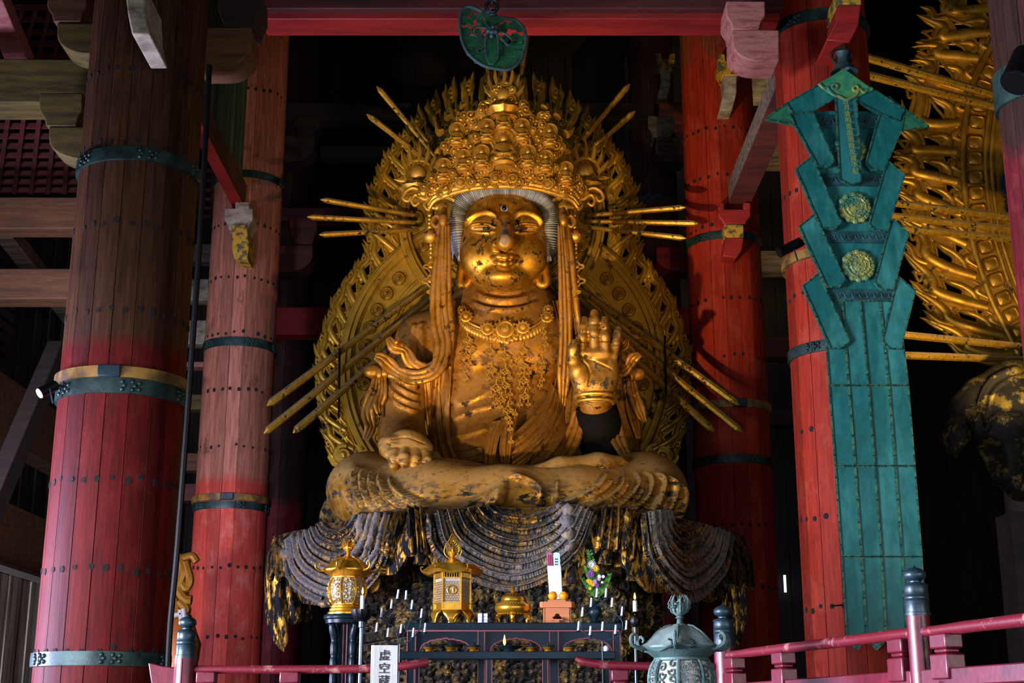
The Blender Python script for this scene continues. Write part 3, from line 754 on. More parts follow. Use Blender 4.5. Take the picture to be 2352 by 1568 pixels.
# ---- the foot and rolled hem lying across the thigh
v = Vol((.0, 21.2, 5.0), (2.6, 24.4, 6.9), .025)
f0 = [P(1212, 1102, 21.9), P(1290, 1086, 22.0), P(1375, 1076, 22.2), P(1415, 1072, 22.4)]
v.chain(f0, [.2, .25, .25, .19], .1)
for k_ in range(4): v.ell(P(1414+k_*8, 1071-k_, 22.35+.04*k_), (.08, .12, .09-.008*k_), .03)
V, Q = v.mesh(); V = relax(V, Q, 2); vmesh('crossed_foot', V, Q, m_legs, STAT)
# ---- hands
def finger(v, pts, rs, k=.025): v.chain(pts, rs, k)
v = Vol((.75, 22.3, 6.4), (2.25, 24.1, 9.4), .017)
W = lambda x, y, Y=23.25: P(x, y, Y)
v.cap(W(1368, 915, 23.45), W(1366, 885, 23.38), .29, .34, .1, fl=(1, 1.3, 1))
v.ell(W(1366, 868, 23.35), (.40, .17, .36), .1); v.ell(W(1363, 832, 23.35), (.37, .15, .28), .1); v.ell(W(1385, 850, 23.34), (.27, .17, .4), .08)
v.ell(W(1337, 862, 23.25), (.17, .15, .33), .06, R=None); v.ell(W(1365, 812, 23.24), (.34, .11, .1), .05)
finger(v, [W(1336, 808), W(1338, 775, 23.2), W(1341, 750, 23.2), W(1343, 735, 23.22)], [.098, .088, .082, .074])
finger(v, [W(1364, 805), W(1364, 765, 23.18), W(1365, 735, 23.18), W(1366, 719, 23.2)], [.1, .092, .088, .078])
finger(v, [W(1390, 808), W(1390, 772, 23.2), W(1389, 750, 23.2), W(1389, 735, 23.22)], [.098, .09, .084, .076])
finger(v, [W(1408, 818, 23.3), W(1414, 790, 23.28), W(1418, 768, 23.28), W(1420, 757, 23.3)], [.088, .08, .074, .066])
finger(v, [W(1327, 860, 23.3), W(1317, 830, 23.12), W(1317, 802, 23.05), W(1320, 788, 23.05)], [.15, .105, .09, .078], .05)
V, Q = v.mesh(); V = relax(V, Q, 1); N = vnormals(V, Q)
V, _ = sculpt(V, N, [([(1325, 762), (1352, 764)], 3, -.02, 'ridge'), ([(1326, 783), (1352, 785)], 3, -.02, 'ridge'), ([(1352, 744), (1380, 744)], 3, -.02, 'ridge'), ([(1352, 772), (1378, 773)], 3, -.02, 'ridge'),
    ([(1378, 756), (1402, 756)], 3, -.02, 'ridge'), ([(1378, 782), (1402, 783)], 3, -.02, 'ridge'), ([(1402, 790), (1426, 792)], 3, -.02, 'ridge'),
    ([(1335, 825), (1350, 840), (1356, 865), (1352, 885)], 4, -.04, 'ridge'), ([(1340, 820), (1372, 832), (1405, 848)], 3, -.02, 'ridge'), ([(1330, 905), (1365, 915), (1402, 903)], 5, .05, 'ridge'), ([(1330, 917), (1365, 927), (1400, 916)], 5, .05, 'ridge')], ends=0)
vmesh('raised_hand', V, Q, gilt('hand_gilding', 'b8862c', '14100c', '7d6a4a', 6, .52, .56, dlo=.35, dhi=.8, rough=.32, grime=.35, dark2='1b1a18'), STAT)
v = Vol((-2.5, 21.4, 5.3), (-.9, 23.6, 7.2), .018)
W = lambda x, y, Y: P(x, y, Y)
v.cap(W(935, 1040, 22.9), W(935, 1035, 22.5), .33, .36, .1)
v.ell(W(935, 1028, 22.35), (.43, .32, .18), .1, R=np.array([[1, 0, 0], [0, .82, -.57], [0, .57, .82]]))
v.ell(W(900, 1022, 22.32), (.16, .24, .14), .08); v.ell(W(965, 1040, 22.3), (.2, .22, .15), .1)
finger(v, [W(908, 1042, 22.1), W(905, 1056, 21.98), W(905, 1068, 22.0), W(907, 1078, 22.05)], [.1, .09, .08, .07])
finger(v, [W(932, 1040, 22.1), W(928, 1052, 21.92), W(929, 1060, 21.9), W(930, 1067, 21.95)], [.1, .095, .088, .076])
finger(v, [W(955, 1042, 22.1), W(955, 1057, 21.95), W(953, 1066, 21.95), W(952, 1073, 22.0)], [.1, .092, .085, .074])
finger(v, [W(977, 1046, 22.15), W(981, 1060, 22.0), W(979, 1073, 22.0), W(977, 1081, 22.05)], [.098, .088, .08, .068])
finger(v, [W(885, 1020, 22.35), W(886, 1034, 22.2), W(893, 1043, 22.1)], [.12, .1, .085], .05)
V, Q = v.mesh(); V = relax(V, Q, 1); N = vnormals(V, Q)
V, _ = sculpt(V, N, [([(900, 1008), (935, 1004), (975, 1018)], 3, -.02, 'ridge'), ([(898, 1066), (914, 1067)], 3, -.015, 'ridge'), ([(922, 1058), (938, 1058)], 3, -.015, 'ridge'), ([(945, 1066), (962, 1066)], 3, -.015, 'ridge'), ([(970, 1074), (986, 1074)], 3, -.015, 'ridge')], ends=0)
vmesh('lowered_hand', V, Q, m_legs, STAT)
# ---- head
HX = 1156
v = Vol((-1.35, 22.6, 8.9), (1.35, 25.6, 11.7), .0155)
hc = P(HX, 548, 24.35)
v.ell(hc, (.86, .92, 1.02), .1)
v.ell(P(HX, 588, 24.2), (.81, .86, .70), .2)
v.ell(P(HX, 612, 24.05), (.68, .74, .42), .2)
v.ell(P(HX+2, 638, 23.5), (.27, .2, .15), .16)
v.ell(P(HX, 646, 23.85), (.52, .5, .17), .15)
v.ell(P(1098, 590, 23.7), (.30, .26, .34), .2); v.ell(P(1218, 590, 23.7), (.28, .26, .34), .2)
# nose
v.chain([P(1160, 500, 23.40), P(1160, 535, 23.2), P(1161, 556, 23.0)], [.08, .12, .165], .07)
v.ell(P(1142, 563, 23.2), (.115, .13, .085), .05); v.ell(P(1179, 563, 23.2), (.115, .13, .085), .05)
v.ell(P(1148, 570, 23.1), (.045, .05, .035), .02, op='s'); v.ell(P(1173, 570, 23.1), (.045, .05, .035), .02, op='s')
# lips
v.chain([P(1128, 593, 23.36), P(1146, 589, 23.2), P(1160, 591, 23.16), P(1174, 589, 23.2), P(1192, 592, 23.38)], [.02, .06, .065, .06, .02], .03)
v.chain([P(1133, 599, 23.38), P(1148, 604, 23.23), P(1160, 606, 23.2), P(1173, 604, 23.23), P(1188, 598, 23.4)], [.02, .06, .07, .06, .02], .03)
# eyeballs under heavy lids
v.ell(P(1111, 514, 23.58), (.30, .19, .2), .05); v.ell(P(1207, 514, 23.58), (.30, .19, .2), .05)
V, Q = v.mesh(); V = relax(V, Q, 1); N = vnormals(V, Q)
fs = [
 ([(1067, 532), (1072, 514), (1088, 498), (1112, 490), (1134, 495), (1148, 508), (1153, 524)], 5.5, .075, 'ridge'),
 ([(1170, 524), (1174, 508), (1186, 495), (1206, 490), (1226, 496), (1240, 508), (1244, 528)], 5.5, .07, 'ridge'),
 ([(1082, 523), (1100, 520), (1122, 521), (1140, 526)], 3.4, -.05, 'ridge'), ([(1179, 526), (1196, 521), (1216, 520), (1236, 523)], 3.4, -.05, 'ridge'),
 ([(1074, 522), (1090, 515), (1114, 514), (1142, 522)], 3, .03, 'ridge'), ([(1178, 522), (1200, 514), (1226, 515), (1242, 522)], 3, .03, 'ridge'),
 ([(1074, 527), (1095, 533), (1120, 535), (1142, 530)], 4, .035, 'ridge'), ([(1178, 530), (1200, 535), (1224, 533), (1242, 527)], 4, .035, 'ridge'),
 ([(1128, 596), (1145, 596), (1160, 598), (1175, 596), (1190, 595)], 2.4, -.04, 'ridge'),
 ([(1160, 572), (1160, 584)], 5, -.03, 'ridge'),
 ([(1133, 582), (1150, 580), (1160, 582), (1172, 580), (1186, 582)], 2.5, .012, 'ridge'),
 ([(1136, 614), (1160, 620), (1184, 613)], 8, -.03, 'ridge'),
 ([(1110, 655), (1140, 664), (1175, 664), (1210, 652)], 4, -.025, 'ridge'),
]
V, _ = sculpt(V, N, fs, ends=.18)
HEAD = casters(V, Q)
xh, yh, _ = proj(V); bn, _, fn = seg_dist(xh, yh, np.array([(1160, 505), (1160, 552)], float)); wn = 5+fn*9
nd = np.clip((wn-bn)/4, 0, 1)*(V[:, 1] < 24)
mb = MB(); mb.v = [V]; mb.f = [tuple(q) for q in Q.tolist()]; mb.m = [0]*len(mb.f); mb.n = len(V); build('head', mb, m_face, STAT, smooth=180, attr=nd.tolist())
# eyes: white sliver and dark iris set in the lid slit
for x0, x1, ix in ((1086, 1137, 1117), (1180, 1234, 1203)):
    mb = MB(); xs = np.linspace(x0, x1, 14); t = np.linspace(-1, 1, 14); hw = 2.3*(1-t**2)**.7+.2
    G = np.stack([onsurf(HEAD, [(x, 524.5-h) for x, h in zip(xs, hw)], .012), onsurf(HEAD, [(x, 524.5) for x in xs], .02), onsurf(HEAD, [(x, 524.5+h) for x, h in zip(xs, hw)], .012)])
    mb.grid(G); e = build('eye', mb, m_eye, STAT)
    mb = MB(); xs = np.linspace(ix-8, ix+8, 5); G = np.stack([onsurf(HEAD, [(x, 521.7) for x in xs], .03), onsurf(HEAD, [(x, 527.3) for x in xs], .03)]); mb.grid(G); build('iris', mb, m_hole, e)
mb = MB(); p = onsurf(HEAD, [(1158, 478)], .0)[0]; mb.ell(p, (.05, .04, .05), 16, 10); build('forehead_jewel', mb, m_black, STAT)
mb = MB(); mb.tube([p+(.052*math.cos(a), -.005, .052*math.sin(a)-.012) for a in np.linspace(0, 2*PI, 20)], .012, 6, cap=False); build('jewel_ring', mb, m_hair, STAT)
# ---- hair: a combed roll round the face
mb = MB()
hp = [(1072, 602), (1060, 590), (1053, 560), (1049, 520), (1052, 490), (1062, 468), (1082, 450), (1110, 441), (1140, 438), (1157, 440), (1175, 438), (1205, 441), (1232, 450), (1252, 468), (1262, 490), (1265, 520), (1262, 560), (1257, 590), (1248, 602)]
pl = cr(hp, 22); M_ = len(pl); tt = np.linspace(0, 1, M_)
Yh = 24.15-.42*np.sin(tt*PI)**1.2
cpt = np.array([P(x, y, Y) for (x, y), Y in zip(pl, Yh)]); rr = (.055+.075*np.clip(np.sin(tt*PI)*2.2, 0, 1))
wv = 1+.13*np.cos(np.arange(M_)*2*PI/3.2)
nrm = cpt-hc; nrm[:, 1] = 0
mb.tube(cpt, rr*wv*1.05, 14, flat=1.5, up=(0, 1, 0))
# scalp behind the roll, combed
th = np.linspace(-.3, PI+.3, 160); G = []
for s_, yy in ((1.0, 24.1), (1.06, 24.3), (1.07, 24.6), (1.0, 24.95), (.8, 25.25)):
    k = 1+.012*np.cos(np.arange(160)*2*PI/4)
    G.append(np.stack([hc[0]+.91*s_*k*np.cos(th), np.full(160, yy), hc[2]-.0+1.13*s_*k*np.sin(th)], -1))
mb.grid(G)
build('hair', mb, m_hair, STAT, smooth=70)
for sgn, xs in ((-1, [(1066, 585), (1058, 592), (1054, 603)]), (1, [(1252, 585), (1260, 590), (1264, 600)])):
    mb = MB()
    for k in range(7):
        x = xs[0][0]-sgn*2+sgn*k*1.2
        mb.tube([P(x, 575, 23.95), P(x+sgn*(k-2)*1.6, 590, 23.9), P(x+sgn*(k-3)*3, 604-k*.8, 23.92)], [.03, .028, .008], 6)
    build('side_lock', mb, m_hair, STAT)
# ears: long pierced lobes
for sgn, ex in ((-1, 1052), (1, 1262)):
    mb = MB()
    mb.tube(cr([P(ex+sgn*2, 560, 24.2), P(ex-sgn*(-8), 530, 24.25), P(ex+sgn*7, 515, 24.3), P(ex+sgn*1, 505, 24.3)], 6), .05, 8)
    lx = ex+(8 if sgn < 0 else -2)
    loop = [(lx+4, 600), (lx-2, 622), (lx-sgn*0-3, 645), (lx+4, 655), (lx+14*(1 if sgn < 0 else -1)+2, 650), (lx+20*(1 if sgn < 0 else -1), 636)]
    if sgn > 0: loop = [(1248, 598), (1254, 622), (1256, 645), (1248, 654), (1238, 648), (1234, 632)]
    else: loop = [(1066, 598), (1058, 622), (1056, 645), (1063, 656), (1074, 650), (1080, 634)]
    mb.tube(cr([P(x, y, 24.05) for x, y in loop], 6), [.075]*31, 10, flat=.8)
    mb.tube(cr([P(ex, 520, 24.2), P(ex+sgn*6, 560, 24.2), P(lx+2 if sgn < 0 else 1252, 600, 24.1)], 6), .06, 8)
    build('ear', mb, m_face, STAT)
# ================================================================ garments, necklace, crown of the statue
def cloth(name, pg, mat=m_body, sm=180, thick=None):
    mb = MB(); mb.grid(pg); return build(name, mb, mat, STAT, smooth=sm, clean=True)
# robe panels down both sides of the chest
cloth('robe_panel', panel(BODY, [(1003, 690), (995, 760), (992, 850), (985, 930), (990, 1000), (1010, 1075)], [(1048, 690), (1046, 760), (1040, 840), (1034, 930), (1036, 1010), (1062, 1082)], 26, 60, .16, 2.5, .07))
cloth('robe_panel', panel(BODY, [(968, 830), (975, 900), (978, 960), (985, 1010)], [(1012, 830), (1012, 900), (1015, 960), (1020, 1030)], 22, 46, .14, 1.8, .08, ph=.3))
cloth('robe_panel', panel(BODY, [(1268, 690), (1285, 760), (1290, 830), (1262, 900), (1225, 960), (1180, 1010)], [(1312, 690), (1325, 770), (1328, 860), (1322, 940), (1290, 1020), (1230, 1085)], 30, 70, .17, 3.2, .09))
cloth('robe_panel', panel(BODY, [(1268, 880), (1250, 920), (1210, 965), (1168, 1000)], [(1290, 930), (1278, 985), (1240, 1040), (1180, 1085)], 24, 40, .2, 4, .08))
# knotted sash hanging over the belly
cloth('sash', panel(BODY, [(1128, 968), (1118, 1000), (1112, 1040), (1110, 1068)], [(1168, 962), (1150, 1000), (1140, 1040), (1136, 1070)], 18, 36, .26, 2, .08))
cloth('sash', panel(BODY, [(1150, 960), (1148, 1000), (1146, 1030), (1150, 1062)], [(1192, 955), (1182, 1000), (1176, 1040), (1172, 1064)], 18, 36, .3, 2.4, .08))
cloth('hem', panel(BODY, [(1075, 1068), (1120, 1072), (1165, 1080), (1210, 1075), (1255, 1060)], [(1070, 1095), (1120, 1100), (1165, 1106), (1215, 1098), (1262, 1078)], 10, 30, .2, 0))
def ribbon(name, pts, wid, Ys, thk=.05, tw=None, mat=m_body, parent=None, ny=4):
    "a flat scarf: centre line in pixels with distances, half-width in metres along the line"
    p = cr([tuple(q)+(Y,) for q, Y in zip(pts, Ys)], 10); c = np.array([P(x, y, Y) for x, y, Y in p]); n = len(c)
    w = .82*np.interp(np.linspace(0, 1, n), np.linspace(0, 1, len(wid)), wid); mb = MB()
    tw_ = np.interp(np.linspace(0, 1, n), np.linspace(0, 1, len(tw)), tw) if tw else np.zeros(n)
    T = np.gradient(c, axis=0); T /= np.linalg.norm(T, axis=1, keepdims=True)
    S = np.cross(T, (0, -1, 0)); S /= np.linalg.norm(S, axis=1, keepdims=True)+1e-9; B = np.cross(S, T)
    u = np.linspace(-1, 1, 13); G = []
    for a in u:
        d = S*np.cos(tw_)[:, None]+B*np.sin(tw_)[:, None]; e = -S*np.sin(tw_)[:, None]+B*np.cos(tw_)[:, None]
        wav = .35*np.cos(a*PI*1.5*ny/4*2)*w
        G.append(c+d*(a*w)[:, None]+e*(wav*.35)[:, None])
    mb.grid(np.array(G)); o = build(name, mb, mat, parent or STAT, smooth=180)
    md = o.modifiers.new('s', 'SOLIDIFY'); md.thickness = thk; md.offset = 0
    return o
# long head ribbons over the shoulders, ending in curls at the left elbow
ribbon('head_ribbon', [(1016, 515), (1012, 580), (1008, 660), (1010, 740), (1018, 800), (1000, 850), (955, 866), (915, 855), (880, 825), (862, 818)], [.10, .13, .17, .2, .17, .14, .16, .13, .16, .05], [23.5, 23.5, 23.55, 23.6, 23.5, 23.4, 23.45, 23.6, 23.5, 23.5], tw=[0, 0, 0, .2, .3, .1, -.2, .9, -.6, .3])
ribbon('head_ribbon', [(1024, 515), (1024, 600), (1022, 690), (1028, 760), (1020, 820), (985, 848), (950, 838), (930, 805), (905, 795), (892, 776)], [.08, .1, .14, .15, .13, .12, .16, .12, .15, .04], [23.45, 23.5, 23.6, 23.6, 23.6, 23.55, 23.5, 23.5, 23.45, 23.5], tw=[0, 0, 0, 0, .3, .3, .8, -.5, .6, 0])
ribbon('head_ribbon', [(1296, 515), (1303, 580), (1308, 660), (1316, 730), (1325, 800), (1322, 880), (1318, 960), (1300, 1030), (1255, 1075)], [.1, .13, .17, .17, .16, .15, .2, .22, .05], [23.5, 23.5, 23.6, 23.7, 23.9, 24, 23.8, 23.6, 23.4], tw=[0, 0, 0, -.2, 0, .2, 0, .3, 0])
ribbon('head_ribbon', [(1288, 515), (1294, 600), (1298, 690), (1300, 780), (1296, 860), (1290, 950)], [.06, .1, .13, .14, .14, .05], [23.45, 23.5, 23.6, 23.7, 23.8, 24])
mb = MB(); mb.tube([P(1370, 938, 23.5), P(1376, 985, 23.75), P(1384, 1035, 24.0), P(1390, 1075, 24.1)], [.36, .42, .44, .44], 24); build('sleeve_shade', mb, plain('black_sleeve_shade', '0a0704', .8, spec=.1), STAT, smooth=180)  # near-black tube: shade of the sleeve hollow, painted round the forearm
# sleeve curtains round the raised forearm
ribbon('sleeve', [(1328, 945), (1322, 985), (1302, 1030), (1262, 1072)], [.09, .16, .2, .05], [23.55, 23.5, 23.4, 23.1], tw=[.3, 0, 0, .4])
ribbon('sleeve', [(1402, 925), (1410, 970), (1420, 1010), (1440, 1050), (1452, 1068)], [.12, .17, .16, .12, .04], [23.6, 23.6, 23.5, 23.3, 23.2], tw=[0, .2, .1, .4, 0])
ribbon('scarf_end', [(1402, 850), (1428, 852), (1445, 838), (1455, 822), (1470, 814)], [.12, .13, .09, .12, .09], [23.9, 23.7, 23.6, 23.5, 23.5], tw=[.8, .2, -.8, .2, .8])
ribbon('scarf_end', [(1418, 808), (1430, 800), (1437, 790), (1441, 780)], [.04, .1, .08, .03], [23.9, 23.8, 23.7, 23.7], tw=[0, .8, -.3, 0])
ribbon('scarf_end', [(1450, 868), (1455, 900), (1468, 940), (1480, 970)], [.07, .12, .12, .06], [24.2, 24.2, 24.1, 24.1], tw=[0, .4, -.3, .5])
ribbon('scarf_end', [(1440, 870), (1446, 920), (1458, 970), (1466, 1008)], [.07, .1, .1, .03], [24.3, 24.3, 24.2, 24.2], tw=[0, -.4, .3, 0])
ribbon('scarf_end', [(868, 862), (862, 900), (845, 940), (850, 980), (840, 1010)], [.08, .16, .14, .13, .06], [24.0, 24.0, 24.0, 24.0, 24.0], tw=[0, .5, -.4, .7, 0])
ribbon('scarf_end', [(878, 862), (878, 900), (870, 930), (876, 958)], [.07, .11, .12, .04], [23.9, 23.9, 23.9, 23.9], tw=[0, -.4, .6, 0])
for cx_, q1, q2, q3 in ((872, (858, 853, 23.95, .17, .1, .13), (872, 858, 23.9, .08, .09, .12), (884, 856, 23.9, .1, .08, .1)), (1450, (1462, 858, 24.1, .16, .1, .12), (1450, 862, 24.1, .09, .09, .12), None)):
    mb = MB()
    for q_ in (q1, q2, q3):
        if q_: mb.ell(P(*q_[:3]), q_[3:])
    build('armlet_knot', mb, m_body, STAT)
mb = MB()   # jewelled armlet
for i, x in enumerate(np.linspace(890, 962, 16)):
    q = onsurf(BODY, [(x, 860+4*math.sin((x-890)/72*PI))], .03)[0]; mb.ell(q, (.05, .05, .06), 8, 6)
build('armlet', mb, m_crown, STAT)
mb = MB(); q = P(1366, 912, 23.42); mb.tube([q+(.33*math.cos(a), .3*math.sin(a), .0) for a in np.linspace(0, 2*PI, 40)], .035, 8, cap=False); mb.tube([q+(.32*math.cos(a), .3*math.sin(a), -.1) for a in np.linspace(0, 2*PI, 40)], .03, 8, cap=False); build('bracelet', mb, m_crown, STAT)
# ---- necklace
FX = np.array([[1, 0, 0], [0, 0, -1], [0, 1, 0]])     # spin axis z -> towards the viewer (-y)
def rosette(mb, c, r, t=.06, n=12, ax=FX.T):
    mb.lathe([(.0, t*1.3), (r*.35, t*1.2), (r*.45, t*.8), (r*.5, t*1.05), (r*.6, t*.6), (r*.72, t*.9), (r*.85, t*.8), (r, .0), (r*.9, -t*.4)], c, 24, axis=FX, fr=None)
    if n:
        for k in range(n): a = k*2*PI/n; mb.ell(np.asarray(c)+(r*.98*math.cos(a), -t*.3, r*.98*math.sin(a)), (r*.16, t*.6, r*.16), 8, 5)
mb = MB()
arc = cr([(1054, 716), (1062, 735), (1085, 752), (1120, 765), (1160, 772), (1205, 765), (1240, 748), (1258, 730), (1262, 712)], 10)
for off in (-7, 0): mb.tube(onsurf(BODY, [(x, y+off) for x, y in arc], .04), .022, 8)
for k, (x, y) in enumerate(arc[::2]): mb.ell(onsurf(BODY, [(x, y+8)], .03)[0], (.05, .05, .07), 8, 6)
for x, y, r in ((1061, 714, .09), (1070, 728, .12), (1120, 757, .13), (1160, 757, .19), (1201, 754, .13), (1256, 730, .12), (1259, 712, .09)): rosette(mb, onsurf(BODY, [(x, y)], .08)[0], r, .07)
for k in range(70):
    a = random.uniform(0, 2*PI); rr = random.uniform(.5, 1); x = 1160+40*rr*math.cos(a); y = 768+15*rr*math.sin(a)+(6 if abs(x-1160) < 18 else 0)
    s = random.uniform(.025, .05); mb.ell(onsurf(BODY, [(x, y)], .05)[0], (s, s, s), 8, 5)
NECK = build('necklace', mb, m_crown, STAT)
def pend_mesh():
    mb = MB()
    mb.tube([(0, 0, .2), (0, 0, .07)], .012, 6)
    for z in (.18, .14, .10): mb.ell((0, 0, z), (.02, .02, .02), 8, 5)
    d = .085
    out = cr([(0, 0, d), (.045, 0, .045), (d*1.25, 0, .0), (.05, 0, -.035), (0, 0, -d*.8), (-.05, 0, -.035), (-d*1.25, 0, 0), (-.045, 0, .045)], 4, closed=True)
    mb.tube(np.vstack([out, out[:2]]), .016, 6, cap=False)
    for s in (-1, 1): mb.tube([(s*.034+.026*math.cos(a), 0, .026*math.sin(a)) for a in np.linspace(0, 2*PI, 10)], .009, 5, cap=False)
    mb.tube([(0, 0, -.06), (0, 0, -.12)], .01, 6)
    mb.lathe([(.0, .0), (.02, -.005), (.028, -.03), (.04, -.05), (.0, -.05)], (0, 0, -.1), 10)
    for s in (-1, 1):
        mb.tube([(s*.085, 0, -.01), (s*.085, 0, -.05)], .007, 5); mb.lathe([(.0, .0), (.014, -.005), (.026, -.04), (.0, -.04)], (s*.085, 0, -.04), 8)
    return mb
pm = pend_mesh(); pp = build('pendant', pm, m_crown, NECK, off=(0, 0, 0)); first = True
big = [(1160, 819), (1160, 853), (1160, 885), (1131, 850), (1139, 891), (1151, 918), (1167, 942), (1202, 805), (1203, 840), (1203, 874), (1205, 910), (1069, 818), (1080, 799), (1075, 781), (1127, 808)]
sm = [(1146, 866), (1171, 867), (1176, 838), (1189, 821), (1216, 818), (1194, 856), (1214, 856), (1120, 869), (1128, 909), (1149, 934), (1194, 890), (1213, 890), (1194, 928), (1213, 928), (1057, 835), (1077, 834), (1069, 851), (1069, 869),
      (1249, 762), (1251, 775), (1254, 791), (1249, 805), (1245, 831), (1246, 843), (1245, 853), (1245, 872), (1166, 958), (1172, 985), (1174, 1014), (1150, 900), (1172, 905), (1172, 925), (1160, 910), (1183, 950), (1240, 885), (1138, 925), (1172, 970)]
BODY2 = BODY
for k, (x, y) in enumerate(big+sm):
    s = (.82 if k < len(big) else .5)*random.uniform(.92, 1.08)
    q = onsurf(BODY, [(x, y)], .1 if y < 950 else .42)[0]
    o = pp if k == 0 else pp.copy()
    if k: COL.objects.link(o); o.parent = NECK
    o.location = q-WO[NECK.name] if False else q-WO[STAT.name]; o.scale = (s, s, s); o.rotation_euler = (-.15, random.uniform(-.15, .15), 0)
# ---- crown
CR = MB()
cc = A(hc[0], 24.35, 0)
def shell(px, py, out=0.):
    "a point on the curved shell of the crown"
    X0 = (px-1156)*.0083; Y = 24.35-.95*math.sqrt(max(0, 1-min(1, abs(X0)/1.75)**2))-out
    return P(px, py, Y)
def spiral(mb, px, py, r, turns=1.4, a0=0., s=1, w=.03, f=shell, out=0.):
    n = 18; c = f(px, py, out); m = .0083; t = np.linspace(0, 1, n); rad = r*m*(1-.82*t); an = a0+s*t*turns*2*PI
    pts = np.stack([c[0]+rad*np.cos(an), c[1]-.05*t, c[2]+rad*np.sin(an)], 1)
    mb.tube(pts, w*(1-.35*t), 6, flat=1.3); mb.ell(pts[-1], (w*1.1, w*1.1, w*1.1), 8, 5)
ol = [(560, 0)]
def inside(x, y):
    w = np.interp(y, [205, 232, 250, 262, 285, 300, 330, 350, 370, 395, 412, 440, 450], [22, 30, 62, 100, 104, 78, 140, 140, 132, 150, 180, 190, 165])
    yb = 450-28*max(0, 1-(abs(x-1156)/150)**2)
    return abs(x-1156) < w and y < yb
band = cr([(985, 470), (1000, 452), (1040, 436), (1095, 424), (1156, 420), (1218, 424), (1272, 436), (1312, 452), (1328, 470)], 8)
bx = np.array([shell(x, y, .02) for x, y in band])
for dy, r_ in ((0, .055), (-8, .04), (8, .045)): CR.tube(np.array([shell(x, y+dy, .03) for x, y in band]), r_, 8)
for x, y in band[::2]: CR.ell(shell(x, y-16, .04), (.06, .05, .045), 8, 6)
for x, y, r in ((1138, 411, .1), (1158, 410, .11), (1178, 411, .1), (1058, 420, .12), (1258, 424, .12)): rosette(CR, shell(x, y, .12), r, .06, 0)
holes = [(1157, 350, 31, 36), (1100, 345, 14, 11), (1213, 345, 13, 11), (1078, 352, 11, 10), (1137, 312, 11, 14), (1176, 312, 11, 14), (1157, 242, 30, 12), (1095, 262, 10, 9), (1218, 262, 10, 9), (1020, 385, 14, 12), (1297, 388, 14, 12), (1128, 262, 8, 6), (1190, 262, 8, 6), (1035, 360, 8, 6), (1283, 370, 8, 6), (1085, 300, 6, 6), (1232, 300, 7, 6)]
rnd = random.Random(4)
for gy in range(205, 452, 12):
    for gx in range(960, 1352, 15):
        x = gx+rnd.uniform(-4, 4)+(7 if (gy//12) % 2 else 0); y = gy+rnd.uniform(-3, 3)
        if not inside(x, y) or any(((x-a)/c_)**2+((y-b_)/d_)**2 < 1.15 for a, b_, c_, d_ in holes): continue
        spiral(CR, x, y, rnd.uniform(9, 13.5), rnd.uniform(1.3, 1.9), rnd.uniform(0, 6.3), rnd.choice((-1, 1)), rnd.uniform(.026, .036), out=rnd.uniform(-.03, .12))
        CR.ell(shell(x, y, -.05), (.085, .04, .07), 8, 6)
# flowing tails at the cloud edges
for x, y, dx, dy in ((1012, 305, -12, -20), (1012, 345, -14, 6), (1030, 270, -8, -14), (1280, 268, 10, -14), (1300, 308, 20, -16), (1300, 345, 12, 6), (1064, 245, -6, -12), (1250, 248, 8, -12)):
    CR.tube([shell(x, y), shell(x+dx*.5, y+dy*.3), shell(x+dx, y+dy)], [.09, .06, .01], 8)
CROWN = build('crown', CR, m_crown, STAT)
def small_buddha():
    mb = MB()
    mb.tube([(.0+.3*math.cos(a), .03, .62+.3*math.sin(a)) for a in np.linspace(0, 2*PI, 28)], .03, 6, cap=False); mb.tube([(.22*math.cos(a), .03, .62+.22*math.sin(a)) for a in np.linspace(0, 2*PI, 24)], .014, 5, cap=False)
    mb.lathe([(0, .02), (.28, .0), (.28, -.03), (0, -.03)], (0, .05, .62), 24, axis=FX)
    mb.ell((0, 0, .62), (.105, .1, .13), 12, 8); mb.ell((0, 0, .75), (.05, .05, .05), 8, 6)
    mb.lathe([(.0, .52), (.06, .5), (.16, .45), (.17, .35), (.14, .2), (.17, .12), (0, .1)], (0, 0, 0), 16)
    for s in (-1, 1): mb.tube([(s*.15, 0, .44), (s*.22, -.03, .28), (s*.13, -.12, .2), (0, -.14, .19)], [.06, .055, .045, .04], 8); mb.tube([(0, -.06, .1), (s*.2, -.06, .1), (s*.27, -.02, .1)], [.07, .085, .05], 8)
    mb.lathe([(0, .04), (.2, .04), (.25, .0), (.17, -.06), (.2, -.1), (0, -.1)], (0, 0, 0), 24, fr=lambda a: 1+.06*np.cos(10*a))
    return mb
bm_ = build('seated_figure', small_buddha(), m_crown, CROWN, off=(0, 0, 0)); k0 = 0
for x, y, s in ((1157, 376, 1.), (1157, 296, .62), (1118, 322, .58), (1199, 321, .58), (1049, 330, .58), (1263, 333, .58), (1106, 382, .58), (1213, 382, .58), (1064, 390, .55), (1254, 392, .55), (1018, 413, .58), (1300, 418, .55)):
    o = bm_ if k0 == 0 else bm_.copy()
    if k0: COL.objects.link(o); o.parent = CROWN
    k0 += 1; o.location = shell(x, y, .16)-WO[STAT.name]; o.scale = (s*.8,)*3
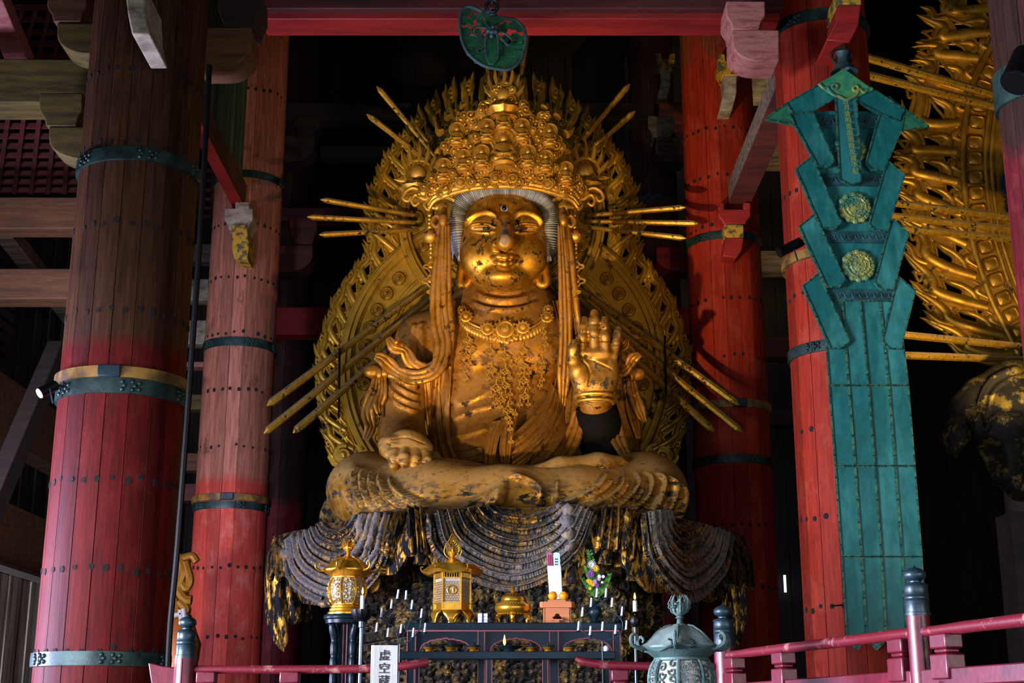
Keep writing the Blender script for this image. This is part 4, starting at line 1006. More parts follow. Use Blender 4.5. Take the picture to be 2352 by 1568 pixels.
def jewel():
    mb = MB(); mb.ell((0, 0, 0), (.12, .11, .12), 20, 14); mb.lathe([(.05, .10), (.02, .16), (0, .2)], (0, 0, 0), 12)
    for k in range(9):
        a = -PI/2-2.2+k*4.4/8+PI; s = .24+.05*math.cos(a-PI/2)
        a = PI/2+(k-4)*.52
        s = .2; b0 = np.array([s*math.cos(a), .0, s*math.sin(a)]); t = np.array([math.cos(a)*.4, 0, math.sin(a)+.5]); t /= np.linalg.norm(t)
        h = .17+.14*(1-abs(k-4)/4)
        mb.tube([b0-t*.03, b0+t*h*.4+(0.02*np.sign(b0[0]), 0, 0), b0+t*h], [.03, .034, .004], 6, flat=.7)
        mb.tube([(s*math.cos(a+q), 0, s*math.sin(a+q)) for q in (-.26, 0, .26)], .022, 6)
    mb.lathe([(0, -.14), (.2, -.16), (.26, -.22), (.18, -.3), (.24, -.36), (0, -.36)], (0, 0, 0), 20, fr=lambda a: 1+.1*np.cos(8*a))
    return mb
j0 = build('flaming_jewel', jewel(), m_crown, CROWN, off=(0, 0, 0)); j0.location = shell(1157, 219, .02)-WO[STAT.name]; j0.scale = (1.15, 1, 1.3)
for x, y in ((961, 398), (1345, 393)):
    o = j0.copy(); COL.objects.link(o); o.parent = CROWN; o.location = P(x, y, 24.2)-WO[STAT.name]; o.scale = (1.3, 1.1, 1.35)
fl = lambda x, y, out=0: P(x, y, 23.95-out)
for s, cx in ((1, 0), (-1, 2312)):
    mb = MB()
    X = lambda x: x if s == 1 else cx-x
    for pts, r_ in (([(1000, 452), (975, 442), (950, 432), (932, 440), (926, 455), (936, 462), (944, 452)], .045), ([(1000, 458), (975, 458), (955, 448), (946, 460), (952, 472), (962, 466)], .045), ([(1020, 462), (1000, 466), (985, 460), (975, 470), (984, 482), (994, 474)], .045), ([(1040, 452), (1010, 440), (985, 425), (975, 415)], .06), ([(1045, 462), (1020, 450), (990, 440)], .07)):
        p = cr([tuple(fl(X(x), y)) for x, y in pts], 6); mb.tube(p, np.linspace(r_, r_*.6, len(p)), 8)
    mb.ell(fl(X(1008), 472, .05), (.18, .05, .1)); mb.ell(fl(X(995), 440, .03), (.3, .08, .12))
    for k in range(16): spiral(mb, X(965+rnd.uniform(0, 60)), 425+rnd.uniform(0, 22), 8, 1.2, rnd.uniform(0, 6), s, .03, f=fl)
    build('scroll_wing', mb, m_crown, CROWN)
for s, x0 in ((1, 1016), (-1, 1297)):
    mb = MB()
    for k in range(5):
        a = [(x0, 503), (x0-s*14, 496+k*1.5), (x0-s*(24-k*2.5), 510), (x0-s*14, 521-k*2), (x0, 508)]
        mb.tube(cr([tuple(P(x, y, 23.5+.03*k)) for x, y in a], 6), .035, 8)
    mb.ell(P(x0+s*2, 505, 23.42), (.08, .08, .13)); mb.tube([P(x0+s*4, 480, 23.6), P(x0+s*3, 500, 23.5)], [.06, .08], 8)
    build('temple_bow', mb, m_body, CROWN)
for sx in (989, 1322):
    mb = MB()
    for y in (494, 503, 512, 521): mb.ell(P(sx-2, y, 23.6), (.045, .045, .05), 10, 8)
    for y in (562, 570, 580, 590): mb.ell(P(sx+1, y, 23.6), (.035, .035, .04), 10, 8)
    mb.ell(P(sx, 543, 23.6), (.125, .125, .125), 20, 14)
    for dx, dy in ((-8, -3), (9, -5), (0, 10)): pass
    mb.tube([P(sx-1, 480, 23.6), P(sx, 600, 23.6)], .01, 6)
    for y, w in ((612, .11), (645, .13), (670, .06)):
        q = P(sx+2, y, 23.6); mb.tube(cr([q+(w*math.cos(a)*(1+.25*math.cos(4*a)), 0, .7*w*math.sin(a)*(1+.25*math.cos(4*a))) for a in np.linspace(0, 2*PI, 16, endpoint=False)], 3, closed=True), .02, 6, cap=False); mb.ell(q, (w*.5, .02, w*.35), 10, 6)
        mb.lathe([(0, 0), (.03, -.01), (.05, -.08), (0, -.08)], q-(0, 0, w*.8), 10)
    mb.tube([P(sx+1, 600, 23.6), P(sx+2, 672, 23.6)], .008, 6)
    o = build('hanging_tassel', mb, m_crown, CROWN)
    for dx, dz in ((-.07, .03), (.075, .02)): mb = MB(); mb.ell(P(sx, 543, 23.6)+(dx, -.09, dz), (.035, .03, .045), 10, 8); build('red_opening', mb, m_red, o)
# ================================================================ mandorla with its rods
YH = 26.7
HALO = thing('mandorla', tuple(A(P(1155, 1100, YH)[0], YH, ZP)), 'large openwork golden halo with a flame border standing behind the seated statue', 'halo')
mm_ = mpp(1155, 700, YH)
H = lambda x, y, o=0.: P(x, y, YH-o)
def disc_band(mb, cx, cy, r0, r1, a0, a1, o, th=.08, n=80, ky=1.):
    a = np.radians(np.linspace(a0, a1, n)); G = []
    for r, q in ((r0, -th), (r0, o-.02), (r0+1.5, o), (r1-1.5, o), (r1, o-.02), (r1, -th)):
        G.append([H(cx+r*math.cos(t), cy-r*ky*math.sin(t), q) for t in a])
    mb.grid(np.array(G))
mb = MB()
disc_band(mb, 1155, 850, 2, 352, 0, 360, 0, .08, 100, .97)
disc_band(mb, 1152, 500, 2, 214, 0, 360, .05, .08, 90)
build('field', mb, m_halo, HALO)
mb = MB()
for r0, r1, o in ((350, 378, .12), (362, 374, .17), (268, 292, .14), (274, 286, .19)): disc_band(mb, 1155, 850, r0, r1, -38, 218, o, .08, 110, .97)
for r0, r1, o in ((212, 240, .26), (220, 233, .31), (158, 176, .2), (164, 171, .25)): disc_band(mb, 1152, 500, r0, r1, 0, 360, o, .06, 120)
build('rim', mb, m_halo, HALO)
def boss():
    mb = MB(); r = .115
    mb.lathe([(0, .09), (r*.3, .08), (r*.36, .045), (r*.5, .04), (r*.58, .06), (r*.68, .035), (r*.8, .03), (r*.92, .055), (r*1.05, .02), (r*1.05, -.02)], (0, 0, 0), 28, axis=FX); return mb
b0 = build('boss', boss(), m_halo, HALO, off=(0, 0, 0)); kb = 0
for cx, cy, r, ky, angs, o in ((1155, 850, 322, .97, list(range(-30, 212, 8)), .02), (1152, 500, 194, 1, list(range(180, 362, 20))+[20, 160], .07)):
    for a in angs:
        t = math.radians(a); x, y = cx+r*math.cos(t), cy-r*ky*math.sin(t)
        if cx == 1155 and (x-1152)**2+(y-500)**2 < 252**2: continue
        q = b0 if kb == 0 else b0.copy()
        if kb: COL.objects.link(q); q.parent = HALO
        kb += 1; q.location = H(x, y, o)-WO[HALO.name]; q.scale = (1.15,)*3
mb = MB()   # scrolls on the round field behind the head
for x, y, r in ((1025, 590, 20), (1045, 620, 16), (1020, 560, 14), (1290, 590, 22), (1275, 625, 16), (1295, 555, 14), (1288, 470, 16), (1030, 655, 10), (1280, 655, 10)):
    for k in range(2): spiral(mb, x, y, r-k*5, 1.6, k*2+x, 1, .05, f=lambda a, b, o=0: H(a, b, .1))
build('scrollwork', mb, m_halo, HALO)
# ---- flame border
def path(pts): return cr(np.array(pts, float), 14)
inL = path([(838, 1062), (812, 1018), (793, 965), (780, 915), (775, 860), (778, 820), (788, 780), (803, 738), (822, 698), (841, 663), (868, 632), (900, 600), (914, 575), (910, 530), (912, 480), (920, 440), (938, 395), (965, 355), (1000, 318), (1040, 288), (1085, 268), (1150, 255)])
outL = path([(756, 1062), (742, 1015), (732, 965), (724, 915), (720, 860), (722, 815), (732, 770), (748, 722), (765, 678), (786, 645), (808, 612), (832, 580), (836, 555), (832, 515), (838, 470), (848, 425), (868, 375), (898, 330), (935, 283), (985, 228), (1050, 185), (1150, 160)])
def caps2(px, py, pl, rs):
    d = np.full(px.shape, 1e9); rr = np.interp(np.linspace(0, 1, len(pl)), np.linspace(0, 1, len(rs)), rs)
    for k in range(len(pl)-1):
        a = pl[k]; e = pl[k+1]-a; t = np.clip(((px-a[0])*e[0]+(py-a[1])*e[1])/((e*e).sum()+1e-9), 0, 1)
        d = np.minimum(d, np.hypot(px-a[0]-t*e[0], py-a[1]-t*e[1])-(rr[k]+(rr[k+1]-rr[k])*t))
    return d
def flame_plate(inn, out, YH, mir, seed, pitch, band, tk, hs, ends, X0, X1, y0, y1, res, adv, lipr, taper=True):
    "pierced plate of flames: tongues and inner band, minus heart-shaped openings; returns plate (V, Q) and its raised lips"
    L = np.r_[0, np.cumsum(np.hypot(*np.diff(inn, axis=0).T))]; Ln = L[-1]; r_ = random.Random(seed); mp_ = mpp(1155 if X0 < 1500 else 2250, 500, YH)
    def at(s, w):
        s = min(max(s, 0), Ln); f = np.interp(s, L, np.arange(len(L))); i = min(int(f), len(L)-2); g = f-i
        a = inn[i]*(1-g)+inn[i+1]*g; b = out[i]*(1-g)+out[i+1]*g; return a+(b-a)*w
    rel = MB(); ton = []; hol = []; s = ends[0]
    Hq = lambda p, o: P((2312-p[0]) if mir else p[0], p[1], YH-o)
    while s < Ln-ends[1]:
        av = 1-(.72*min(1, max(0, (s/Ln-.55)/.4)) if taper else 0); q = (.84+.16*av)*tk; a_ = adv*av; e = r_.uniform(.94, 1.08)
        m = cr([at(s-14*a_, .10), at(s+2*a_, .42), at(s+20*a_, .68), at(s+38*a_, .68), at(s+54*a_, .74), at(s+70*a_, .90*e), at(s+84*a_, 1.06*e)], 4); mr_ = [12*q, 15*q, 14*q, 12*q, 10*q, 6.5*q, .8]
        h = cr([at(s-2*a_, .2), at(s+12*a_, .20), at(s+26*a_, .30), at(s+33*a_, .42), at(s+38*a_, .52), at(s+46*a_, .62)], 4); hr = [9*q, 9*q, 8*q, 6*q, 4*q, .8]
        t3 = cr([at(s+10*a_, .70), at(s+16*a_, .84), at(s+30*a_, .9), at(s+42*a_, 1.0*e)], 4); tr = [8*q, 8*q, 5.5*q, .8]
        ton += [(m, mr_), (h, hr), (t3, tr)]
        hol.append((at(s+16*a_, .46), at(s+32*a_, .52)-at(s+8*a_, .40), 8.5*hs*(.75+.25*av)))
        hol.append((at(s+46*a_, .84), at(s+60*a_, .98)-at(s+40*a_, .78), 3.5*hs))
        if r_.random() < .7: hol.append((at(s+34*a_, .22), at(s+46*a_, .28)-at(s+28*a_, .18), 5*hs))
        for pl, rs, o in ((m, mr_, .06), (h, hr, .045), (t3, tr, .045)):
            rr = np.interp(np.linspace(0, 1, len(pl)), np.linspace(0, 1, len(rs)), rs)*mp_*.55; rel.tube(np.array([Hq(x, o) for x in pl]), rr, 7, flat=.9)
        c_ = cr([at(s+2*a_, .02), at(s+16*a_, .15), at(s+26*a_, .08), at(s+36*a_, .17)], 4); rel.tube(np.array([Hq(x, .07) for x in c_]), np.interp(np.linspace(0, 1, len(c_)), [0, .4, 1], [3*q, 6*q, .6])*mp_*.8, 6)
        s += (pitch-pitch*.55*(1-av))*r_.uniform(.94, 1.06)
    v = Vol(P(X0, y1, YH)+A(-.2, -.12, 0), P(X1, y0, YH)+A(.2, .12, 0), res)
    XX, ZZ = np.meshgrid(v.ax[0], v.ax[2], indexing='ij'); px, py, _ = proj(np.stack([XX, np.full(XX.shape, YH), ZZ], -1))
    if mir: px = 2312-px
    b_, sg, fr = seg_dist(px, py, inn); ref = out[len(out)//3]; _, sr, _ = seg_dist(np.array([ref[0]]), np.array([ref[1]]), inn); do = b_*sg*sr[0]
    d = np.maximum(do-band, -do-5)
    for pl, rs in ton: d = np.minimum(d, caps2(px, py, pl, rs))
    kept = []
    for c, ax, R0 in hol:
        if R0*mp_ < .012 or any(np.hypot(*(c-k)) < R0*1.6 for k in kept): continue
        kept.append(c); ax = ax/(np.linalg.norm(ax)+1e-9); pr = np.array([-ax[1], ax[0]])
        pp_ = lambda u, w: c+ax*u*R0+pr*w*R0
        hd = np.minimum(caps2(px, py, np.array([pp_(-.5, .45), pp_(.5, .1), pp_(2.2, .3)]), [R0*.62, R0*.55, R0*.12]), caps2(px, py, np.array([pp_(-.5, -.45), pp_(.5, .1)]), [R0*.62, R0*.5]))
        d = np.maximum(d, -hd)
        base = [(-.75, .0), (-1.15, .5), (-.75, 1.1), (.1, 1.0), (1.0, .65), (2.2, .42), (2.7, .3), (1.9, .05), (.9, -.45), (.0, -1.0), (-.75, -1.1), (-1.15, -.5)]
        hq = cr([pp_(a*1.12, b2*1.15) for a, b2 in base], 3, closed=True); hq = np.vstack([hq, hq[:1]]); rel.tube(np.array([Hq(x, .06) for x in hq]), lipr, 6, cap=False)
    d = d*mp_; ya = np.abs(v.ax[1]-YH)-.055; r0 = .045; D3 = d[:, None, :]*np.ones((1, len(ya), 1)); Y3 = ya[None, :, None]
    v.F = (np.hypot(np.maximum(D3+r0, 0), np.maximum(Y3+r0, 0))+np.minimum(np.maximum(D3, Y3)+r0, 0)-r0).astype(np.float32)
    v.F[[0, -1]] = 1; v.F[:, :, [0, -1]] = 1
    V, Q = v.mesh(); return relax(V, Q, 1), Q, rel
for m in (0, 1):
    Vp, Qp, rel = flame_plate(inL, outL, YH, m, 3, 50, 14, .92, 1., (0, 2), 705 if not m else 1100, 1215 if not m else 1610, 140, 1085, .021, 1., .026)
    mb = MB(); mb.v = [Vp]; mb.f = [tuple(t) for t in Qp.tolist()]; mb.m = [0]*len(Qp); mb.n = len(Vp)
    fo = build('flame_border', mb, m_flame, HALO, smooth=180); build('flame_relief', rel, m_flame, fo, smooth=60)
for s, X in ((1, lambda x: x), (-1, lambda x: 2312-x)):
    mb = MB()
    for k in range(3): spiral(mb, X(788), 1045, 22-k*5, 1.7, 1.2+k, s, .06, f=lambda a, b, o=0: H(a, b, .1))
    mb.prism([H(X(x), y, .05) for x, y in [(752, 1050), (762, 1068), (790, 1080), (850, 1080), (835, 1030), (800, 1010), (765, 1020)]], (0, .1, 0))
    build('base_scroll', mb, m_flame, HALO)
# lotus-like rim behind the knees
mb = MB(); c0 = P(1158, 1130, 25.9)
a = np.linspace(0, PI, 90); G = []
for rx, rz, dy in ((3.3, .62, .2), (3.42, .72, 0), (3.46, .76, -.05), (3.40, .70, -.08), (3.34, .64, -.08), (3.2, .5, 0)):
    G.append([A(c0[0]+rx*np.sign(math.cos(t))*abs(math.cos(t))**.35, 25.9+dy, ZP+rz*1.75*math.sin(t)**.5) for t in a])
mb.grid(np.array(G)); mb.prism([A(c0[0]+3.3*np.sign(math.cos(t))*abs(math.cos(t))**.35, 25.9, ZP+1.1*math.sin(t)**.5) for t in a], (0, .4, 0))
build('lotus_seat_rim', mb, m_carve, HALO)
# ---- the radiating rods
rods = [((865, 198), (1003, 362), 25.6), ((842, 262), (1000, 385), 25.6), ((1447, 193), (1303, 362), 25.6), ((1459, 255), (1308, 388), 25.6),
        ((736, 458), (950, 494), 25.4), ((705, 498), (952, 511), 25.4), ((733, 539), (962, 527), 25.4), ((1575, 476), (1350, 495), 25.4), ((1607, 513), (1350, 508), 25.4), ((1576, 547), (1352, 522), 25.4),
        ((1112, 60), (1130, 262), 25.9), ((1153, 60), (1153, 262), 25.9), ((1213, 60), (1186, 262), 25.9),
        ((613, 932), (985, 655), 25.2), ((606, 996), (992, 683), 25.2), ((673, 994), (998, 715), 25.2), ((1699, 930), (1328, 662), 25.2), ((1706, 992), (1332, 688), 25.2), ((1640, 990), (1334, 712), 25.2)]
for i, (a, b_, Y) in enumerate(rods):
    pa, pb_ = P(*a, Y), P(*b_, 26.35); r1 = .078 if i >= 13 else .062; d = (pb_-pa)/np.linalg.norm(pb_-pa)
    mb = MB(); mb.tube([pa, pa+d*.1, pa+d*.12, pb_], [.012, r1*.92, r1, r1*.72], 8, up=(0, 0, 1)); build('rod', mb, m_rod, HALO, smooth=30)
mb = MB()
for p_, q_ in (((780, 800), (778, 960)), ((1527, 770), (1530, 905))): mb.tube([P(*p_, 25.6), P(*q_, 25.5)], .02, 6)
build('rod_brace', mb, m_black, HALO)
# ================================================================ pedestal with carved drapery
PED = thing('draped_pedestal', (P(1190, 1163, 24)[0], 23.5, ZF), 'wide statue pedestal hung with dark carved drapery in swagged folds, gilt carving beneath', 'pedestal')
cor = [Pz(650, 1228, ZP), Pz(938, 1165, ZP), Pz(1448, 1165, ZP), Pz(1690, 1222, ZP)]
cor[0][1] = min(cor[0][1], 25); 
back = [A(cor[3][0]+.05, 27.0, ZP), A(cor[0][0]-.05, 27.0, ZP)]
mb = MB(); mb.prism([c-A(0, 0, .0) for c in cor+back], (0, 0, -.35)); build('top_slab', mb, m_drape, PED, bev=.05)
def fam(inn, out, n, w0, w1, h):
    inn = np.array(inn, float); out = np.array(out, float)
    return [(inn+(out-inn)*(k/(n-1))**1.02, w0+(w1-w0)*k/(n-1), h*(.7+.3*k/(n-1)), 'pal') for k in range(n)]
def vert(xs0, xs1, y0, y1, w, h): return [([(a, y0), ((a+b)/2, (y0+y1)/2), (b, y1)], w, h, 'ridge') for a, b in zip(xs0, xs1)]
SC = fam([(1112, 1168), (1150, 1192), (1205, 1200), (1262, 1192), (1298, 1168)], [(975, 1168), (1012, 1275), (1165, 1350), (1305, 1290), (1378, 1168)], 7, 9, 12, .2)
SC += vert([945, 958, 968], [952, 966, 980], 1168, 1276, 8, .15)+vert([1392, 1406, 1420, 1434], [1376, 1394, 1412, 1426], 1168, 1268, 8, .15)
hemC = [(940, 1282), (960, 1279), (985, 1279), (995, 1300), (1020, 1318), (1070, 1336), (1120, 1352), (1165, 1358), (1215, 1354), (1255, 1345), (1285, 1350), (1308, 1347), (1316, 1318), (1345, 1295), (1372, 1268), (1400, 1270), (1430, 1273)]
SL = fam([(742, 1206), (758, 1228), (790, 1232), (818, 1214), (838, 1190)], [(664, 1236), (690, 1340), (790, 1390), (880, 1318), (926, 1172)], 7, 9, 11, .2)+vert([640, 652], [655, 668], 1236, 1325, 7, .12)+[([(858, 1187), (850, 1240), (835, 1290)], 7, .08, 'ridge')]
hemL = [(645, 1335), (662, 1322), (672, 1330), (668, 1358), (690, 1364), (703, 1388), (735, 1393), (765, 1388), (800, 1386), (846, 1371), (872, 1358), (884, 1325), (912, 1322), (928, 1300), (938, 1280)]
SR = fam([(1512, 1184), (1530, 1212), (1560, 1226), (1588, 1220), (1602, 1208)], [(1464, 1172), (1482, 1285), (1560, 1376), (1640, 1325), (1672, 1222)], 6, 9, 11, .2)+vert([1446, 1456], [1432, 1448], 1172, 1290, 8, .12)
hemR = [(1418, 1274), (1428, 1296), (1440, 1322), (1458, 1328), (1472, 1350), (1490, 1364), (1520, 1364), (1558, 1380), (1605, 1378), (1628, 1386), (1642, 1358), (1665, 1340), (1688, 1345)]
hem = np.array([(650, 1318)]+hemL[1:]+hemC+hemR, float); hem[:, 0] = np.maximum.accumulate(hem[:, 0]+np.arange(len(hem))*1e-3)
line = [back[1]+A(0, -.4, 0)]+cor+[back[0]+A(0, -.4, 0)]
rp = [line[0]]
for i in range(1, len(line)-1):
    a, c, b_ = line[i-1], line[i], line[i+1]; r0 = .42
    u0 = (a-c)/np.linalg.norm(a-c); u1 = (b_-c)/np.linalg.norm(b_-c)
    for t in np.linspace(0, 1, 9): rp.append((c+u0*r0)*(1-t)**2+2*t*(1-t)*c+(c+u1*r0)*t*t)
rp.append(line[-1]); rp = np.array(rp); S_ = np.r_[0, np.cumsum(np.linalg.norm(np.diff(rp, axis=0), axis=1))]
nu, nv = 1150, 190; tt = np.linspace(0, S_[-1], nu); C = np.stack([np.interp(tt, S_, rp[:, k]) for k in range(3)], 1)
Tn = np.gradient(C, axis=0); Tn /= np.linalg.norm(Tn, axis=1, keepdims=True); Nn = np.stack([Tn[:, 1], -Tn[:, 0], 0*Tn[:, 0]], 1)
V = np.zeros((nu, nv, 3)); v = np.linspace(0, 1, nv)
for k in range(nu):
    b0 = C[k]+Nn[k]*.3; X_, _, _ = proj(b0); hy = np.interp(X_, hem[:, 0], hem[:, 1])
    if X_ < 662: hy = 1322+14*math.sin(k*.25)
    if X_ > 1680: hy = 1345+10*math.sin(k*.25)
    zb = P(X_, hy, b0[1])[2]
    out_ = .10+.22*np.sin(np.minimum(1, v*1.5)*PI/2)-.34*np.clip(1-v*22, 0, 1)**2
    V[k] = C[k]+Nn[k]*out_[:, None]; V[k, :, 2] = ZP+.02-(ZP-zb)*v-.0
V = V.reshape(-1, 3); I = np.arange(nu*nv).reshape(nu, nv); Q = np.stack([I[:-1, :-1], I[1:, :-1], I[1:, 1:], I[:-1, 1:]], -1).reshape(-1, 4); N = vnormals(V, Q)
if N[(nu//2)*nv+nv//2][1] > 0: N = -N; Q = Q[:, ::-1]
V, DD = sculpt(V, N, SC+SL+SR, ends=.05, face=False)
mb = MB(); mb.v = [V]; mb.f = [tuple(t) for t in Q.tolist()]; mb.m = [0]*len(Q); mb.n = len(V)
o = build('hanging_drapery', mb, m_drape, PED, smooth=180, clean=False, attr=np.clip(DD/.17, 0, 1.4).tolist()); md = o.modifiers.new('s', 'SOLIDIFY'); md.thickness = .09; md.offset = -1
# corner tails and rolled hems
def tail(name, pts, Y, rs, tw=0):
    mb = MB(); p = cr([tuple(q)+(Y,) for q in pts], 8); c = np.array([P(*q) for q in p]); n = len(c)
    rr = np.interp(np.linspace(0, 1, n), np.linspace(0, 1, len(rs)), rs); G = []
    a = np.arange(28)*2*PI/28; k = 1+.22*np.cos(5*a)
    for i in range(n): G.append(c[i]+np.stack([rr[i]*k*np.cos(a+i*.02), rr[i]*.6*k*np.sin(a+i*.02), 0*a], 1))
    mb.grid(np.array(G), cv=True); mb.f.append(tuple(mb.n-28+i for i in range(28))); mb.m.append(0)
    build(name, mb, m_drape, PED, smooth=60)
tail('corner_fold', [(640, 1238), (634, 1290), (630, 1360), (636, 1420), (646, 1470), (650, 1496)], 24.3, [.10, .18, .15, .17, .12, .015])
tail('corner_fold', [(655, 1330), (662, 1380), (668, 1420), (672, 1434)], 24.4, [.13, .16, .2, .05])
tail('corner_fold', [(690, 1360), (700, 1400), (704, 1420), (706, 1428)], 24.7, [.1, .1, .08, .02])
tail('corner_fold', [(1690, 1230), (1698, 1280), (1694, 1360), (1698, 1420), (1692, 1488)], 24.3, [.11, .17, .15, .14, .02])
tail('corner_fold', [(1672, 1320), (1668, 1360), (1664, 1390)], 24.4, [.1, .12, .03])
for x, y, Y, r in ((921, 1288, 21.1, .11), (968, 1281, 20.8, .13), (872, 1338, 21.7, .12), (1390, 1282, 20.8, .12), (1426, 1290, 21.0, .11), (1316, 1325, 20.75, .13), (1640, 1366, 24.0, .12), (1450, 1322, 21.3, .1)):
    mb = MB(); c = P(x, y, Y); G = []
    for t, k in ((0, .35), (.3, .7), (.55, .95), (.6, .98), (.56, .86), (.2, .5)): G.append([c+A(r*k*math.cos(a), r*k*.7*math.sin(a), r*(1.2-t*3.2)) for a in np.linspace(0, 2*PI, 20, endpoint=False)])
    mb.grid(np.array(G), cv=True); build('rolled_hem', mb, m_drape, PED, smooth=60)
# carved body of the pedestal
mb = MB(); inn = [cor[0]+A(1.5, .0, 0), cor[1]+A(.1, .75, 0), cor[2]+A(-.1, .75, 0), cor[3]+A(-1.3, .0, 0), back[0]-A(1.3, 0, 0), back[1]+A(1.5, 0, 0)]
mb.prism([A(c[0], c[1], ZP-.3) for c in inn], (0, 0, ZF-ZP+.3)); build('core', mb, m_carve, PED)
mb = MB()
for a, b_ in ((inn[0], inn[1]), (inn[1], inn[2]), (inn[2], inn[3])):
    n = np.cross(b_-a, (0, 0, 1)); n /= np.linalg.norm(n); n = n if n[1] < 0 else -n
    for z0, h_, o in ((3.05, .16, .25), (2.9, .12, .18), (2.25, .1, .12), (1.35, .1, .12), (1.1, .2, .3)): 
        mb.bar(A(a[0], a[1], z0)+n*o/2, A(b_[0], b_[1], z0)+n*o/2, o, h_)
for x in (1152, 1420, 1440): pass
build('gilt_mouldings', mb, m_carve, PED, bev=.02)
mb = MB(); rr = random.Random(9)
def onface(px, py):
    best = None
    for a, b_ in ((inn[0], inn[1]), (inn[1], inn[2]), (inn[2], inn[3])):
        n = np.cross(b_-a, (0, 0, 1)); n /= np.linalg.norm(n); n = n if n[1] < 0 else -n
        r = ray(px, py); t = ((a-A(0, 0, CZ))@n)/(r@n); q = A(0, 0, CZ)+r*t; s = (q-a)[:2]@(b_-a)[:2]/((b_-a)[:2]@(b_-a)[:2])
        if 0 <= s <= 1 and (best is None or q[1] > best[1]): best = q
    return best
for gy in range(1345, 1568, 17):
    for gx in range(690, 1640, 19):
        x = gx+rr.uniform(-6, 6); y = gy+rr.uniform(-5, 5); q = onface(x, y)
        if q is None: continue
        f = lambda a, b, o=0, q=q: q+A(0, -.06, 0)
        for k in range(2): spiral(mb, x, y, rr.uniform(7, 12)-k*3, 1.4, rr.uniform(0, 6), rr.choice((-1, 1)), .035, f=f)
        e = q+A(0, -.05, 0); d = rr.uniform(0, 6.3); mb.tube(cr([e, e+A(.08*math.cos(d), -.03, .08*math.sin(d)), e+A(.16*math.cos(d+.5), 0, .16*math.sin(d+.5))], 3), [.04]*4+[.03]*2+[.006], 6)
for cx_, cy_ in ((915, 1450),):
    q = onface(cx_, cy_)-A(0, .15, 0)
    for r_, w_ in ((.2, .04), (.16, .02)): mb.tube([q+A(r_*math.cos(a)*.75, 0, r_*1.5*math.sin(a)) for a in np.linspace(0, 2*PI, 30)], w_, 6, cap=False)
build('scroll_carving', mb, m_carve, PED, smooth=60)
# ================================================================ altar, lanterns, offerings
def flat_text(name, s, mat, parent, origin, size, ext=.002, vertical=True, width=1., R=None, pitch=None, bold=0., drift=0.):
    "brush characters as thin raised meshes, stacked downwards"
    mb = MB()
    for k, ch in enumerate(s):
        cu = bpy.data.curves.new('t', 'FONT'); cu.body = ch; cu.size = size; cu.extrude = ext; cu.offset = bold; cu.align_x = 'CENTER'; cu.align_y = 'CENTER'
        ob = bpy.data.objects.new('t', cu); COL.objects.link(ob); dg = bpy.context.evaluated_depsgraph_get(); me = ob.evaluated_get(dg).to_mesh()
        V = np.array([v.co[:] for v in me.vertices]).reshape(-1, 3); F = [tuple(p.vertices) for p in me.polygons]
        if len(V):
            cx = (V[:, :2].max(0)+V[:, :2].min(0))/2; V[:, :2] -= cx
            W3 = np.stack([V[:, 0]*width+k*drift, -V[:, 2], V[:, 1]-k*(pitch or size*1.08)], 1)
            mb.add(W3, F)
        ob.evaluated_get(dg).to_mesh_clear(); bpy.data.objects.remove(ob); bpy.data.curves.remove(cu)
    V = np.vstack(mb.v); 
    if R is not None: V = V@np.asarray(R).T
    mb.v = [V+np.asarray(origin)]
    return build(name, mb, mat, parent, smooth=0, clean=False)
YT = 15.0
zt = P(1176, 1430, YT)[2]; px1 = mpp(1176, 1430, YT)
XT = lambda x, Y=YT: P(x, 1430, Y)[0]
ZT = lambda y, Y=YT: P(1176, y, Y)[2]
T = thing('altar_table', (XT(1176), YT+.35, ZF), 'long blue-black lacquered altar table with cusped openings and red edging below the statue', 'altar table')
mb = MB(); mb.box(((XT(928)+XT(1427))/2, YT+.38, zt-.035), (XT(1427)-XT(928), .8, .075)); build('tabletop', mb, m_lacq, T, bev=.008)
mb = MB(); mb.box(((XT(934)+XT(1422))/2, YT+.37, zt-.082), (XT(1422)-XT(934), .76, .018)); build('red_moulding', mb, m_lredge, T)
posts = [(936, 955), (1098, 1113), (1262, 1282), (1408, 1424)]
for a, b_ in posts:
    for yy in (.02, .68):
        mb = MB(); w = XT(b_)-XT(a); x = (XT(a)+XT(b_))/2
        mb.box((x, YT+yy+.03, (ZF+zt-.09)/2), (w, .07, zt-.09-ZF)); 
        for s in (-1, 1): mb.box((x+s*w*.5, YT+yy-.008, (ZF+zt-.09)/2), (.012, .014, zt-.09-ZF), mi=1)
        build('leg', mb, [m_lacq, m_lredge], T)
def cusp(x0, x1, yb, yt):
    "cusped arch outline px from left foot to right foot"
    n = 5; pts = []; W_ = (x1-x0)/2; cx = (x0+x1)/2
    env = lambda u: yb-(yb-yt)*math.sqrt(max(0, 1-abs(u)**2.4))
    us = [-1, -.72, -.42, -.12, 0, .12, .42, .72, 1]
    for i in range(len(us)-1):
        for k in range(6):
            u = us[i]+(us[i+1]-us[i])*k/6; y = env(u)
            if 1 <= i <= 6: y += 2.5*(1-math.sin(k/6*PI))*(.6) if i not in (3, 4) else (2.0*abs(u)/.12-2.2)*.8
            pts.append((cx+u*W_, y))
    pts.append((x1, yb)); return pts
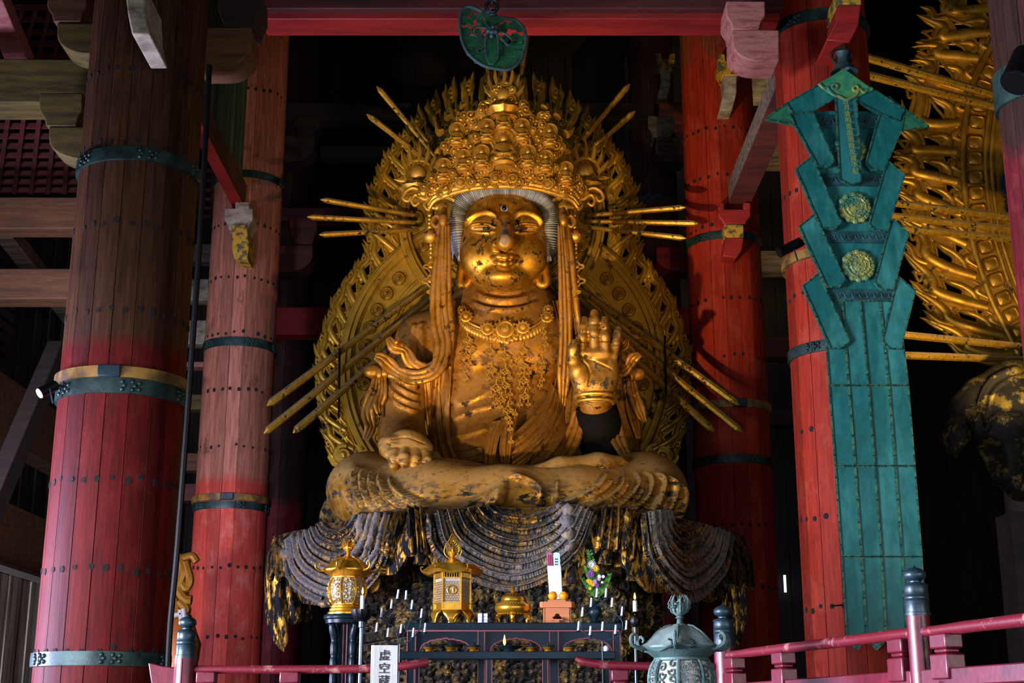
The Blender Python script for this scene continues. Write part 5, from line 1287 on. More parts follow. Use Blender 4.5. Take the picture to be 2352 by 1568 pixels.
for (a, b_), (c, d) in (((945, 1100), (964, 1085)), ((1110, 1266), (1126, 1246)), ((1278, 1420), (1290, 1406))):
    ar = cusp(c, d, 1497, 1466); q = lambda p, o=0: A(XT(p[0]), YT+.05-o, ZT(p[1]))
    mb = MB(); mb.prism([q(p) for p in [(a, 1446)]+[(a, 1497)]+ar+[(b_, 1497), (b_, 1446)]], (0, .03, 0)); build('apron_panel', mb, m_lacq, T, smooth=0)
    mb = MB(); mb.tube(np.array([q(p, .006) for p in ar]), .010, 6); build('arch_moulding', mb, m_lredge, T)
YS = 14.45; zs = P(1176, 1496, YS)[2]
S = thing('altar_shelf', (XT(1165, YS), YS+.15, ZF), 'narrow dark lacquered front shelf lower than the altar table, lined with brass dishes', 'altar shelf')
mb = MB(); mb.box(((XT(917, YS)+XT(1412, YS))/2, YS+.14, zs-.035), (XT(1412, YS)-XT(917, YS), .3, .075)); build('shelf_board', mb, m_lacq, S, bev=.006)
for a, b_ in ((934, 952), (1118, 1130), (1246, 1258), (1385, 1400)):
    mb = MB(); w = XT(b_, YS)-XT(a, YS); x = (XT(a, YS)+XT(b_, YS))/2; mb.box((x, YS+.15, (ZF+zs-.07)/2), (w, .1, zs-.07-ZF))
    for s in (-1, 1): mb.box((x+s*w*.5, YS+.096, (ZF+zs-.07)/2), (.01, .014, zs-.07-ZF), mi=1)
    build('leg', mb, [m_lacq, m_lredge], S)
# low brass dish stands
def dish():
    mb = MB(); mb.lathe([(0, 0), (.045, 0), (.038, .02), (.045, .026), (.06, .045), (.065, .05), (0, .045)], (0, 0, 0), 28); mb.lathe([(0, .052), (.07, .056), (.074, .064), (.07, .066), (0, .062)], (0, 0, 0), 28, mi=1)
    mb.lathe([(0, .07), (.02, .07), (.012, .085), (.018, .092), (0, .095)], (0, 0, 0), 12, mi=1); return mb
xs = [987, 1036, 1088, 1220, 1259, 1308]
lab = ['low brass dish stand, first from the left end of the front shelf', 'low brass dish stand, second from the left end of the front shelf', 'low brass dish stand just left of the burning oil dish, under the leg', 'low brass dish stand right of the burning oil dish',
       'low brass dish stand under the middle post of the altar table', 'low brass dish stand in the right-hand cusped opening of the altar']
d0 = build('dish_stand', dish(), [m_brass, m_bronzed], None, off=(0, 0, 0))
for k, x in enumerate(xs):
    o = d0 if k == 0 else d0.copy()
    if k: COL.objects.link(o)
    o.location = (XT(x, YS+.12), YS+.12, zs+.003); tag(o, lab[k], 'dish', 'brass dish stands on the altar shelf')
L_ = thing('oil_lamp', (XT(1170, YS+.12), YS+.12, zs+.003), 'wide shallow oil dish with one small burning flame on the altar shelf', 'oil lamp')
mb = MB(); mb.lathe([(0, 0), (.07, 0), (.05, .02), (.12, .04), (.15, .055), (.145, .06), (0, .045)], WO[L_.name], 32); build('bowl', mb, m_bronzed, L_)
mb = MB(); mb.lathe([(0, 0), (.014, .03), (.012, .06), (.004, .10), (0, .115)], WO[L_.name]+A(-.05, 0, .06), 14); build('flame', mb, m_flamel, L_)
mb = MB(); mb.ell((XT(1391, YS+.12), YS+.12, zs+.035), (.032, .032, .032), 20, 14); one('white_ball', mb, m_paper, 'tiny white ball at the right end of the altar shelf', 'ball')
# ---- hexagonal gilt lantern
HX_ = thing('hexagonal_lantern', (XT(1035), YT+.32, zt+.003), 'six-sided gilded lantern with honeycomb panes on the left of the altar table', 'lantern')
o_ = WO[HX_.name]; k_ = px1*1.02
def hexp(r, z, n=6, a0=0.): return [o_+A(r*math.cos(a0+i*2*PI/n), r*math.sin(a0+i*2*PI/n), z) for i in range(n)]
zz = lambda y: (1430-y)*k_
R_ = 42*k_
mb = MB()
G = [[o_+A(r*math.cos(a), r*math.sin(a), z) for a in np.radians(np.arange(0, 360, 60))] for r, z in ((R_*.98, zz(1397)), (R_*.98, zz(1383)), (R_, zz(1383)))]
mb.grid(np.array(G), cv=True)
for i in range(6):
    a = math.radians(60*i); mb.bar(o_+A(R_*math.cos(a), R_*math.sin(a), zz(1397)), o_+A(R_*math.cos(a), R_*math.sin(a), zz(1312)), .018, .018, up=(0, 1, 0))
    for y, w in ((1397, .02), (1383, .012), (1326, .012), (1312, .02)):
        b2 = math.radians(60*i+60); mb.bar(o_+A(R_*math.cos(a), R_*math.sin(a), zz(y)), o_+A(R_*math.cos(b2), R_*math.sin(b2), zz(y)), .016, w)
    p, q = A(R_*math.cos(a), R_*math.sin(a), 0), A(R_*math.cos(b2), R_*math.sin(b2), 0)
    for t in np.linspace(.1, .9, 7): mb.bar(o_+p+(q-p)*t+A(0, 0, zz(1325)), o_+p+(q-p)*t+A(0, 0, zz(1313)), .008, .008, up=(0, 1, 0))
    # honeycomb
    e = (q-p); Lw = np.linalg.norm(e); e = e/Lw; hr = .0165
    for r2 in range(9):
        for c2 in range(6):
            u = .022+c2*hr*1.73+(hr*.866 if r2 % 2 else 0); w = zz(1383)+.012+r2*hr*1.5
            if u > Lw-.02 or w > zz(1327): continue
            if i == 4 and (u-Lw/2)**2+(w-zz(1354))**2 < .045**2: continue
            mb.tube([o_+p+e*(u+hr*math.sin(t))+A(0, 0, w+hr*math.cos(t)) for t in np.linspace(0, 2*PI, 7)], .0026, 4, cap=False)
    if i == 4:
        c3 = o_+p+e*Lw/2+A(0, -.006, zz(1354))
        mb.tube([c3+A(.047*math.cos(t), 0, .047*math.sin(t)) for t in np.linspace(0, 2*PI, 24)], .006, 5, cap=False)
        for pts in ([(-.022, .018), (-.004, .022), (-.01, .0), (-.026, -.008)], [(-.008, .004), (.008, .008), (.004, -.016), (-.012, -.022)], [(.014, .026), (.016, 0), (.016, -.026)], [(.004, .02), (.024, .022)]):
            mb.tube(cr([c3+A(a_, -.003, b_) for a_, b_ in pts], 4), .0045, 5)
build('body_frame', mb, m_brass, HX_)
mb = MB(); G = [[o_+A(R_*.955*math.cos(a), R_*.955*math.sin(a), z) for a in np.radians(np.arange(0, 360, 60))] for z in (zz(1384), zz(1325))]; mb.grid(np.array(G), cv=True); build('pane', mb, m_glass, HX_, smooth=20)
mb = MB(); G = [[o_+A(R_*.93*math.cos(a), R_*.93*math.sin(a), z) for a in np.radians(np.arange(0, 360, 60))] for z in (zz(1325), zz(1312))]; mb.grid(np.array(G), cv=True); build('vent_band', mb, m_hole, HX_, smooth=20)
mb = MB(); a = np.linspace(0, 2*PI, 96, endpoint=False); ch = 1+.06*np.cos(6*a); G = []
for r, y, w in ((30, 1290, 0), (52, 1294, .3), (60, 1303, .6), (68, 1310, 1), (64, 1316, 1), (46, 1313, 0)): G.append(np.stack([o_[0]+r*k_*(1+w*.07*np.cos(6*a))*np.cos(a), o_[1]+r*k_*(1+w*.07*np.cos(6*a))*np.sin(a), o_[2]+zz(y)+w*6*k_*(np.abs(np.cos(3*a))**2-.5)], 1))
mb.grid(np.array(G), cv=True); mb.lathe([(0, zz(1278)), (10*k_, zz(1280)), (16*k_, zz(1286)), (28*k_, zz(1290)), (0, zz(1291))], o_, 30, fr=lambda t: 1+.05*np.cos(12*t))
for i in range(6):
    t = math.radians(60*i); d = A(math.cos(t), math.sin(t), 0); mb.tube(cr([o_+d*60*k_+A(0, 0, zz(1312)), o_+d*70*k_+A(0, 0, zz(1310)), o_+d*74*k_+A(0, 0, zz(1300)), o_+d*68*k_+A(0, 0, zz(1298))], 4), .006, 6)
build('roof', mb, m_brass, HX_)
mb = MB(); mb.lathe([(0, zz(1281)), (5*k_, zz(1279)), (4*k_, zz(1275)), (9*k_, zz(1270)), (11*k_, zz(1264)), (8*k_, zz(1257)), (2*k_, zz(1251)), (0, zz(1249))], o_, 24); build('jewel', mb, m_brass, HX_)
mb = MB(); fr_ = []
for s in (1, -1):
    for k in range(9):
        t = k/8; x = s*(4+16*math.sin(t*PI*.9+.25))*(1-t*.5); y = 1276-t*36; mb.tube(cr([o_+A(x*k_*.5, 0, zz(y)), o_+A(x*k_*.9, 0, zz(y-4)), o_+A(x*k_, 0, zz(y-12))], 3), [.006]*4+[.004, .004, .001], 5)
for a0 in (0, PI/2):
    ol_ = [(0, 1280), (14, 1274), (20, 1262), (16, 1246), (8, 1234), (0, 1220), (-8, 1234), (-16, 1246), (-20, 1262), (-14, 1274)]
    p = cr([o_+A(x*k_*math.cos(a0), x*k_*math.sin(a0), zz(y)) for x, y in ol_], 4, closed=True); mb.tube(np.vstack([p, p[:1]]), .005, 5, cap=False)
build('flame_ornament', mb, m_brass, HX_)
for i in range(6):
    t = math.radians(60*i+30); d = A(math.cos(t), math.sin(t), 0); s = A(-math.sin(t), math.cos(t), 0); mb = MB(); G = []
    for r, z, w in ((.86, 1398, .5), (1.0, 1400, .48), (1.12, 1408, .42), (1.1, 1418, .22), (1.12, 1425, .14), (1.22, 1430, .16)): G.append([o_+d*R_*r+s*R_*w*u+A(0, 0, zz(z)-abs(u)*0.0) for u in (-1, -.5, 0, .5, 1)])
    mb.grid(np.array(G)); f_ = build('foot', mb, m_brass, HX_, smooth=180); md = f_.modifiers.new('s', 'SOLIDIFY'); md.thickness = .02
# ---- round gilt lantern on its lobed stand
SX = thing('lantern_stand', (XT(790), YT+.2, ZF), 'tall black scalloped column stand holding the round gold lantern at the left of the altar', 'stand')
o_ = A(XT(790), YT+.2, 0); k_ = px1*1.013; z_ = lambda y: P(1176, y, YT+.2)[2]
mb = MB(); mb.lathe([(0, z_(1412)), (50*k_, z_(1412)), (52*k_, z_(1415)), (52*k_, z_(1421)), (48*k_, z_(1424)), (47*k_, z_(1432)), (40*k_, z_(1434)), (0, z_(1434))], o_, 48); build('top_disc', mb, m_lacq, SX)
mb = MB(); mb.box((o_[0], o_[1], (ZF+z_(1434))/2), (22*k_, 22*k_, z_(1434)-ZF)); build('core', mb, m_lacq, SX)
mb = MB()
for s in (-1, 1): mb.box((o_[0]+s*4*k_, o_[1]-12*k_, (ZF+z_(1434))/2), (.012, .02, z_(1434)-ZF))
build('red_moulding', mb, m_lredge, SX)
for i in range(4):
    t = math.radians(90*i+40); d = A(math.cos(t), math.sin(t), 0); mb = MB(); Z = np.arange(ZF, z_(1434), .016); n = len(Z)
    top = Z > z_(1460); rr = 9*k_*(.82+.28*np.abs(np.sin((Z-ZF)/.16*PI))**.6); off = 30*k_+np.clip((Z-z_(1465))/.15, 0, 1)*9*k_
    G = [[o_*A(1, 1, 0)+d*off[j]+A(rr[j]*math.cos(b_), rr[j]*math.sin(b_), Z[j]) for b_ in np.arange(14)*2*PI/14] for j in range(n)]
    mb.grid(np.array(G), cv=True); build('lobed_column', mb, m_lacq, SX, smooth=180)
mb = MB(); mb.lathe([(0, .12), (42*k_, .12), (48*k_, .05), (50*k_, 0), (0, 0)], (o_[0], o_[1], ZF), 40); build('base', mb, m_lacq, SX)
RL = thing('round_lantern', (o_[0], o_[1], z_(1412)+.002), 'round gilded lantern with scroll openwork body and curled roof corners on a black stand', 'lantern')
def round_lantern(root, o_, k_, y0, yb, sc_, mats, panemat, top=0):
    "y0: base level; everything measured in units of k_ above it"
    h = lambda y: o_[2]+(1411-y)*k_*sc_
    q = lambda *pr: [(r*k_*sc_, h(y)) for r, y in pr]
    c = (o_[0], o_[1], 0)
    mb = MB(); mb.lathe(q((0, 1411), (43, 1411), (43, 1407), (39, 1403), (40, 1399), (36, 1396), (37, 1392), (31, 1388), (0, 1388)), c, 48); build('base', mb, mats, root)
    mb = MB(); prof = [(31, 1388), (40, 1378), (45, 1364), (46, 1352), (43, 1338), (36, 1327)]
    pc = cr(prof, 6); mb.lathe([(r*.95*k_*sc_, h(y)) for r, y in pc], c, 48); build('pane', mb, panemat, root)
    mb = MB()
    for i in range(8):
        t = math.radians(45*i+22.5+10); mb.tube([A(o_[0]+r*k_*sc_*math.cos(t), o_[1]+r*k_*sc_*math.sin(t), h(y)) for r, y in pc], .010*sc_, 6)
    for y, r in ((1388, 31), (1327, 36.5)): mb.tube([A(o_[0]+r*k_*sc_*math.cos(t), o_[1]+r*k_*sc_*math.sin(t), h(y)) for t in np.linspace(0, 2*PI, 49)], .010*sc_, 6, cap=False)
    r_ = random.Random(5)
    for i in range(8):
        for j in range(5):
            for m in (0, 1):
                t0 = math.radians(45*i+32.5+ (12 if m else 33)); y = 1334+j*11+(5 if m else 0)
                pts = []
                for u in np.linspace(0, 1, 12):
                    an = u*2*PI*1.1+i+j*2; rad = 6.5*(1-.75*u); yy = y+rad*math.sin(an); rr = np.interp(yy, [1327, 1338, 1352, 1364, 1378, 1388], [36, 43, 46, 45, 40, 31])*k_*sc_*1.0
                    tt = t0+rad*math.cos(an)/46*(1 if m else -1); pts.append(A(o_[0]+rr*math.cos(tt), o_[1]+rr*math.sin(tt), h(yy)))
                mb.tube(pts, .0045*sc_, 5)
    build('openwork', mb, mats, root)
    mb = MB(); mb.lathe(q((34, 1327), (38, 1325), (50, 1316), (56, 1312), (56, 1309), (44, 1310)), c, 48); build('collar', mb, mats, root)
    mb = MB(); a = np.linspace(0, 2*PI, 96, endpoint=False); G = []
    for r, y, w in ((12, 1280, 0), (20, 1282, .2), (33, 1290, .5), (43, 1300, .8), (50, 1308, 1), (58, 1312, 1), (56, 1314, 1)):
        f = 1+w*.05*np.cos(6*(a-.3)); G.append(np.stack([o_[0]+r*k_*sc_*f*np.cos(a), o_[1]+r*k_*sc_*f*np.sin(a), h(y)+w*.012*sc_*np.cos(6*(a-.3))], 1))
    mb.grid(np.array(G), cv=True)
    for i in range(6):
        t = .3+i*PI/3; d = A(math.cos(t), math.sin(t), 0); c0 = A(o_[0], o_[1], 0)
        mb.tube([c0+d*r*k_*sc_+A(0, 0, h(y)+.004) for r, y in ((14, 1280), (23, 1282), (36, 1290), (46, 1300), (55, 1309))], .005*sc_, 5)
        cu = cr([c0+d*r*k_*sc_+A(0, 0, h(y)) for r, y in ((52, 1312), (64, 1312), (74, 1307), (76, 1298), (71, 1293), (66, 1297), (68, 1301))], 5); mb.tube(cu, np.linspace(.012, .006, len(cu))*sc_, 7)
    build('roof', mb, mats, root)
    mb = MB(); mb.lathe(q((14, 1281), (10, 1278), (5, 1277), (4, 1270), (7, 1269), (4, 1267), (9, 1263), (11, 1257), (9, 1250), (3, 1245), (0, 1242)), c, 30); build('jewel', mb, mats, root)
    mb = MB()
    for a0 in (0, 1.57, .785, 2.35):
        for s in (1, -1):
            for k in range(4):
                t = .15+k*.22; x = s*(9+7*math.sin(t*PI)); d = A(math.cos(a0), math.sin(a0), 0); y = 1266-t*22
                mb.tube(cr([A(o_[0], o_[1], h(y))+d*x*.6*k_*sc_, A(o_[0], o_[1], h(y-4))+d*x*k_*sc_, A(o_[0], o_[1], h(y-12))+d*x*.75*k_*sc_], 3), [.005*sc_]*4+[.003*sc_]*2+[.001], 5)
    build('flame_ornament', mb, mats, root)
round_lantern(RL, A(o_[0], o_[1], z_(1412)+.002), k_, 0, 0, 1., m_brass, m_glass)
# green bronze lantern in the foreground, on a slim stone-set pedestal
YG = 11.2; og = P(1565, 1530, YG); kg = mpp(1565, 1530, YG)
GL = thing('bronze_lantern', (og[0], YG, 0.0), 'green bronze lantern with curled roof corners and white scrollwork body in front of the railing', 'lantern')
sG = 1.62; base = P(1565, 1655, YG)[2]; WO_ = A(og[0], YG, base)
kk = kg*1.0
round_lantern(GL, WO_, kk, 0, 0, sG, m_dome, plain('lantern_white_paper', 'a39d94', .6))
mb = MB(); mb.lathe([(0, 0), (.3, 0), (.3, .1), (.12, .2), (.07, .4), (.07, base-.15), (.16, base-.05), (.2, base), (0, base)], (og[0], YG, 0), 40); build('pedestal', mb, m_bronze, GL)
mb = MB()
for s in (-1, 1):
    q = P(1565+s*24+3, 1476, YG-.33); mb.tube(cr([q+A(-.03, 0, .03), q+A(.01, 0, .012), q+A(.02, 0, -.02), q+A(-.02, 0, -.035)], 3), .008, 5); mb.ell(q, (.012, .012, .012), 6, 5)
build('roof_piercing', mb, m_bronzed, GL)
# ---- incense burner
IB = thing('incense_burner', (XT(1178), YT+.3, zt+.003), 'squat round gilded incense burner with pierced domed lid and small legs on the altar table', 'incense burner')
o_ = WO[IB.name]; k_ = px1; q = lambda *pr: [(r*k_, (1429-y)*k_) for r, y in pr]
mb = MB(); mb.lathe(q((0, 1408), (30, 1407), (38, 1402), (43, 1393), (42, 1386), (38, 1381), (0, 1381)), o_, 48)
for i in range(36): t = i*PI/18; mb.ell(o_+A(38*k_*math.cos(t), 38*k_*math.sin(t), (1429-1382)*k_), (.011, .011, .009), 6, 5); mb.ell(o_+A(34*k_*math.cos(t), 34*k_*math.sin(t), (1429-1406)*k_), (.010, .010, .009), 6, 5)
build('bowl', mb, m_brass, IB)
mb = MB(); mb.lathe(q((32, 1381), (31, 1377), (28, 1374), (28, 1368), (24, 1362), (12, 1356), (4, 1354), (3, 1350), (6, 1347), (5, 1343), (0, 1339)), o_, 48); l_ = build('lid', mb, m_brass, IB)
mb = MB()
for i in range(24):
    t = i*PI/12; mb.tube([o_+A(r*k_*math.cos(t+d), r*k_*math.sin(t+d), (1429-y)*k_+.002) for r, y, d in ((27, 1367, 0), (25.2, 1363.5, .12), (22, 1361, .05))], .004, 4)
build('piercing', mb, m_hole, l_)
for i in range(4):
    t = i*PI/2+PI/4+.75; d = A(math.cos(t), math.sin(t), 0); mb = MB(); mb.tube(cr([o_+d*30*k_+A(0, 0, 24*k_), o_+d*36*k_+A(0, 0, 16*k_), o_+d*33*k_+A(0, 0, 7*k_), o_+d*36*k_+A(0, 0, .006)], 4), [.03]*4+[.022]*4+[.016]*4+[.02], 8); build('foot', mb, m_brass, IB)
# ---- small white box, wooden offering stand, oranges, packets
mb = MB(); q = A(XT(1108), YT+.2, zt+.004)
for i in range(3): mb.box(q+A(0, 0, .018+i*.036), (.104, .09, .034))
mb.box(q+A(0, -.047, .054), (.018, .004, .108), mi=1); mb.box(q+A(0, 0, .004), (.106, .094, .008), mi=2)
one('small_box', mb, [m_paper, plain('violet_strip', '2a1a5a', .5), m_bronze], 'small white paper box with a violet strip on the altar table', 'box', bev=.002)
OS = thing('offering_stand', (XT(1281), YT+.25, zt+.003), 'plain pale wooden offering stand carrying two oranges on the altar table', 'offering stand'); o_ = WO[OS.name]
mb = MB(); w = 28*px1; hh = 36*px1
f_ = [(-w, 0), (-w, hh), (w, hh), (w, 0)]; ke = [(7, 0), (7, 0)]
# front board with a keyhole opening
op = [(-9, 10), (-9, 16), (-6, 17), (-5, 21), (0, 23), (5, 21), (6, 17), (9, 16), (9, 10)]
for s in (-1, 1):
    mb.prism([o_+A(s*w, -.12, 0), o_+A(s*w, -.12, hh), o_+A(0, -.12, hh)]+[o_+A(s*abs(x)*px1, -.12, y*px1) for x, y in ([(0, 23), (5, 21), (6, 17), (9, 16), (9, 10)])]+[o_+A(0, -.12, 10*px1), o_+A(0, -.12, 0)], (0, .012, 0))
mb.box(o_+A(-w-.012, .01, hh/2), (.012, .24, hh)); mb.box(o_+A(w+.012, .01, hh/2), (.012, .24, hh)); mb.box(o_+A(0, .13, hh/2), (2*w, .012, hh))
build('body', mb, m_tan, OS, smooth=0)
mb = MB(); mb.prism([o_+A(x, y, hh) for x, y in ((-.18, -.13), (-.15, -.17), (.15, -.17), (.18, -.13), (.18, .14), (.15, .18), (-.15, .18), (-.18, .14))], (0, 0, .016)); 
for a, b_ in (((-.18, -.13), (-.15, -.17)), ((-.15, -.17), (.15, -.17)), ((.15, -.17), (.18, -.13)), ((.18, -.13), (.18, .14)), ((-.18, -.13), (-.18, .14)), ((-.15, .18), (.15, .18))): mb.bar(o_+A(*a, hh+.035), o_+A(*b_, hh+.035), .012, .05)
build('tray', mb, m_tan, OS)
mb = MB(); q = o_+A(-.005, -.15, 8*px1); mb.box(q, (.13, .05, .012)); mb.box(q-A(0, 0, .02), (.05, .04, .03)); build('ledge', mb, m_tan, OS)
mb = MB(); mb.lathe([(0, .0), (.03, 0), (.05, .016), (.048, .02), (0, .012)], q+A(0, -.005, .006), 24); one('black_saucer', mb, m_black, 'tiny black saucer on the ledge of the wooden offering stand', 'saucer')
ztr = o_[2]+hh+.016
mb = MB(); q = A(o_[0], o_[1]-.02, ztr); mb.box(q+A(0, 0, .036), (.19, .14, .072)); one('wooden_riser', mb, m_tan, 'little wooden riser board under the two oranges', 'riser', bev=.003)
for x, s, l in ((1271.5, -1, 'orange on the left of the two on the wooden offering stand'), (1297, 1, 'orange on the right of the two on the wooden offering stand')):
    mb = MB(); r = .052; mb.lathe([(0, r*.82), (r*.2, r*.86), (r*.6, r*.74), (r, .05*r), (r*.8, -r*.62), (r*.3, -r*.88), (0, -r*.88)][::-1], (XT(x), o_[1]-.04, ztr+.073+r*.88), 28)
    t_ = one('orange', mb, m_orange, l, 'orange', 'oranges on the offering stand', smooth=180)
PK = thing('incense_packet', (XT(1276), YT+.36, ztr+.002), 'white paper sleeve holding plastic-wrapped incense sticks behind the oranges', 'packet'); o_ = WO[PK.name]
h = lambda y: P(1176, y, YT+.36)[2]
mb = MB(); mb.prism([A(XT(x, YT+.36), YT+.34, h(y)) for x, y in ((1263, 1376), (1258, 1299), (1290, 1299), (1293, 1376))], (0, .06, 0)); build('paper_sleeve', mb, m_paper, PK, bev=.006)
mb = MB(); mb.prism([A(XT(x, YT+.36), YT+.35, h(y)) for x, y in ((1259, 1300), (1256, 1272), (1263, 1268), (1270, 1271), (1272, 1300))], (0, .03, 0)); mb.prism([A(XT(x, YT+.36), YT+.35, h(y)) for x, y in ((1273, 1300), (1272, 1270), (1280, 1268), (1287, 1270), (1288, 1300))], (0, .03, 0), mi=1)
for x in (1277, 1281): 
    for j in range(3): mb.box((XT(x, YT+.34), YT+.347, h(1296-j*6)), (.012, .002, .014), mi=2)
for x in (1261, 1265, 1269): mb.bar(A(XT(x, YT+.34), YT+.347, h(1300)), A(XT(x-1, YT+.34), YT+.347, h(1274)), .008, .004, mi=3)
build('wrapped_sticks', mb, [plain('pink_wrapper', 'b04a6a', .3), plain('clear_wrapper', 'a9c4e0', .25), m_ink, m_red], PK)
# ---- vase of flowers
VS = thing('bronze_vase', (XT(1370), YT+.35, zt+.003), 'dark green bronze vase at the right end of the altar table', 'vase'); o_ = WO[VS.name]; k_ = px1*1.02
mb = MB(); mb.lathe([(r*k_, (1429-y)*k_) for r, y in ((0, 1429), (12, 1429), (11, 1424), (7, 1418), (8, 1414), (15, 1408), (18, 1399), (15, 1390), (9, 1386), (7, 1382), (11, 1378), (13, 1376), (9, 1377), (6, 1384))], o_, 32)
for s in (-1, 1): mb.tube(cr([o_+A(s*10*k_, 0, 44*k_), o_+A(s*20*k_, 0, 42*k_), o_+A(s*22*k_, 0, 34*k_), o_+A(s*17*k_, 0, 30*k_)], 4), .012, 6)
build('vessel', mb, m_bronzed, VS)
FLW = thing('flower_arrangement', (o_[0], o_[1], o_[2]+45*k_), 'bunch of yellow, white and purple flowers with ferny green sprigs in the bronze vase', 'flowers')
Fp = lambda x, y, d=0.: A(XT(x, YT+.35), YT+.35+d, P(1176, y, YT+.35)[2]); rf = random.Random(8)
def sprig(x0, y0, x1, y1, n, ln):
    mb = MB(); a = Fp(x0, y0); b_ = Fp(x1, y1, -.03); mid = (a+b_)/2+A(.01, 0, 0); st_ = cr([a, mid, b_], 8); mb.tube(st_, .0035, 5)
    for k in range(n):
        t = .25+.75*k/n; p = st_[int(t*(len(st_)-1))]; l = ln*(1.15-t*.75)
        for s in (-1, 1):
            d = A(s*math.cos(.5+rf.uniform(-.2, .3)), rf.uniform(-.5, .5), .6+rf.uniform(0, .4)); d /= np.linalg.norm(d); e = p+d*l; mb.tube([p, (p+e)/2+A(0, 0, -.004), e], [.002, .0025, .001], 4)
            for j in range(5):
                u = p+d*l*(.25+j*.18)
                for s2 in (-1, 1):
                    w = np.cross(d, (0, 1, 0))*s2; tip = u+(w*.7+d*.7)*l*.28; mb.add([u, u+w*.010+d*l*.12, tip+d*.006, u-w*.004+d*l*.16], [(0, 1, 2, 3)])
    build('fern_sprig', mb, m_green_leaf, FLW, smooth=0, clean=False)
sprig(1370, 1378, 1354, 1262, 22, .07); sprig(1368, 1378, 1346, 1300, 16, .06); sprig(1368, 1378, 1336, 1328, 14, .055); sprig(1374, 1378, 1404, 1318, 16, .05); sprig(1370, 1378, 1374, 1320, 12, .05); sprig(1370, 1378, 1352, 1345, 12, .06); sprig(1372, 1378, 1386, 1345, 12, .05)
cm = dict(w=plain('white_petals', 'd8d8d4', .6), y=plain('yellow_petals', 'e2b414', .6), p=plain('purple_petals', '8a3aa0', .6), l=plain('lilac_petals', 'b88ab8', .6))
for x, y, r, c, d in ((1361, 1298, 11, 'w', 0), (1370, 1306, 9, 'y', 0), (1358, 1319, 9, 'p', 0), (1378, 1325, 5, 'w', 0), (1387, 1325, 4, 'w', 0), (1377, 1331, 4, 'l', 0), (1357, 1338, 7, 'y', 0), (1363, 1343, 5, 'y', 0), (1367, 1337, 6, 'l', 0), (1372, 1345, 6, 'p', 0), (1356, 1352, 4, 'y', 0), (1384, 1338, 3, 'w', 0), (1352, 1335, 5, 'y', 0)):
    F = build('flower_head', (lambda m_: [m_.tube([Fp(x, y, -.05), Fp(x, y, -.05)+A(r*px1*math.cos(a)*math.cos(b_), -r*px1*.5*math.sin(b_)-.004, r*px1*math.sin(a)*math.cos(b_))], [.006, .002], 5) for b_ in (.1, .6, 1.1) for a in np.arange(0, 2*PI, .42)] and m_)(MB()), cm[c], FLW)
    mb = MB(); mb.tube(cr([Fp(1370, 1378), (Fp(1370, 1378)+Fp(x, y))/2+A(0, 0, .0), Fp(x, y, -.045)], 4), .003, 5); build('stem', mb, m_green_leaf, F)
# ---- candle trees
def candle_tree(pts, wire, foot, Y, label, ph):
    t = thing('candle_tree', (P(foot, 1500, Y)[0], Y, ZF), 'wire candle tree with a ring of small cups, '+label, 'candle holder'); mb = MB()
    for w in wire: mb.tube(cr([P(x, y, Y) for x, y in w], 5), .006, 6)
    xf = P(foot, 1500, Y)[0]; zt_ = P(foot, wire[0][-1][1], Y)[2]; mb.tube([A(xf, Y, ZF), A(xf, Y, zt_)], .009, 8); mb.lathe([(0, 0), (.12, 0), (.12, .012), (0, .02)], (xf, Y, ZF), 24)
    build('wire_frame', mb, m_bronzed, t)
    for i, (x, y) in enumerate(pts):
        q = P(x, y, Y-.03); cu = MB(); cu.lathe([(0, -.004), (.02, -.004), (.026, .006), (.024, .006), (0, .002)], q, 12)
        cxs = P(*min([p for w in wire for p in [tuple(v) for v in cr(np.array(w, float), 5)]], key=lambda p: (p[0]-x)**2+(p[1]-y)**2), Y); cu.tube([q, (q+cxs)/2+A(0, 0, -.012), cxs], .003, 5)
        build('candle_cup', cu, m_bronzed, t)
        mb = MB(); h_ = 21*mpp(x, y, Y); ln = ph.get(i, 2)*mpp(x, y, Y); mb.tube([q+A(0, 0, .003), q+A(ln, 0, h_), q+A(ln, 0, h_+.008)], [.0115, .0105, .003], 10)
        one('candle', mb, m_candle, 'small unlit white candle on the '+('left' if foot < 1100 else 'right')+' wire candle tree, '+cand_pos(x, y, pts), 'candle', 'small white candles on the wire candle trees')
def cand_pos(x, y, pts):
    ys = sorted(p[1] for p in pts); xs_ = sorted(p[0] for p in pts); k = sorted(pts).index((x, y)); w = ['first', 'second', 'third', 'fourth', 'fifth', 'sixth', 'seventh', 'eighth', 'ninth', 'tenth', 'eleventh', 'twelfth'][k]
    return w+' from its left edge'
candle_tree([(912, 1376), (932, 1378), (898, 1399), (945, 1400), (875, 1419), (967, 1420), (864, 1452), (975, 1453), (890, 1464), (920, 1455), (948, 1464)],
            [[(968, 1424), (962, 1448), (940, 1472), (918, 1478)], [(868, 1453), (888, 1472), (918, 1478)], [(918, 1478), (905, 1440), (880, 1424), (898, 1402), (912, 1380)], [(918, 1478), (940, 1430), (945, 1404), (932, 1382)], [(975, 1456), (966, 1430), (967, 1422)]], 918, 14.2, 'at the left of the altar table', {0: 3, 1: 1})
candle_tree([(1370, 1373), (1391, 1373), (1357, 1395), (1405, 1395), (1337, 1417), (1428, 1415), (1328, 1449), (1438, 1447), (1355, 1460), (1383, 1450), (1413, 1457)],
            [[(1378, 1376), (1400, 1400), (1425, 1420), (1430, 1442), (1415, 1464), (1383, 1472)], [(1392, 1376), (1378, 1384), (1355, 1404), (1338, 1422), (1336, 1440), (1355, 1466), (1383, 1472)], [(1330, 1450), (1342, 1452)]], 1384, 14.1, 'at the right of the altar table', {})
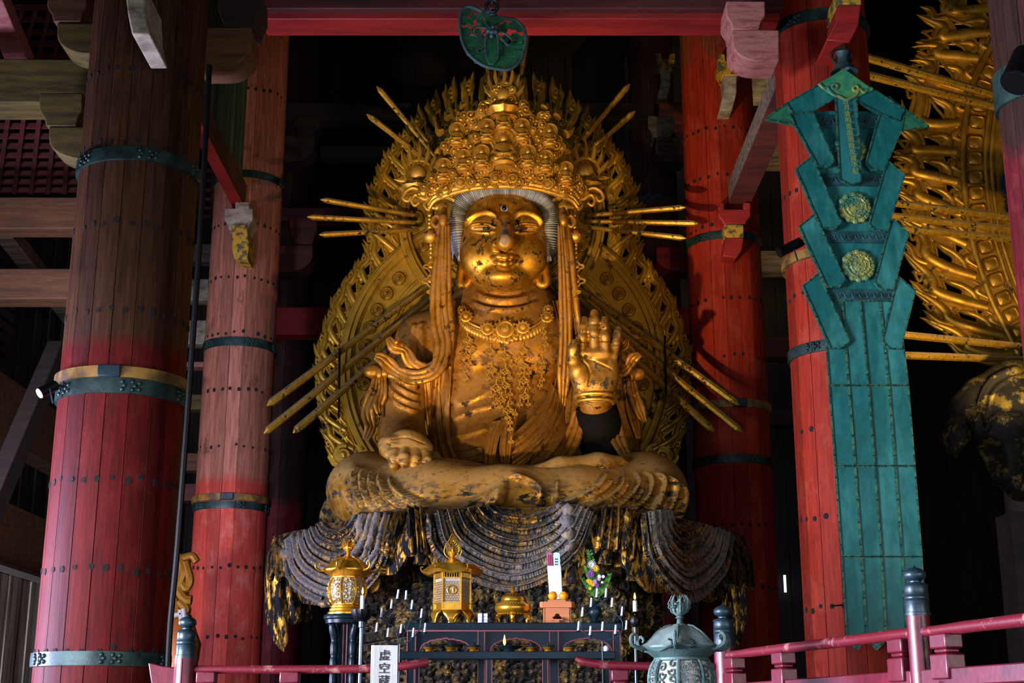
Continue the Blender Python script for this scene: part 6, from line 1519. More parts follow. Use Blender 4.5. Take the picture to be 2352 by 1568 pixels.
def tallcandle(x, yc0, yc1, Y, cup, pole, label, black=False, clab=''):
    t = thing('tall_candlestick', (P(x, 1500, Y)[0], Y, ZF), label, 'candlestick'); X0 = P(x, 1500, Y)[0]; zz_ = lambda y: P(x, y, Y)[2]; k = mpp(x, 1450, Y)
    mb = MB(); mb.lathe([(r*k, zz_(y)) for r, y in cup], (X0, Y, 0), 24, fr=(lambda a: 1+.05*np.cos(12*a)) if not black else None); build('drip_cup', mb, m_black, t)
    mb = MB(); mb.lathe([(r*k, zz_(y)) for r, y in pole]+[(pole[-1][0]*k, ZF+.05), (.16, ZF+.03), (.16, ZF), (0, ZF)], (X0, Y, 0), 20); build('pole', mb, m_steel if black else m_black2, t)
    c = thing('lit_candle', (X0, Y, zz_(yc1)), clab, 'candle')
    mb = MB(); mb.lathe([(0, zz_(yc0)), (4.2*k, zz_(yc0+1)), (4.8*k, zz_(yc0+4)), (5*k, zz_(yc1)), (0, zz_(yc1))], (X0, Y, 0), 20); build('wax', mb, m_candle, c)
    mb = MB(); mb.lathe([(0, zz_(yc0-1)), (2.2*k, zz_(yc0-5)), (2.4*k, zz_(yc0-9)), (1*k, zz_(yc0-15)), (0, zz_(yc0-18))], (X0-.0, Y, 0), 12); build('flame', mb, m_flamel, c)
m_steel = plain('banded_dark_metal', '2a2f38', .2, .9); m_black2 = plain('grey_steel_pole', '5a6a78', .25, .8)
tallcandle(829, 1366, 1403, 14.0, ((5, 1403), (25, 1400), (24, 1408), (17, 1422), (8, 1427), (0, 1427)), ((7, 1427), (7.5, 1440), (5, 1442), (5, 1560)), 'tall slim candlestick with a scalloped black cup beside the round gold lantern', clab='lit white candle standing before the round gold lantern')
tallcandle(1461, 1378, 1404, 13.9, ((0, 1404), (9, 1405), (2, 1409), (2, 1412), (10, 1416), (13, 1426), (10, 1434), (5, 1440), (0, 1440)), ((4, 1440), (4.5, 1500), (5, 1560)), 'tall dark candlestick with a black bulb right of the altar table', True, clab='lit white candle on the tall stick right of the altar table')
# ---- sign board
SB = thing('sign_board', (P(882, 1500, 12.4)[0], 12.4, ZF), 'upright pale wooden board with black brush characters in front of the altar', 'sign')
mb = MB(); x0, x1 = P(852, 1500, 12.4)[0], P(914, 1500, 12.4)[0]; z1 = P(882, 1481, 12.4)[2]; mb.box(((x0+x1)/2, 12.42, (ZF+z1)/2), (x1-x0, .03, z1-ZF)); build('board', mb, two('pale_board', '94948f', '827f78', 3, st=(8, 1, .4), r=.6), SB, bev=.003)
flat_text('lettering', '虚空蔵菩薩', m_ink, SB, A((x0+x1)/2, 12.403, P(882, 1504, 12.4)[2]), 1*.096, .003, width=1.05, pitch=.108, bold=.0011)
# ================================================================ crimson railing with bronze finials
def giboshi(mb, x, y, z, h, r):
    pr = [(1, 0), (1, .06), (.94, .07), (.94, .28), (1, .30), (.94, .32), (.94, .36), (1, .38), (.94, .40), (.93, .56), (.99, .58), (.93, .6), (.85, .62), (.55, .635), (.46, .65), (.46, .67), (.54, .68), (.5, .69)]+[tuple(q) for q in cr([(.5, .69), (.76, .72), (.88, .785), (.8, .86), (.48, .915), (.18, .94), (.08, .97), (0, 1)], 4)]
    mb.lathe([(a*r, b_*h) for a, b_ in pr], (x, y, z), 40)
def post(px, ytop, ymid, Y, wpx, fpx, label, flab):
    c = P(px, ymid, Y); k = mpp(px, ymid, Y); r = wpx*k/2
    t = thing('railing_post', (c[0], Y, ZF), label, 'railing post')
    mb = MB(); mb.lathe([(r, ZF), (r, c[2]), (0, c[2])], (c[0], Y, 0), 32); build('post_shaft', mb, m_rail, t)
    mb = MB(); mb.tube([(c[0]-r*.05, Y-r*1.0, ZF+.02), (c[0]-r*.05, Y-r*1.0, c[2]-.01)], .004, 4); build('crack', mb, m_hole, t)
    mb = MB(); giboshi(mb, c[0], Y, c[2], P(px, ytop, Y)[2]-c[2], fpx*k/2); build('bronze_finial', mb, m_bronzed, t)
    return c, r
YL = 12.7
cL, rL = post(426, 1409, 1511, YL, 49, 47, 'crimson railing post with a dark bronze onion finial before the left pillars', '')
YM = 13.3
cM, rM = post(1664, 1384, 1484, YM, 49, 50, 'crimson railing post with bronze finial behind the green lantern', '')
zr = P(1700, 1505, YM)[2]
cR0 = Pz(2110, 1452, zr); YR = cR0[1]
cR, rR = post(2108, 1296, 1414, YR, 52, 58, 'crimson railing post with dark bronze finial in front of the teal banner', '')
def seg(a, b_, r, mat, label, name='handrail', kind='tube', tip=None):
    mb = MB()
    if kind == 'tube': mb.tube(a, r, 16)
    return one(name, mb, mat, label, 'railing')
# left handrail, upturned end
zl = P(600, 1537, YL)[2]
pts = [A(cL[0]+rL*.9, YL, zl-.0)]+[P(x, y, YL) for x, y in ((520, 1537), (650, 1537), (800, 1536), (870, 1534), (930, 1529), (984, 1520))]
mb = MB(); p = cr(pts, 8); k = mpp(700, 1537, YL); rr = np.full(len(p), 9.5*k); rr[-8:] *= np.linspace(1, 1.1, 8); mb.tube(p, rr, 16)
one('handrail', mb, m_railw, 'round crimson handrail left of the sign board with an upturned end', 'railing')
mb = MB(); mb.ppx([(340, 1521), (352, 1600), (402, 1600), (402, 1532), (372, 1529)], YL, .12); one('handrail', mb, m_rail, 'short flared crimson rail end left of the left finial post', 'railing', bev=.01)
pts = [P(x, y, YM) for x, y in ((1322, 1511), (1345, 1520), (1400, 1527), (1500, 1530), (1560, 1531), (1640, 1532))]
mb = MB(); p = cr(pts, 8); k = mpp(1500, 1530, YM); mb.tube(p, np.r_[np.linspace(6, 10, 8), np.full(len(p)-8, 9.5)]*k, 16)
one('handrail', mb, m_railw, 'round crimson handrail right of the altar with an upturned end', 'railing')
# right handrail running towards the viewer
d = cR0-cM; d[2] = 0; L_ = np.linalg.norm(d); d /= L_
far = cR+d*3.2
for a, b_, l in ((cM+d*rM*.9, cR-d*rR*.9, 'sloping worn round crimson handrail between the two right-hand finial posts'), (cR+d*rR*.9, far, 'round crimson handrail running off the right edge of the picture')):
    a = A(a[0], a[1], zr); b_ = A(b_[0], b_[1], zr); n = 14; mb = MB(); t = np.linspace(0, 1, n)[:, None]; p = a+(b_-a)*t
    rr = np.full(n, .042)*(1+.04*np.sin(np.arange(n)*1.7)); rr[:2] = .035; mb.tube(p, rr, 16); one('handrail', mb, m_railw, l, 'railing')
def strut(c, z1, label, w=.16, dvec=None):
    mb = MB(); x, y = c[0], c[1]; ang = math.atan2(dvec[1], dvec[0]) if dvec is not None else 0; R3 = np.array([[math.cos(ang), -math.sin(ang), 0], [math.sin(ang), math.cos(ang), 0], [0, 0, 1]])
    mb.box((x, y, z1-.07), (w, .14, .10), R3); mb.box((x, y, z1-.135), (w*.75, .11, .03), R3); mb.box((x, y, z1-.24), (w*1.05, .15, .17), R3)
    mb.box((x, y, (ZF+z1-.32)/2), (w*.6, .1, z1-.32-ZF), R3)
    return one('rail_strut', mb, m_rail, label, 'railing strut', bev=.012)
strut(A(P(667, 1540, YL)[0], YL, 0), zl-.0, 'crimson stepped strut under the left handrail', .17)
strut(A(P(456+20, 1540, YL)[0], YL, 0), zl-.0, 'crimson stepped strut beside the left finial post', .17)
strut(A(P(1423, 1540, YM)[0], YM, 0), P(1423, 1528, YM)[2]-.02, 'crimson stepped strut under the handrail right of the altar', .16)
strut(A(P(1600, 1540, YM)[0], YM, 0), P(1423, 1528, YM)[2]-.02, 'crimson stepped strut just left of the middle finial post', .16)
for f, l in ((.06, 'just right of the middle finial post'), (.36, 'under the sloping handrail before the banner pillar'), (.93, 'just left of the right finial post'), (1.1, 'just right of the right finial post'), (1.85, 'near the right edge of the picture')):
    c = cM+d*L_*f; strut(A(c[0], c[1], 0), zr-.01, 'crimson stepped strut '+l, .2, d)
# square lower rail
for f0, f1, l in ((.02, .98, 'square crimson lower rail between the two right-hand finial posts'), (1.02, 1.0+3.2/L_, 'square crimson lower rail at the right edge')):
    a = cM+d*L_*f0; b_ = cM+d*L_*f1; mb = MB(); mb.bar(A(a[0], a[1], zr-.32), A(b_[0], b_[1], zr-.32), .1, .12); one('lower_rail', mb, m_rail, l, 'railing', bev=.01)
for a, b_, Y, l in ((cL[0]+rL, P(984, 1520, YL)[0]-.3, YL, 'square crimson lower rail beneath the left handrail'), (P(1340, 1511, YM)[0], cM[0]-rM, YM, 'square crimson lower rail beneath the handrail right of the altar')):
    mb = MB(); mb.box(((a+b_)/2, Y, zr-.42), (b_-a, .1, .12)); one('lower_rail', mb, m_rail, l, 'railing', bev=.01)
# ================================================================ teal banner, green disc, the large halo, spotlights
YB = 19.2
BN = thing('banner_pendant', tuple(P(2010, 1480, YB)), 'tall teal metal banner with pointed roof and layered wing panels hanging on a red pillar', 'banner')
B = lambda x, y, o=0.: P(x, y, YB-o)
def slab(name, pts, o, th, mat=m_teal, edge=True, parent=BN, er=.018, emat=None):
    mb = MB(); mb.prism([B(x, y, o) for x, y in pts], (0, th, 0)); ob = build(name, mb, mat, parent, smooth=0)
    if edge:
        mb = MB(); n = len(pts)
        for i in range(n): mb.bar(B(*pts[i], o+.004), B(*pts[(i+1) % n], o+.004), .02, er*1.6, up=(0, 1, 0))
        build('riveted_edging', mb, emat or m_tealg, ob, smooth=0)
        mb = MB()
        for i in range(n):
            a, b_ = B(*pts[i], o+.02), B(*pts[(i+1) % n], o+.02); Ls = np.linalg.norm(b_-a); kk = max(1, int(Ls/.28))
            for j in range(kk): mb.ell(a+(b_-a)*(j+.5)/kk, (.012, .012, .012), 6, 5)
        build('rivets', mb, m_bronzed, ob)
    return ob
# column behind the wings, then four long strips
slab('centre_panel', [(1868, 255), (2026, 255), (2056, 665), (2062, 700), (1888, 700), (1880, 640)], 0, .05, edge=False)
yy = [690, 885, 1070, 1278, 1470]
lx = [1890, 1903, 1917, 1932, 1944]; rx = [2064, 2087, 2102, 2118, 2128]
for k in range(4):
    for j in range(4):
        f0, f1 = k/4+.006, (k+1)/4-.006
        q = [(lx[j]+(rx[j]-lx[j])*f0, yy[j]+1), (lx[j]+(rx[j]-lx[j])*f1, yy[j]+1), (lx[j+1]+(rx[j+1]-lx[j+1])*f1, yy[j+1]-1), (lx[j+1]+(rx[j+1]-lx[j+1])*f0, yy[j+1]-1)]
        if j == 3: q = q[:3]+[((q[2][0]+q[3][0])/2, 1492)]+q[3:]
        slab('strip_panel', q, .02+.012*(k % 2), .04, er=.022)
for a in ((1873, 264, 2020, 293), (1879, 398, 2029, 425), (1893, 531, 2037, 556), (1899, 664, 2050, 691)):
    slab('engraved_band', [(a[0], a[1]), (a[2], a[1]+2), (a[2]+3, a[3]+2), (a[0]+3, a[3])], .04, .03, m_teald, edge=False)
    mb = MB(); rb = random.Random(a[0])
    for k in range(9):
        x = a[0]+8+(a[2]-a[0]-16)*k/8; y = (a[1]+a[3])/2+1; mb.tube(cr([B(x-8, y+3, .045), B(x-3, y-6, .045), B(x+3, y+5, .045), B(x+8, y-4, .045)], 4), .012, 5)
    build('engraving', mb, m_teald, BN)
wing = [[(1807, 237), (1843, 216), (1873, 272), (1916, 370), (1903, 383), (1878, 382), (1826, 288)], [(2040, 222), (2077, 250), (2070, 300), (2030, 391), (2003, 391), (1988, 374), (2018, 268)],
        [(1862, 360), (1827, 389), (1886, 523), (1916, 527), (1931, 511), (1874, 382)], [(2039, 370), (2078, 402), (2037, 532), (2010, 529), (1995, 515), (2032, 385)],
        [(1868, 494), (1835, 521), (1899, 659), (1926, 660), (1941, 643), (1884, 520)], [(2052, 503), (2087, 536), (2051, 667), (2025, 664), (2008, 648), (2043, 520)],
        [(1880, 627), (1843, 657), (1907, 799), (1931, 800), (1950, 783), (1890, 650)], [(2063, 634), (2102, 668), (2069, 801), (2042, 800), (2025, 784), (2055, 660)]]
for i, w in enumerate(wing): slab('wing_panel', w, .16-.02*(i//2), .07, er=.02)
slab('roof_panel', [(1935, 163), (1807, 237), (1822, 262), (1867, 256), (1925, 222)], .2, .06); slab('roof_panel', [(1942, 163), (2077, 252), (2064, 278), (2022, 262), (1950, 222)], .2, .06)
for q in ([(1807, 237), (1757, 273), (1824, 287)], [(2077, 250), (2134, 290), (2071, 298)]): slab('roof_tip', q, .18, .06, two('tip_green', '2f7a52', '1c5a44', 5, r=.5, m=.2), er=.014)
slab('title_plaque', [(1918, 213), (1966, 213), (1978, 416), (1954, 426), (1929, 412)], .22, .05, two('plaque_teal', '2b7a78', '1f6264', 3, st=(1, 1, .4), r=.5, m=.2), er=.02)
cap = [(1938, 158), (2006, 206), (1984, 216), (1966, 222), (1943, 228), (1922, 221), (1904, 212), (1880, 192)]
slab('gilt_cap', cap, .27, .05, two('cap_green', '2f8a6c', '54a060', 9, r=.45, m=.3), edge=False)
mb = MB(); p = cr([B(x, y, .285) for x, y in [(1881, 192), (1892, 203), (1900, 201), (1908, 212), (1916, 219), (1928, 222), (1943, 229), (1958, 223), (1968, 216), (1974, 205), (1984, 212), (1996, 203), (2004, 205)]], 4); mb.tube(p, .022, 6)
for x, y in ((1917, 199), (1965, 203)): mb.tube([B(x+6*math.cos(t), y+6*math.sin(t), .29) for t in np.linspace(0, 2*PI, 16)], .02, 6, cap=False)
build('gilt_trim', mb, m_tgold, BN)
Rp = np.eye(3)
flat_text('lettering', '日月清明風雨順時災厲不起', plain('raised_gold_characters', '9aa04a', .5, .3), BN, B(1942, 233, .275), .094, .006, pitch=.1005, drift=.0068)
for x, y in ((1952, 345), (1962, 478), (1970, 611)):
    mb = MB(); c = B(x, y, .05); r = .235
    for k in range(12):
        a = k*PI/6; e = c+A(r*.86*math.cos(a), -.01, r*.86*math.sin(a)); mb.ell(e, (r*.22, .03, r*.22), 14, 8); mb.tube([c+A(r*.6*math.cos(a+.26), -.03, r*.6*math.sin(a+.26)), c+A(r*1.0*math.cos(a+.26), -.02, r*1.0*math.sin(a+.26))], .012, 5)
    mb.lathe([(0, .05), (r*.3, .05), (r*.42, .04), (r*.46, .06), (r*.52, .04), (r*.64, .04), (r*.7, .06), (r*.78, .03), (r*.8, 0)], c, 40, axis=FX)
    for k in range(19): a = k*2.4; q = .07*math.sqrt(k)*.42*r/.235*3.2/2; mb.ell(c+A(q*math.cos(a), -.055, q*math.sin(a)), (.017, .012, .017), 8, 5)
    for k in range(14): a = k*PI/7; mb.tube([c+A(r*.53*math.cos(a), -.045, r*.53*math.sin(a)), c+A(r*.62*math.cos(a+.15), -.05, r*.62*math.sin(a+.15))], .01, 5)
    build('lotus_medallion', mb, m_tgold, BN, smooth=60)
mb = MB(); c = B(1938, 150, .25); mb.lathe([(.05, .22), (.11, .2), (.08, .13), (.09, .05), (.14, -.03), (.2, -.12)], c, 24); build('neck', mb, m_bronze, BN)
mb = MB(); c = B(1933, 130, .25); mb.tube([c+A(.15*math.cos(t), 0, .15*math.sin(t)) for t in np.linspace(0, 2*PI, 30)], .025, 8, cap=False); mb.bar(c+A(.02, .5, .18), c+A(.02, -.04, .16), .05, .06); mb.box(c+A(.02, -.05, .12), (.05, .03, .12)); build('hanging_ring', mb, plain('rusty_iron', '3c2418', .6, .5), BN)
mb = MB(); mb.bar(P(1912, 1391, 19.62), P(1948, 1388, 19.2), .02, .02); build('wall_hook', mb, m_black, BN)
# ---- the green openwork disc hanging at the top
YD = 19.0
GD = thing('openwork_pendant', tuple(P(1130, 160, YD)), 'green fan-shaped openwork metal ornament with a raised bow hanging at the top of the picture', 'hanging ornament')
D_ = lambda x, y, o=0.: P(x, y, YD-o)
z6 = lambda x, y: (1040+x/8.71, y/8.71)
ol = [z6(*q) for q in ((340, 135), (430, 150), (560, 215), (740, 290), (880, 340), (1040, 370), (1200, 390), (1320, 450), (1410, 560), (1450, 700), (1460, 850), (1420, 1020), (1370, 1180), (1260, 1310), (1100, 1395), (900, 1380), (640, 1320), (450, 1200), (300, 1050), (200, 850), (150, 600), (140, 350), (200, 200), (270, 145))]
pc = cr(ol, 5, closed=True)
mb = MB(); mb.tube(np.array([D_(x, y) for x, y in np.vstack([pc, pc[:1]])]), .028, 8, cap=False); build('rim', mb, m_bronze, GD)
# leafy openwork as overlapping rounded plates
mg = two('mottled_green_patina', '1f6a3c', '2a4a3a', 4, .4, .6, r=.5, m=.2, fine=.3); mb = MB(); rg = random.Random(2)
for x, y, rx_, ry_ in ((300, 220, 90, 60), (240, 260, 70, 60), (230, 400, 80, 90), (350, 440, 70, 80), (530, 370, 80, 110), (400, 330, 60, 60), (260, 620, 110, 90), (500, 620, 70, 60), (400, 820, 220, 110), (520, 930, 110, 70), (240, 760, 80, 90), (600, 770, 60, 70), (1040, 530, 70, 110), (1210, 510, 110, 80), (1330, 560, 80, 70),
        (1250, 730, 90, 80), (1350, 780, 80, 90), (1070, 760, 80, 70), (1000, 900, 110, 70), (1250, 920, 180, 70), (1100, 1060, 200, 110), (1300, 1080, 110, 90), (1100, 1250, 220, 100), (800, 1250, 240, 110), (560, 1180, 170, 90), (400, 1060, 130, 60), (330, 970, 90, 50), (640, 1060, 110, 60), (940, 560, 60, 70), (600, 470, 60, 80), (700, 560, 80, 60), (950, 1150, 120, 90)):
    a = np.linspace(0, 2*PI, 16, endpoint=False); k = [1+rg.uniform(-.12, .12) for _ in a]
    mb.prism([D_(*z6(x+rx_*k[i]*math.cos(t), y+ry_*k[i]*math.sin(t)), -.005+rg.uniform(0, .01)) for i, t in enumerate(a)], (0, .03, 0))
build('leaf_openwork', mb, mg, GD, smooth=0)
slab('top_plate', [z6(*q) for q in ((555, 215), (700, 480), (820, 530), (1040, 375), (800, 300))], YB-YD+.03, .03, mg, edge=False, parent=GD)
mb = MB(); mb.prism([D_(*z6(x, y), .04) for x, y in ((650, 700), (700, 640), (860, 640), (910, 720), (915, 1180), (820, 1290), (720, 1290), (645, 1130))], (0, .04, 0)); build('centre_tongue', mb, mg, GD, bev=.01)
mb = MB()
for pts in ([(700, 570), (500, 530), (400, 570), (390, 660), (480, 720), (560, 700), (680, 620)], [(880, 620), (1060, 680), (1180, 790), (1170, 880), (1090, 890), (1000, 800), (880, 700)], [(640, 430), (690, 520), (730, 570)], [(960, 480), (900, 560), (860, 590)], [(660, 720), (650, 900), (660, 1100)], [(905, 720), (915, 950), (905, 1150)]):
    p = cr([D_(*z6(*q), .07) for q in pts], 6); mb.tube(p, .017, 6)
for x, y, r in ((740, 570, .045), (800, 540, .045), (800, 640, .05), (860, 640, .045), (720, 610, .045), (780, 720, .035)): mb.ell(D_(*z6(x, y), .09), (r, .04, r), 10, 8)
build('raised_bow', mb, m_bronze, GD)
mb = MB(); c = D_(*z6(810, 240), .03); mb.ell(c, (.05, .05, .045)); mb.ell(c-A(0, 0, .05), (.06, .05, .03)); c2 = D_(*z6(780, 130), .04)
mb.tube([c2+A(.105*math.cos(t), .0, .115*math.sin(t)) for t in np.linspace(0, 2*PI, 24)], .014, 6, cap=False); mb.tube([c2+A(.07*math.cos(t), .06*math.sin(t), .11*math.sin(t)) for t in np.linspace(0, 2*PI, 24)], .012, 6, cap=False); mb.bar(c2+A(0, .02, .08), c2+A(0, .5, .3), .03, .03)
build('suspension_ring', mb, m_bronzed, GD)
# ---- large halo at the right
YQ = 31.
BH = thing('large_halo', tuple(A(P(2420, 700, YQ)[0], YQ, ZF)), 'huge golden flame-edged halo with lotus-petal band at the right edge', 'halo')
Q_ = lambda x, y, o=0.: P(x, y, YQ-o); mq = mpp(2250, 350, YQ)
inB = path([(2338, 812), (2320, 775), (2278, 691), (2251, 615), (2232, 550), (2218, 461), (2211, 357), (2221, 250), (2236, 186), (2275, 107), (2323, 0), (2352, -60), (2385, -120)])
outB = path([(2190, 815), (2165, 780), (2105, 700), (2080, 620), (2070, 530), (2062, 460), (2048, 400), (2052, 330), (2066, 205), (2088, 150), (2098, 100), (2118, 20), (2160, -60), (2190, -120), (2230, -180)])
def off(pth, dx):
    t = np.gradient(pth, axis=0); t /= np.linalg.norm(t, axis=1, keepdims=True); n = np.stack([-t[:, 1], t[:, 0]], 1); n = n*np.sign(n[:, :1]+1e-9); return pth+n*dx
for dx, r, o in ((0, .075, .08), (52, .05, .06), (66, .05, .06), (124, .04, .04)):
    mb = MB(); mb.tube(np.array([Q_(x, y, o) for x, y in off(inB, dx)]), r, 10); build('rim', mb, m_big, BH)
mb = MB(); G = [[Q_(x, y, o) for x, y in off(inB, dx)] for dx, o in ((0, -.05), (0, .0), (130, .0), (330, .02), (330, -.08))]; mb.grid(np.array(G)); build('field', mb, m_big, BH)
pa = off(inB, 27); Lq = np.r_[0, np.cumsum(np.hypot(*np.diff(pa, axis=0).T))]; s = 10
while s < Lq[-1]-10:
    i = np.interp(s, Lq, np.arange(len(pa))); i0 = int(i); c = pa[i0]; t = pa[min(i0+1, len(pa)-1)]-pa[i0]; t = t/np.linalg.norm(t); n = np.array([-t[1], t[0]])
    mb = MB(); G = []
    for sc2, o in ((1.0, .0), (1.0, .07), (.86, .10), (.78, .06), (.7, .05), (.3, .09), (.02, .09)):
        ring = []
        for a in np.linspace(0, 2*PI, 24, endpoint=False):
            u = np.sign(math.cos(a))*abs(math.cos(a))**.45*17*sc2; w = np.sign(math.sin(a))*abs(math.sin(a))**.45*19*sc2; ring.append(Q_(c[0]+t[0]*u+n[0]*w, c[1]+t[1]*u+n[1]*w, o))
        G.append(ring)
    mb.grid(np.array(G), cv=True); build('lotus_petal', mb, m_big, BH, smooth=50); s += 41
Vp, Qp, rel = flame_plate(inB, outB, YQ, 0, 12, 74, 52, 1.75, 1.75, (-10, 20), 2030, 2420, -160, 870, .034, 1.35, .04, taper=False)
mb = MB(); mb.v = [Vp]; mb.f = [tuple(t) for t in Qp.tolist()]; mb.m = [0]*len(Qp); mb.n = len(Vp)
fo = build('flame_border', mb, m_big, BH, smooth=180); build('flame_relief', rel, m_big, fo, smooth=60)
for a, b_, r in (((1990, 132), (2372, 244), .095), ((1990, 172), (2372, 266), .095), ((2030, 463), (2372, 505), .085), ((2030, 494), (2372, 532), .085), ((2030, 521), (2372, 553), .085), ((2040, 765), (2372, 798), .085), ((2040, 814), (2372, 826), .085)):
    mb = MB(); mb.tube([P(*a, 27.5), P(*b_, 29)], r, 8, up=(0, 0, 1)); build('rod', mb, m_rod, BH, smooth=20)
# small figures and round plaques on that halo
for x, y, r in ((2345, 318, 26), (2352, 392, 48)):
    mb = MB(); c = Q_(x, y, .1); R1 = r*mq; mb.lathe([(0, .05), (R1*.7, .05), (R1*.75, .09), (R1*.85, .06), (R1, .1), (R1*1.05, 0)], c, 48, axis=FX)
    for k in range(40): a = k*PI/20; mb.ell(c+A(R1*.94*math.cos(a), -.1, R1*.94*math.sin(a)), (.02, .02, .02), 6, 4)
    build('round_plaque', mb, m_big, BH)
mb = small_buddha(); V_ = np.vstack(mb.v)*1.35+P(2348, 500, YQ-.8); mb.v = [V_]; build('small_figure', mb, m_bronzed, BH)
# dark curled lotus leaf below it
v = Vol((8.2, 26.0, 4.5), (12.2, 29.2, 9.9), .05)
L3 = lambda x, y, Y=27.6: P(x, y, Y)
v.ell(L3(2345, 950), (1.0, .8, 1.15), .1); v.chain([L3(2275, 960), L3(2235, 985), L3(2205, 1000)], [.45, .38, .3], .2); v.ell(L3(2200, 1005), (.26, .5, .42), .1); v.cap(L3(2215, 935), L3(2250, 910), .3, .4, .2)
v.chain([L3(2290, 1000), L3(2320, 1060), L3(2352, 1110)], [.5, .45, .4], .2); v.ell(L3(2262, 1060, 27.2), (.42, .8, .5), .1, op='s')
V, Q = v.mesh(); V = relax(V, Q, 2); N = vnormals(V, Q)
V, _ = sculpt(V, N, [([(2352, 846), (2300, 862), (2262, 892), (2247, 945), (2262, 995)], 7, .12, 'ridge'), ([(2352, 862), (2310, 876), (2278, 905), (2266, 960)], 4, .07, 'ridge'), ([(2262, 995), (2285, 955), (2320, 950), (2352, 955)], 6, .1, 'ridge')]+
    [([(2190+k*7, 990-k*9), (2200+k*7, 1000-k*6), (2196+k*7, 1012-k*8)], 4, .07, 'ridge') for k in range(9)]+[([(2285+k*8, 1075+k*2), (2295+k*8, 1095+k*3), (2288+k*8, 1110+k*3)], 4, .08, 'ridge') for k in range(8)], ends=.1)
LF = thing('gilded_leaf_scroll', tuple(A(L3(2300, 1000)[0], 27.6, ZF)), 'huge dark curled gilded leaf ornament at the lower right edge', 'ornament')
mb = MB(); mb.v = [V]; mb.f = [tuple(q) for q in Q.tolist()]; mb.m = [0]*len(Q); mb.n = len(V); build('curled_leaf', mb, gilt('blackened_gilding', '6e5a1c', '070503', '3e3618', 3, .40, .48, dlo=.4, dhi=.9, dk=.5, rough=.45, grime=.1), LF, smooth=180)
mb = MB(); q = L3(2352, 1120, 27.9); mb.tube([q, A(q[0]+.1, 27.9, 3.2), A(q[0], 27.9, ZF)], [.4, .5, .6], 16); build('stalk', mb, m_dark, LF)
mb = MB(); mb.box(P(2350, 1270, 26)+A(.25, -.1, -1.6), (1.2, .8, 4.6)); o = one('carved_plinth', mb, m_dark, 'dark carved block at the lower right edge below the leaf scroll', 'plinth')
# carved gilded figure glimpsed between the two left pillars
mb = MB(); rc = random.Random(6); fY = 25.
FGt = thing('gilded_guardian', tuple(A(P(412, 1500, fY)[0], fY, ZF)), 'fragment of a colourful gilded carved figure glimpsed between the two left pillars', 'statue')
for pts, r in (([(408, 1275), (420, 1310), (410, 1350), (425, 1375), (440, 1378)], .09), ([(425, 1290), (436, 1330), (428, 1350), (418, 1340)], .08), ([(412, 1380), (428, 1400), (415, 1415)], .09), ([(400, 1300), (396, 1360), (404, 1400), (398, 1430)], .09), ([(398, 1460), (410, 1500), (402, 1540)], .22), ([(410, 1285), (440, 1276), (452, 1290)], .07)):
    p = cr([P(x, y, fY) for x, y in pts], 6); mb.tube(p, r, 8)
mb.cyl = None
build('scroll_drapery', mb, plain('ochre_gold_lacquer', '8a5a14', .35, .5), FGt)
mb = MB(); q = P(405, 1545, fY); mb.lathe([(.5, -1.4), (.42, -.6), (.35, 0), (.4, .5), (.2, 1.0), (0, 1.1)], q, 20); build('body', mb, plain('amber_lacquer', '8a4a10', .4, .4), FGt)
mb = MB(); mb.tube([P(392, 1415, fY-.4), P(416, 1409, fY-.4)], .05, 10); mb.tube([P(414, 1400, fY-.4), P(417, 1425, fY-.4)], .05, 10); mb.tube([P(421, 1398, fY-.4), P(424, 1425, fY-.4)], .05, 10); build('hand', mb, plain('pale_grey_fingers', '8e8478', .5), FGt)
# ---- spotlights
def spot_fix(a, b_, Y, r, lab_, lit, arm_to):
    pa, pb_ = P(*a, Y), P(*b_, Y-.1); t = thing('spotlight', tuple(pa), lab_, 'spotlight'); dd = (pb_-pa)/np.linalg.norm(pb_-pa)
    mb = MB(); mb.tube([pa-dd*.02, pa, pb_-dd*.03, pb_], [r*.7, r, r, r*1.04], 20, cap=True); build('housing', mb, m_black, t)
    mb = MB(); mb.tube([pb_-dd*.002, pb_+dd*.012], [r*.9, r*.85], 20); build('lens', mb, m_lamp if lit else m_black, t)
    mb = MB(); m = (pa+pb_)/2; mb.tube([m, m+A(.06, 0, .06), P(*arm_to, Y+.3)], .018, 8); mb.tube([m+A(.04, -.05, 0), P(a[0]-6, a[1]+42, Y)], .012, 6); build('bracket', mb, m_bronzed, t)
spot_fix((128, 884), (91, 903), 15.9, .065, 'black spotlight shining downwards at the left of the big pillar', True, (170, 895))
spot_fix((1838, 556), (1790, 580), 19.3, .075, 'black unlit spotlight clamped to the banner pillar', False, (1855, 560))
spot_fix((2362, 130), (2335, 190), 13.0, .16, 'black spotlight clamped to the post at the right edge', False, (2375, 150))
mb = MB(); mb.box(P(1803, 1340, 45.6), (.07, .05, .55)); 
o = one('daylight_slit', mb, plain('bright_daylight', 'd8e6ff', .5, emis='d8e6ff', es=3), 'narrow bright slit of daylight in the back wall between the right pillars', 'opening', kind='structure')
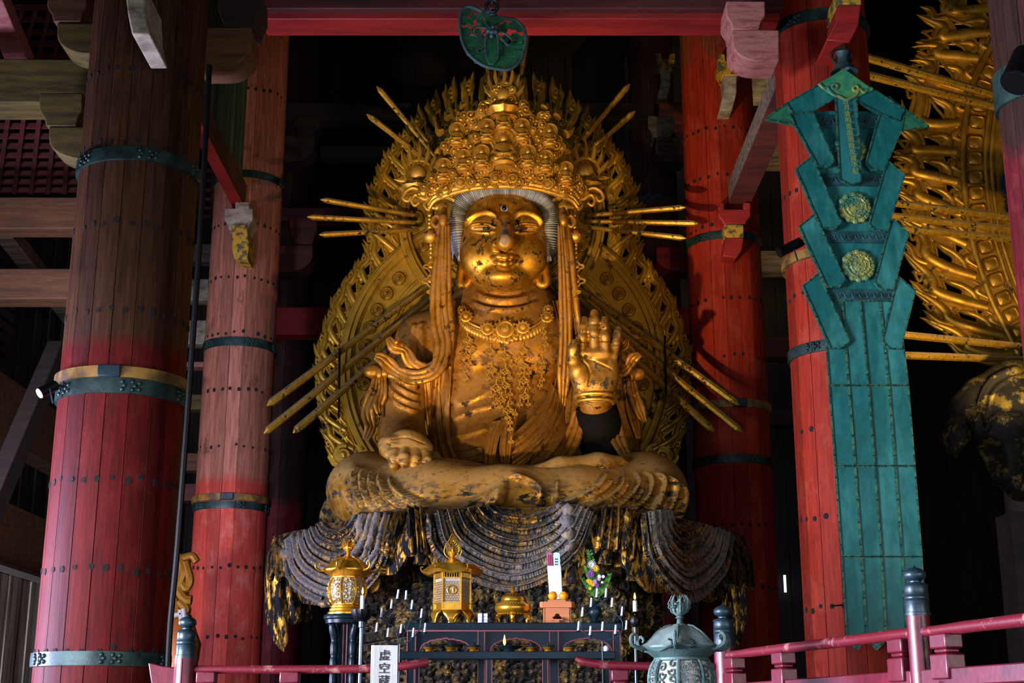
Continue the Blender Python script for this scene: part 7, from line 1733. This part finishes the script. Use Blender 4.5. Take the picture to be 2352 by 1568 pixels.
# ================================================================ light
def light(kind, loc, tgt, e, col, size=1., sizey=None, spot=60, blend=.5, name='light'):
    l = bpy.data.lights.new(name, kind); l.energy = e; l.color = lin(col)[:3]
    if kind == 'AREA':
        l.shape = 'RECTANGLE'; l.size = size; l.size_y = sizey or size
    else: l.shadow_soft_size = size
    if kind == 'SPOT': l.spot_size = math.radians(spot); l.spot_blend = blend
    o = bpy.data.objects.new(name, l); COL.objects.link(o); o.location = loc
    d = Vector(tgt)-Vector(loc); o.rotation_euler = d.to_track_quat('-Z', 'Y').to_euler(); return o
# daylight: the open front of the hall behind the viewer, a side door at the left, one far right
light('AREA', (2, 0, 2.3), (1, 15, 3.0), 480, 'dce6ff', 7, 3.0, name='front_door_daylight')
l_ = light('AREA', (-10.6, 7.0, 2.7), (5, 11.5, 3.2), 2600, 'dfe4fa', 5, 3.6, name='left_door_daylight'); l_.data.spread = math.radians(92)
light('AREA', (-10.3, 16.2, 2.7), (-1, 19.5, 4.5), 2300, 'cccfff', 2.4, 3.4, name='left_door_daylight')
light('AREA', (9, 2, 2.6), (9, 18, 5), 600, 'f4f2ec', 4, 3.4, name='right_door_daylight')
l_ = light('AREA', (-7.6, 6, 2.2), (-9.6, 26, 3.2), 500, 'e0e2ff', 2, 2.6, name='left_plank_fill'); l_.data.spread = math.radians(60)  # added fill lamp that brightens the plank door at lower left
# warm spotlights standing in front of the platform
light('SPOT', (-3.3, 14.4, 2.7), (.3, 23, 9.9), 6300, 'ffdfaa', .12, spot=42, name='statue_spot')
light('SPOT', (3.9, 14.2, 2.7), (.3, 24, 9.8), 2000, 'ffc880', .12, spot=37, name='statue_spot')
light('SPOT', (-.3, 16.6, 3.0), (0, 23.5, 10.5), 800, 'ffb458', .1, spot=44, name='statue_spot')
light('SPOT', (9.2, 23.5, 7), (11.5, 31, 14.5), 3600, 'ffdc9e', .2, spot=76, name='large_halo_spot')
w = bpy.data.worlds.new('world'); sc.world = w; w.use_nodes = True
w.node_tree.nodes['Background'].inputs[0].default_value = (.5, .6, .8, 1)
w.node_tree.nodes['Background'].inputs[1].default_value = .01
vs = sc.view_settings; vs.view_transform = 'Standard'; vs.look = 'None'; vs.gamma = 1; vs.use_curve_mapping = False; vs.exposure = 0
cy = sc.cycles; cy.max_bounces = 6; cy.diffuse_bounces = 3; cy.glossy_bounces = 3; cy.transmission_bounces = 2; cy.use_adaptive_sampling = True; cy.adaptive_threshold = .03
cy.sample_clamp_indirect = 4
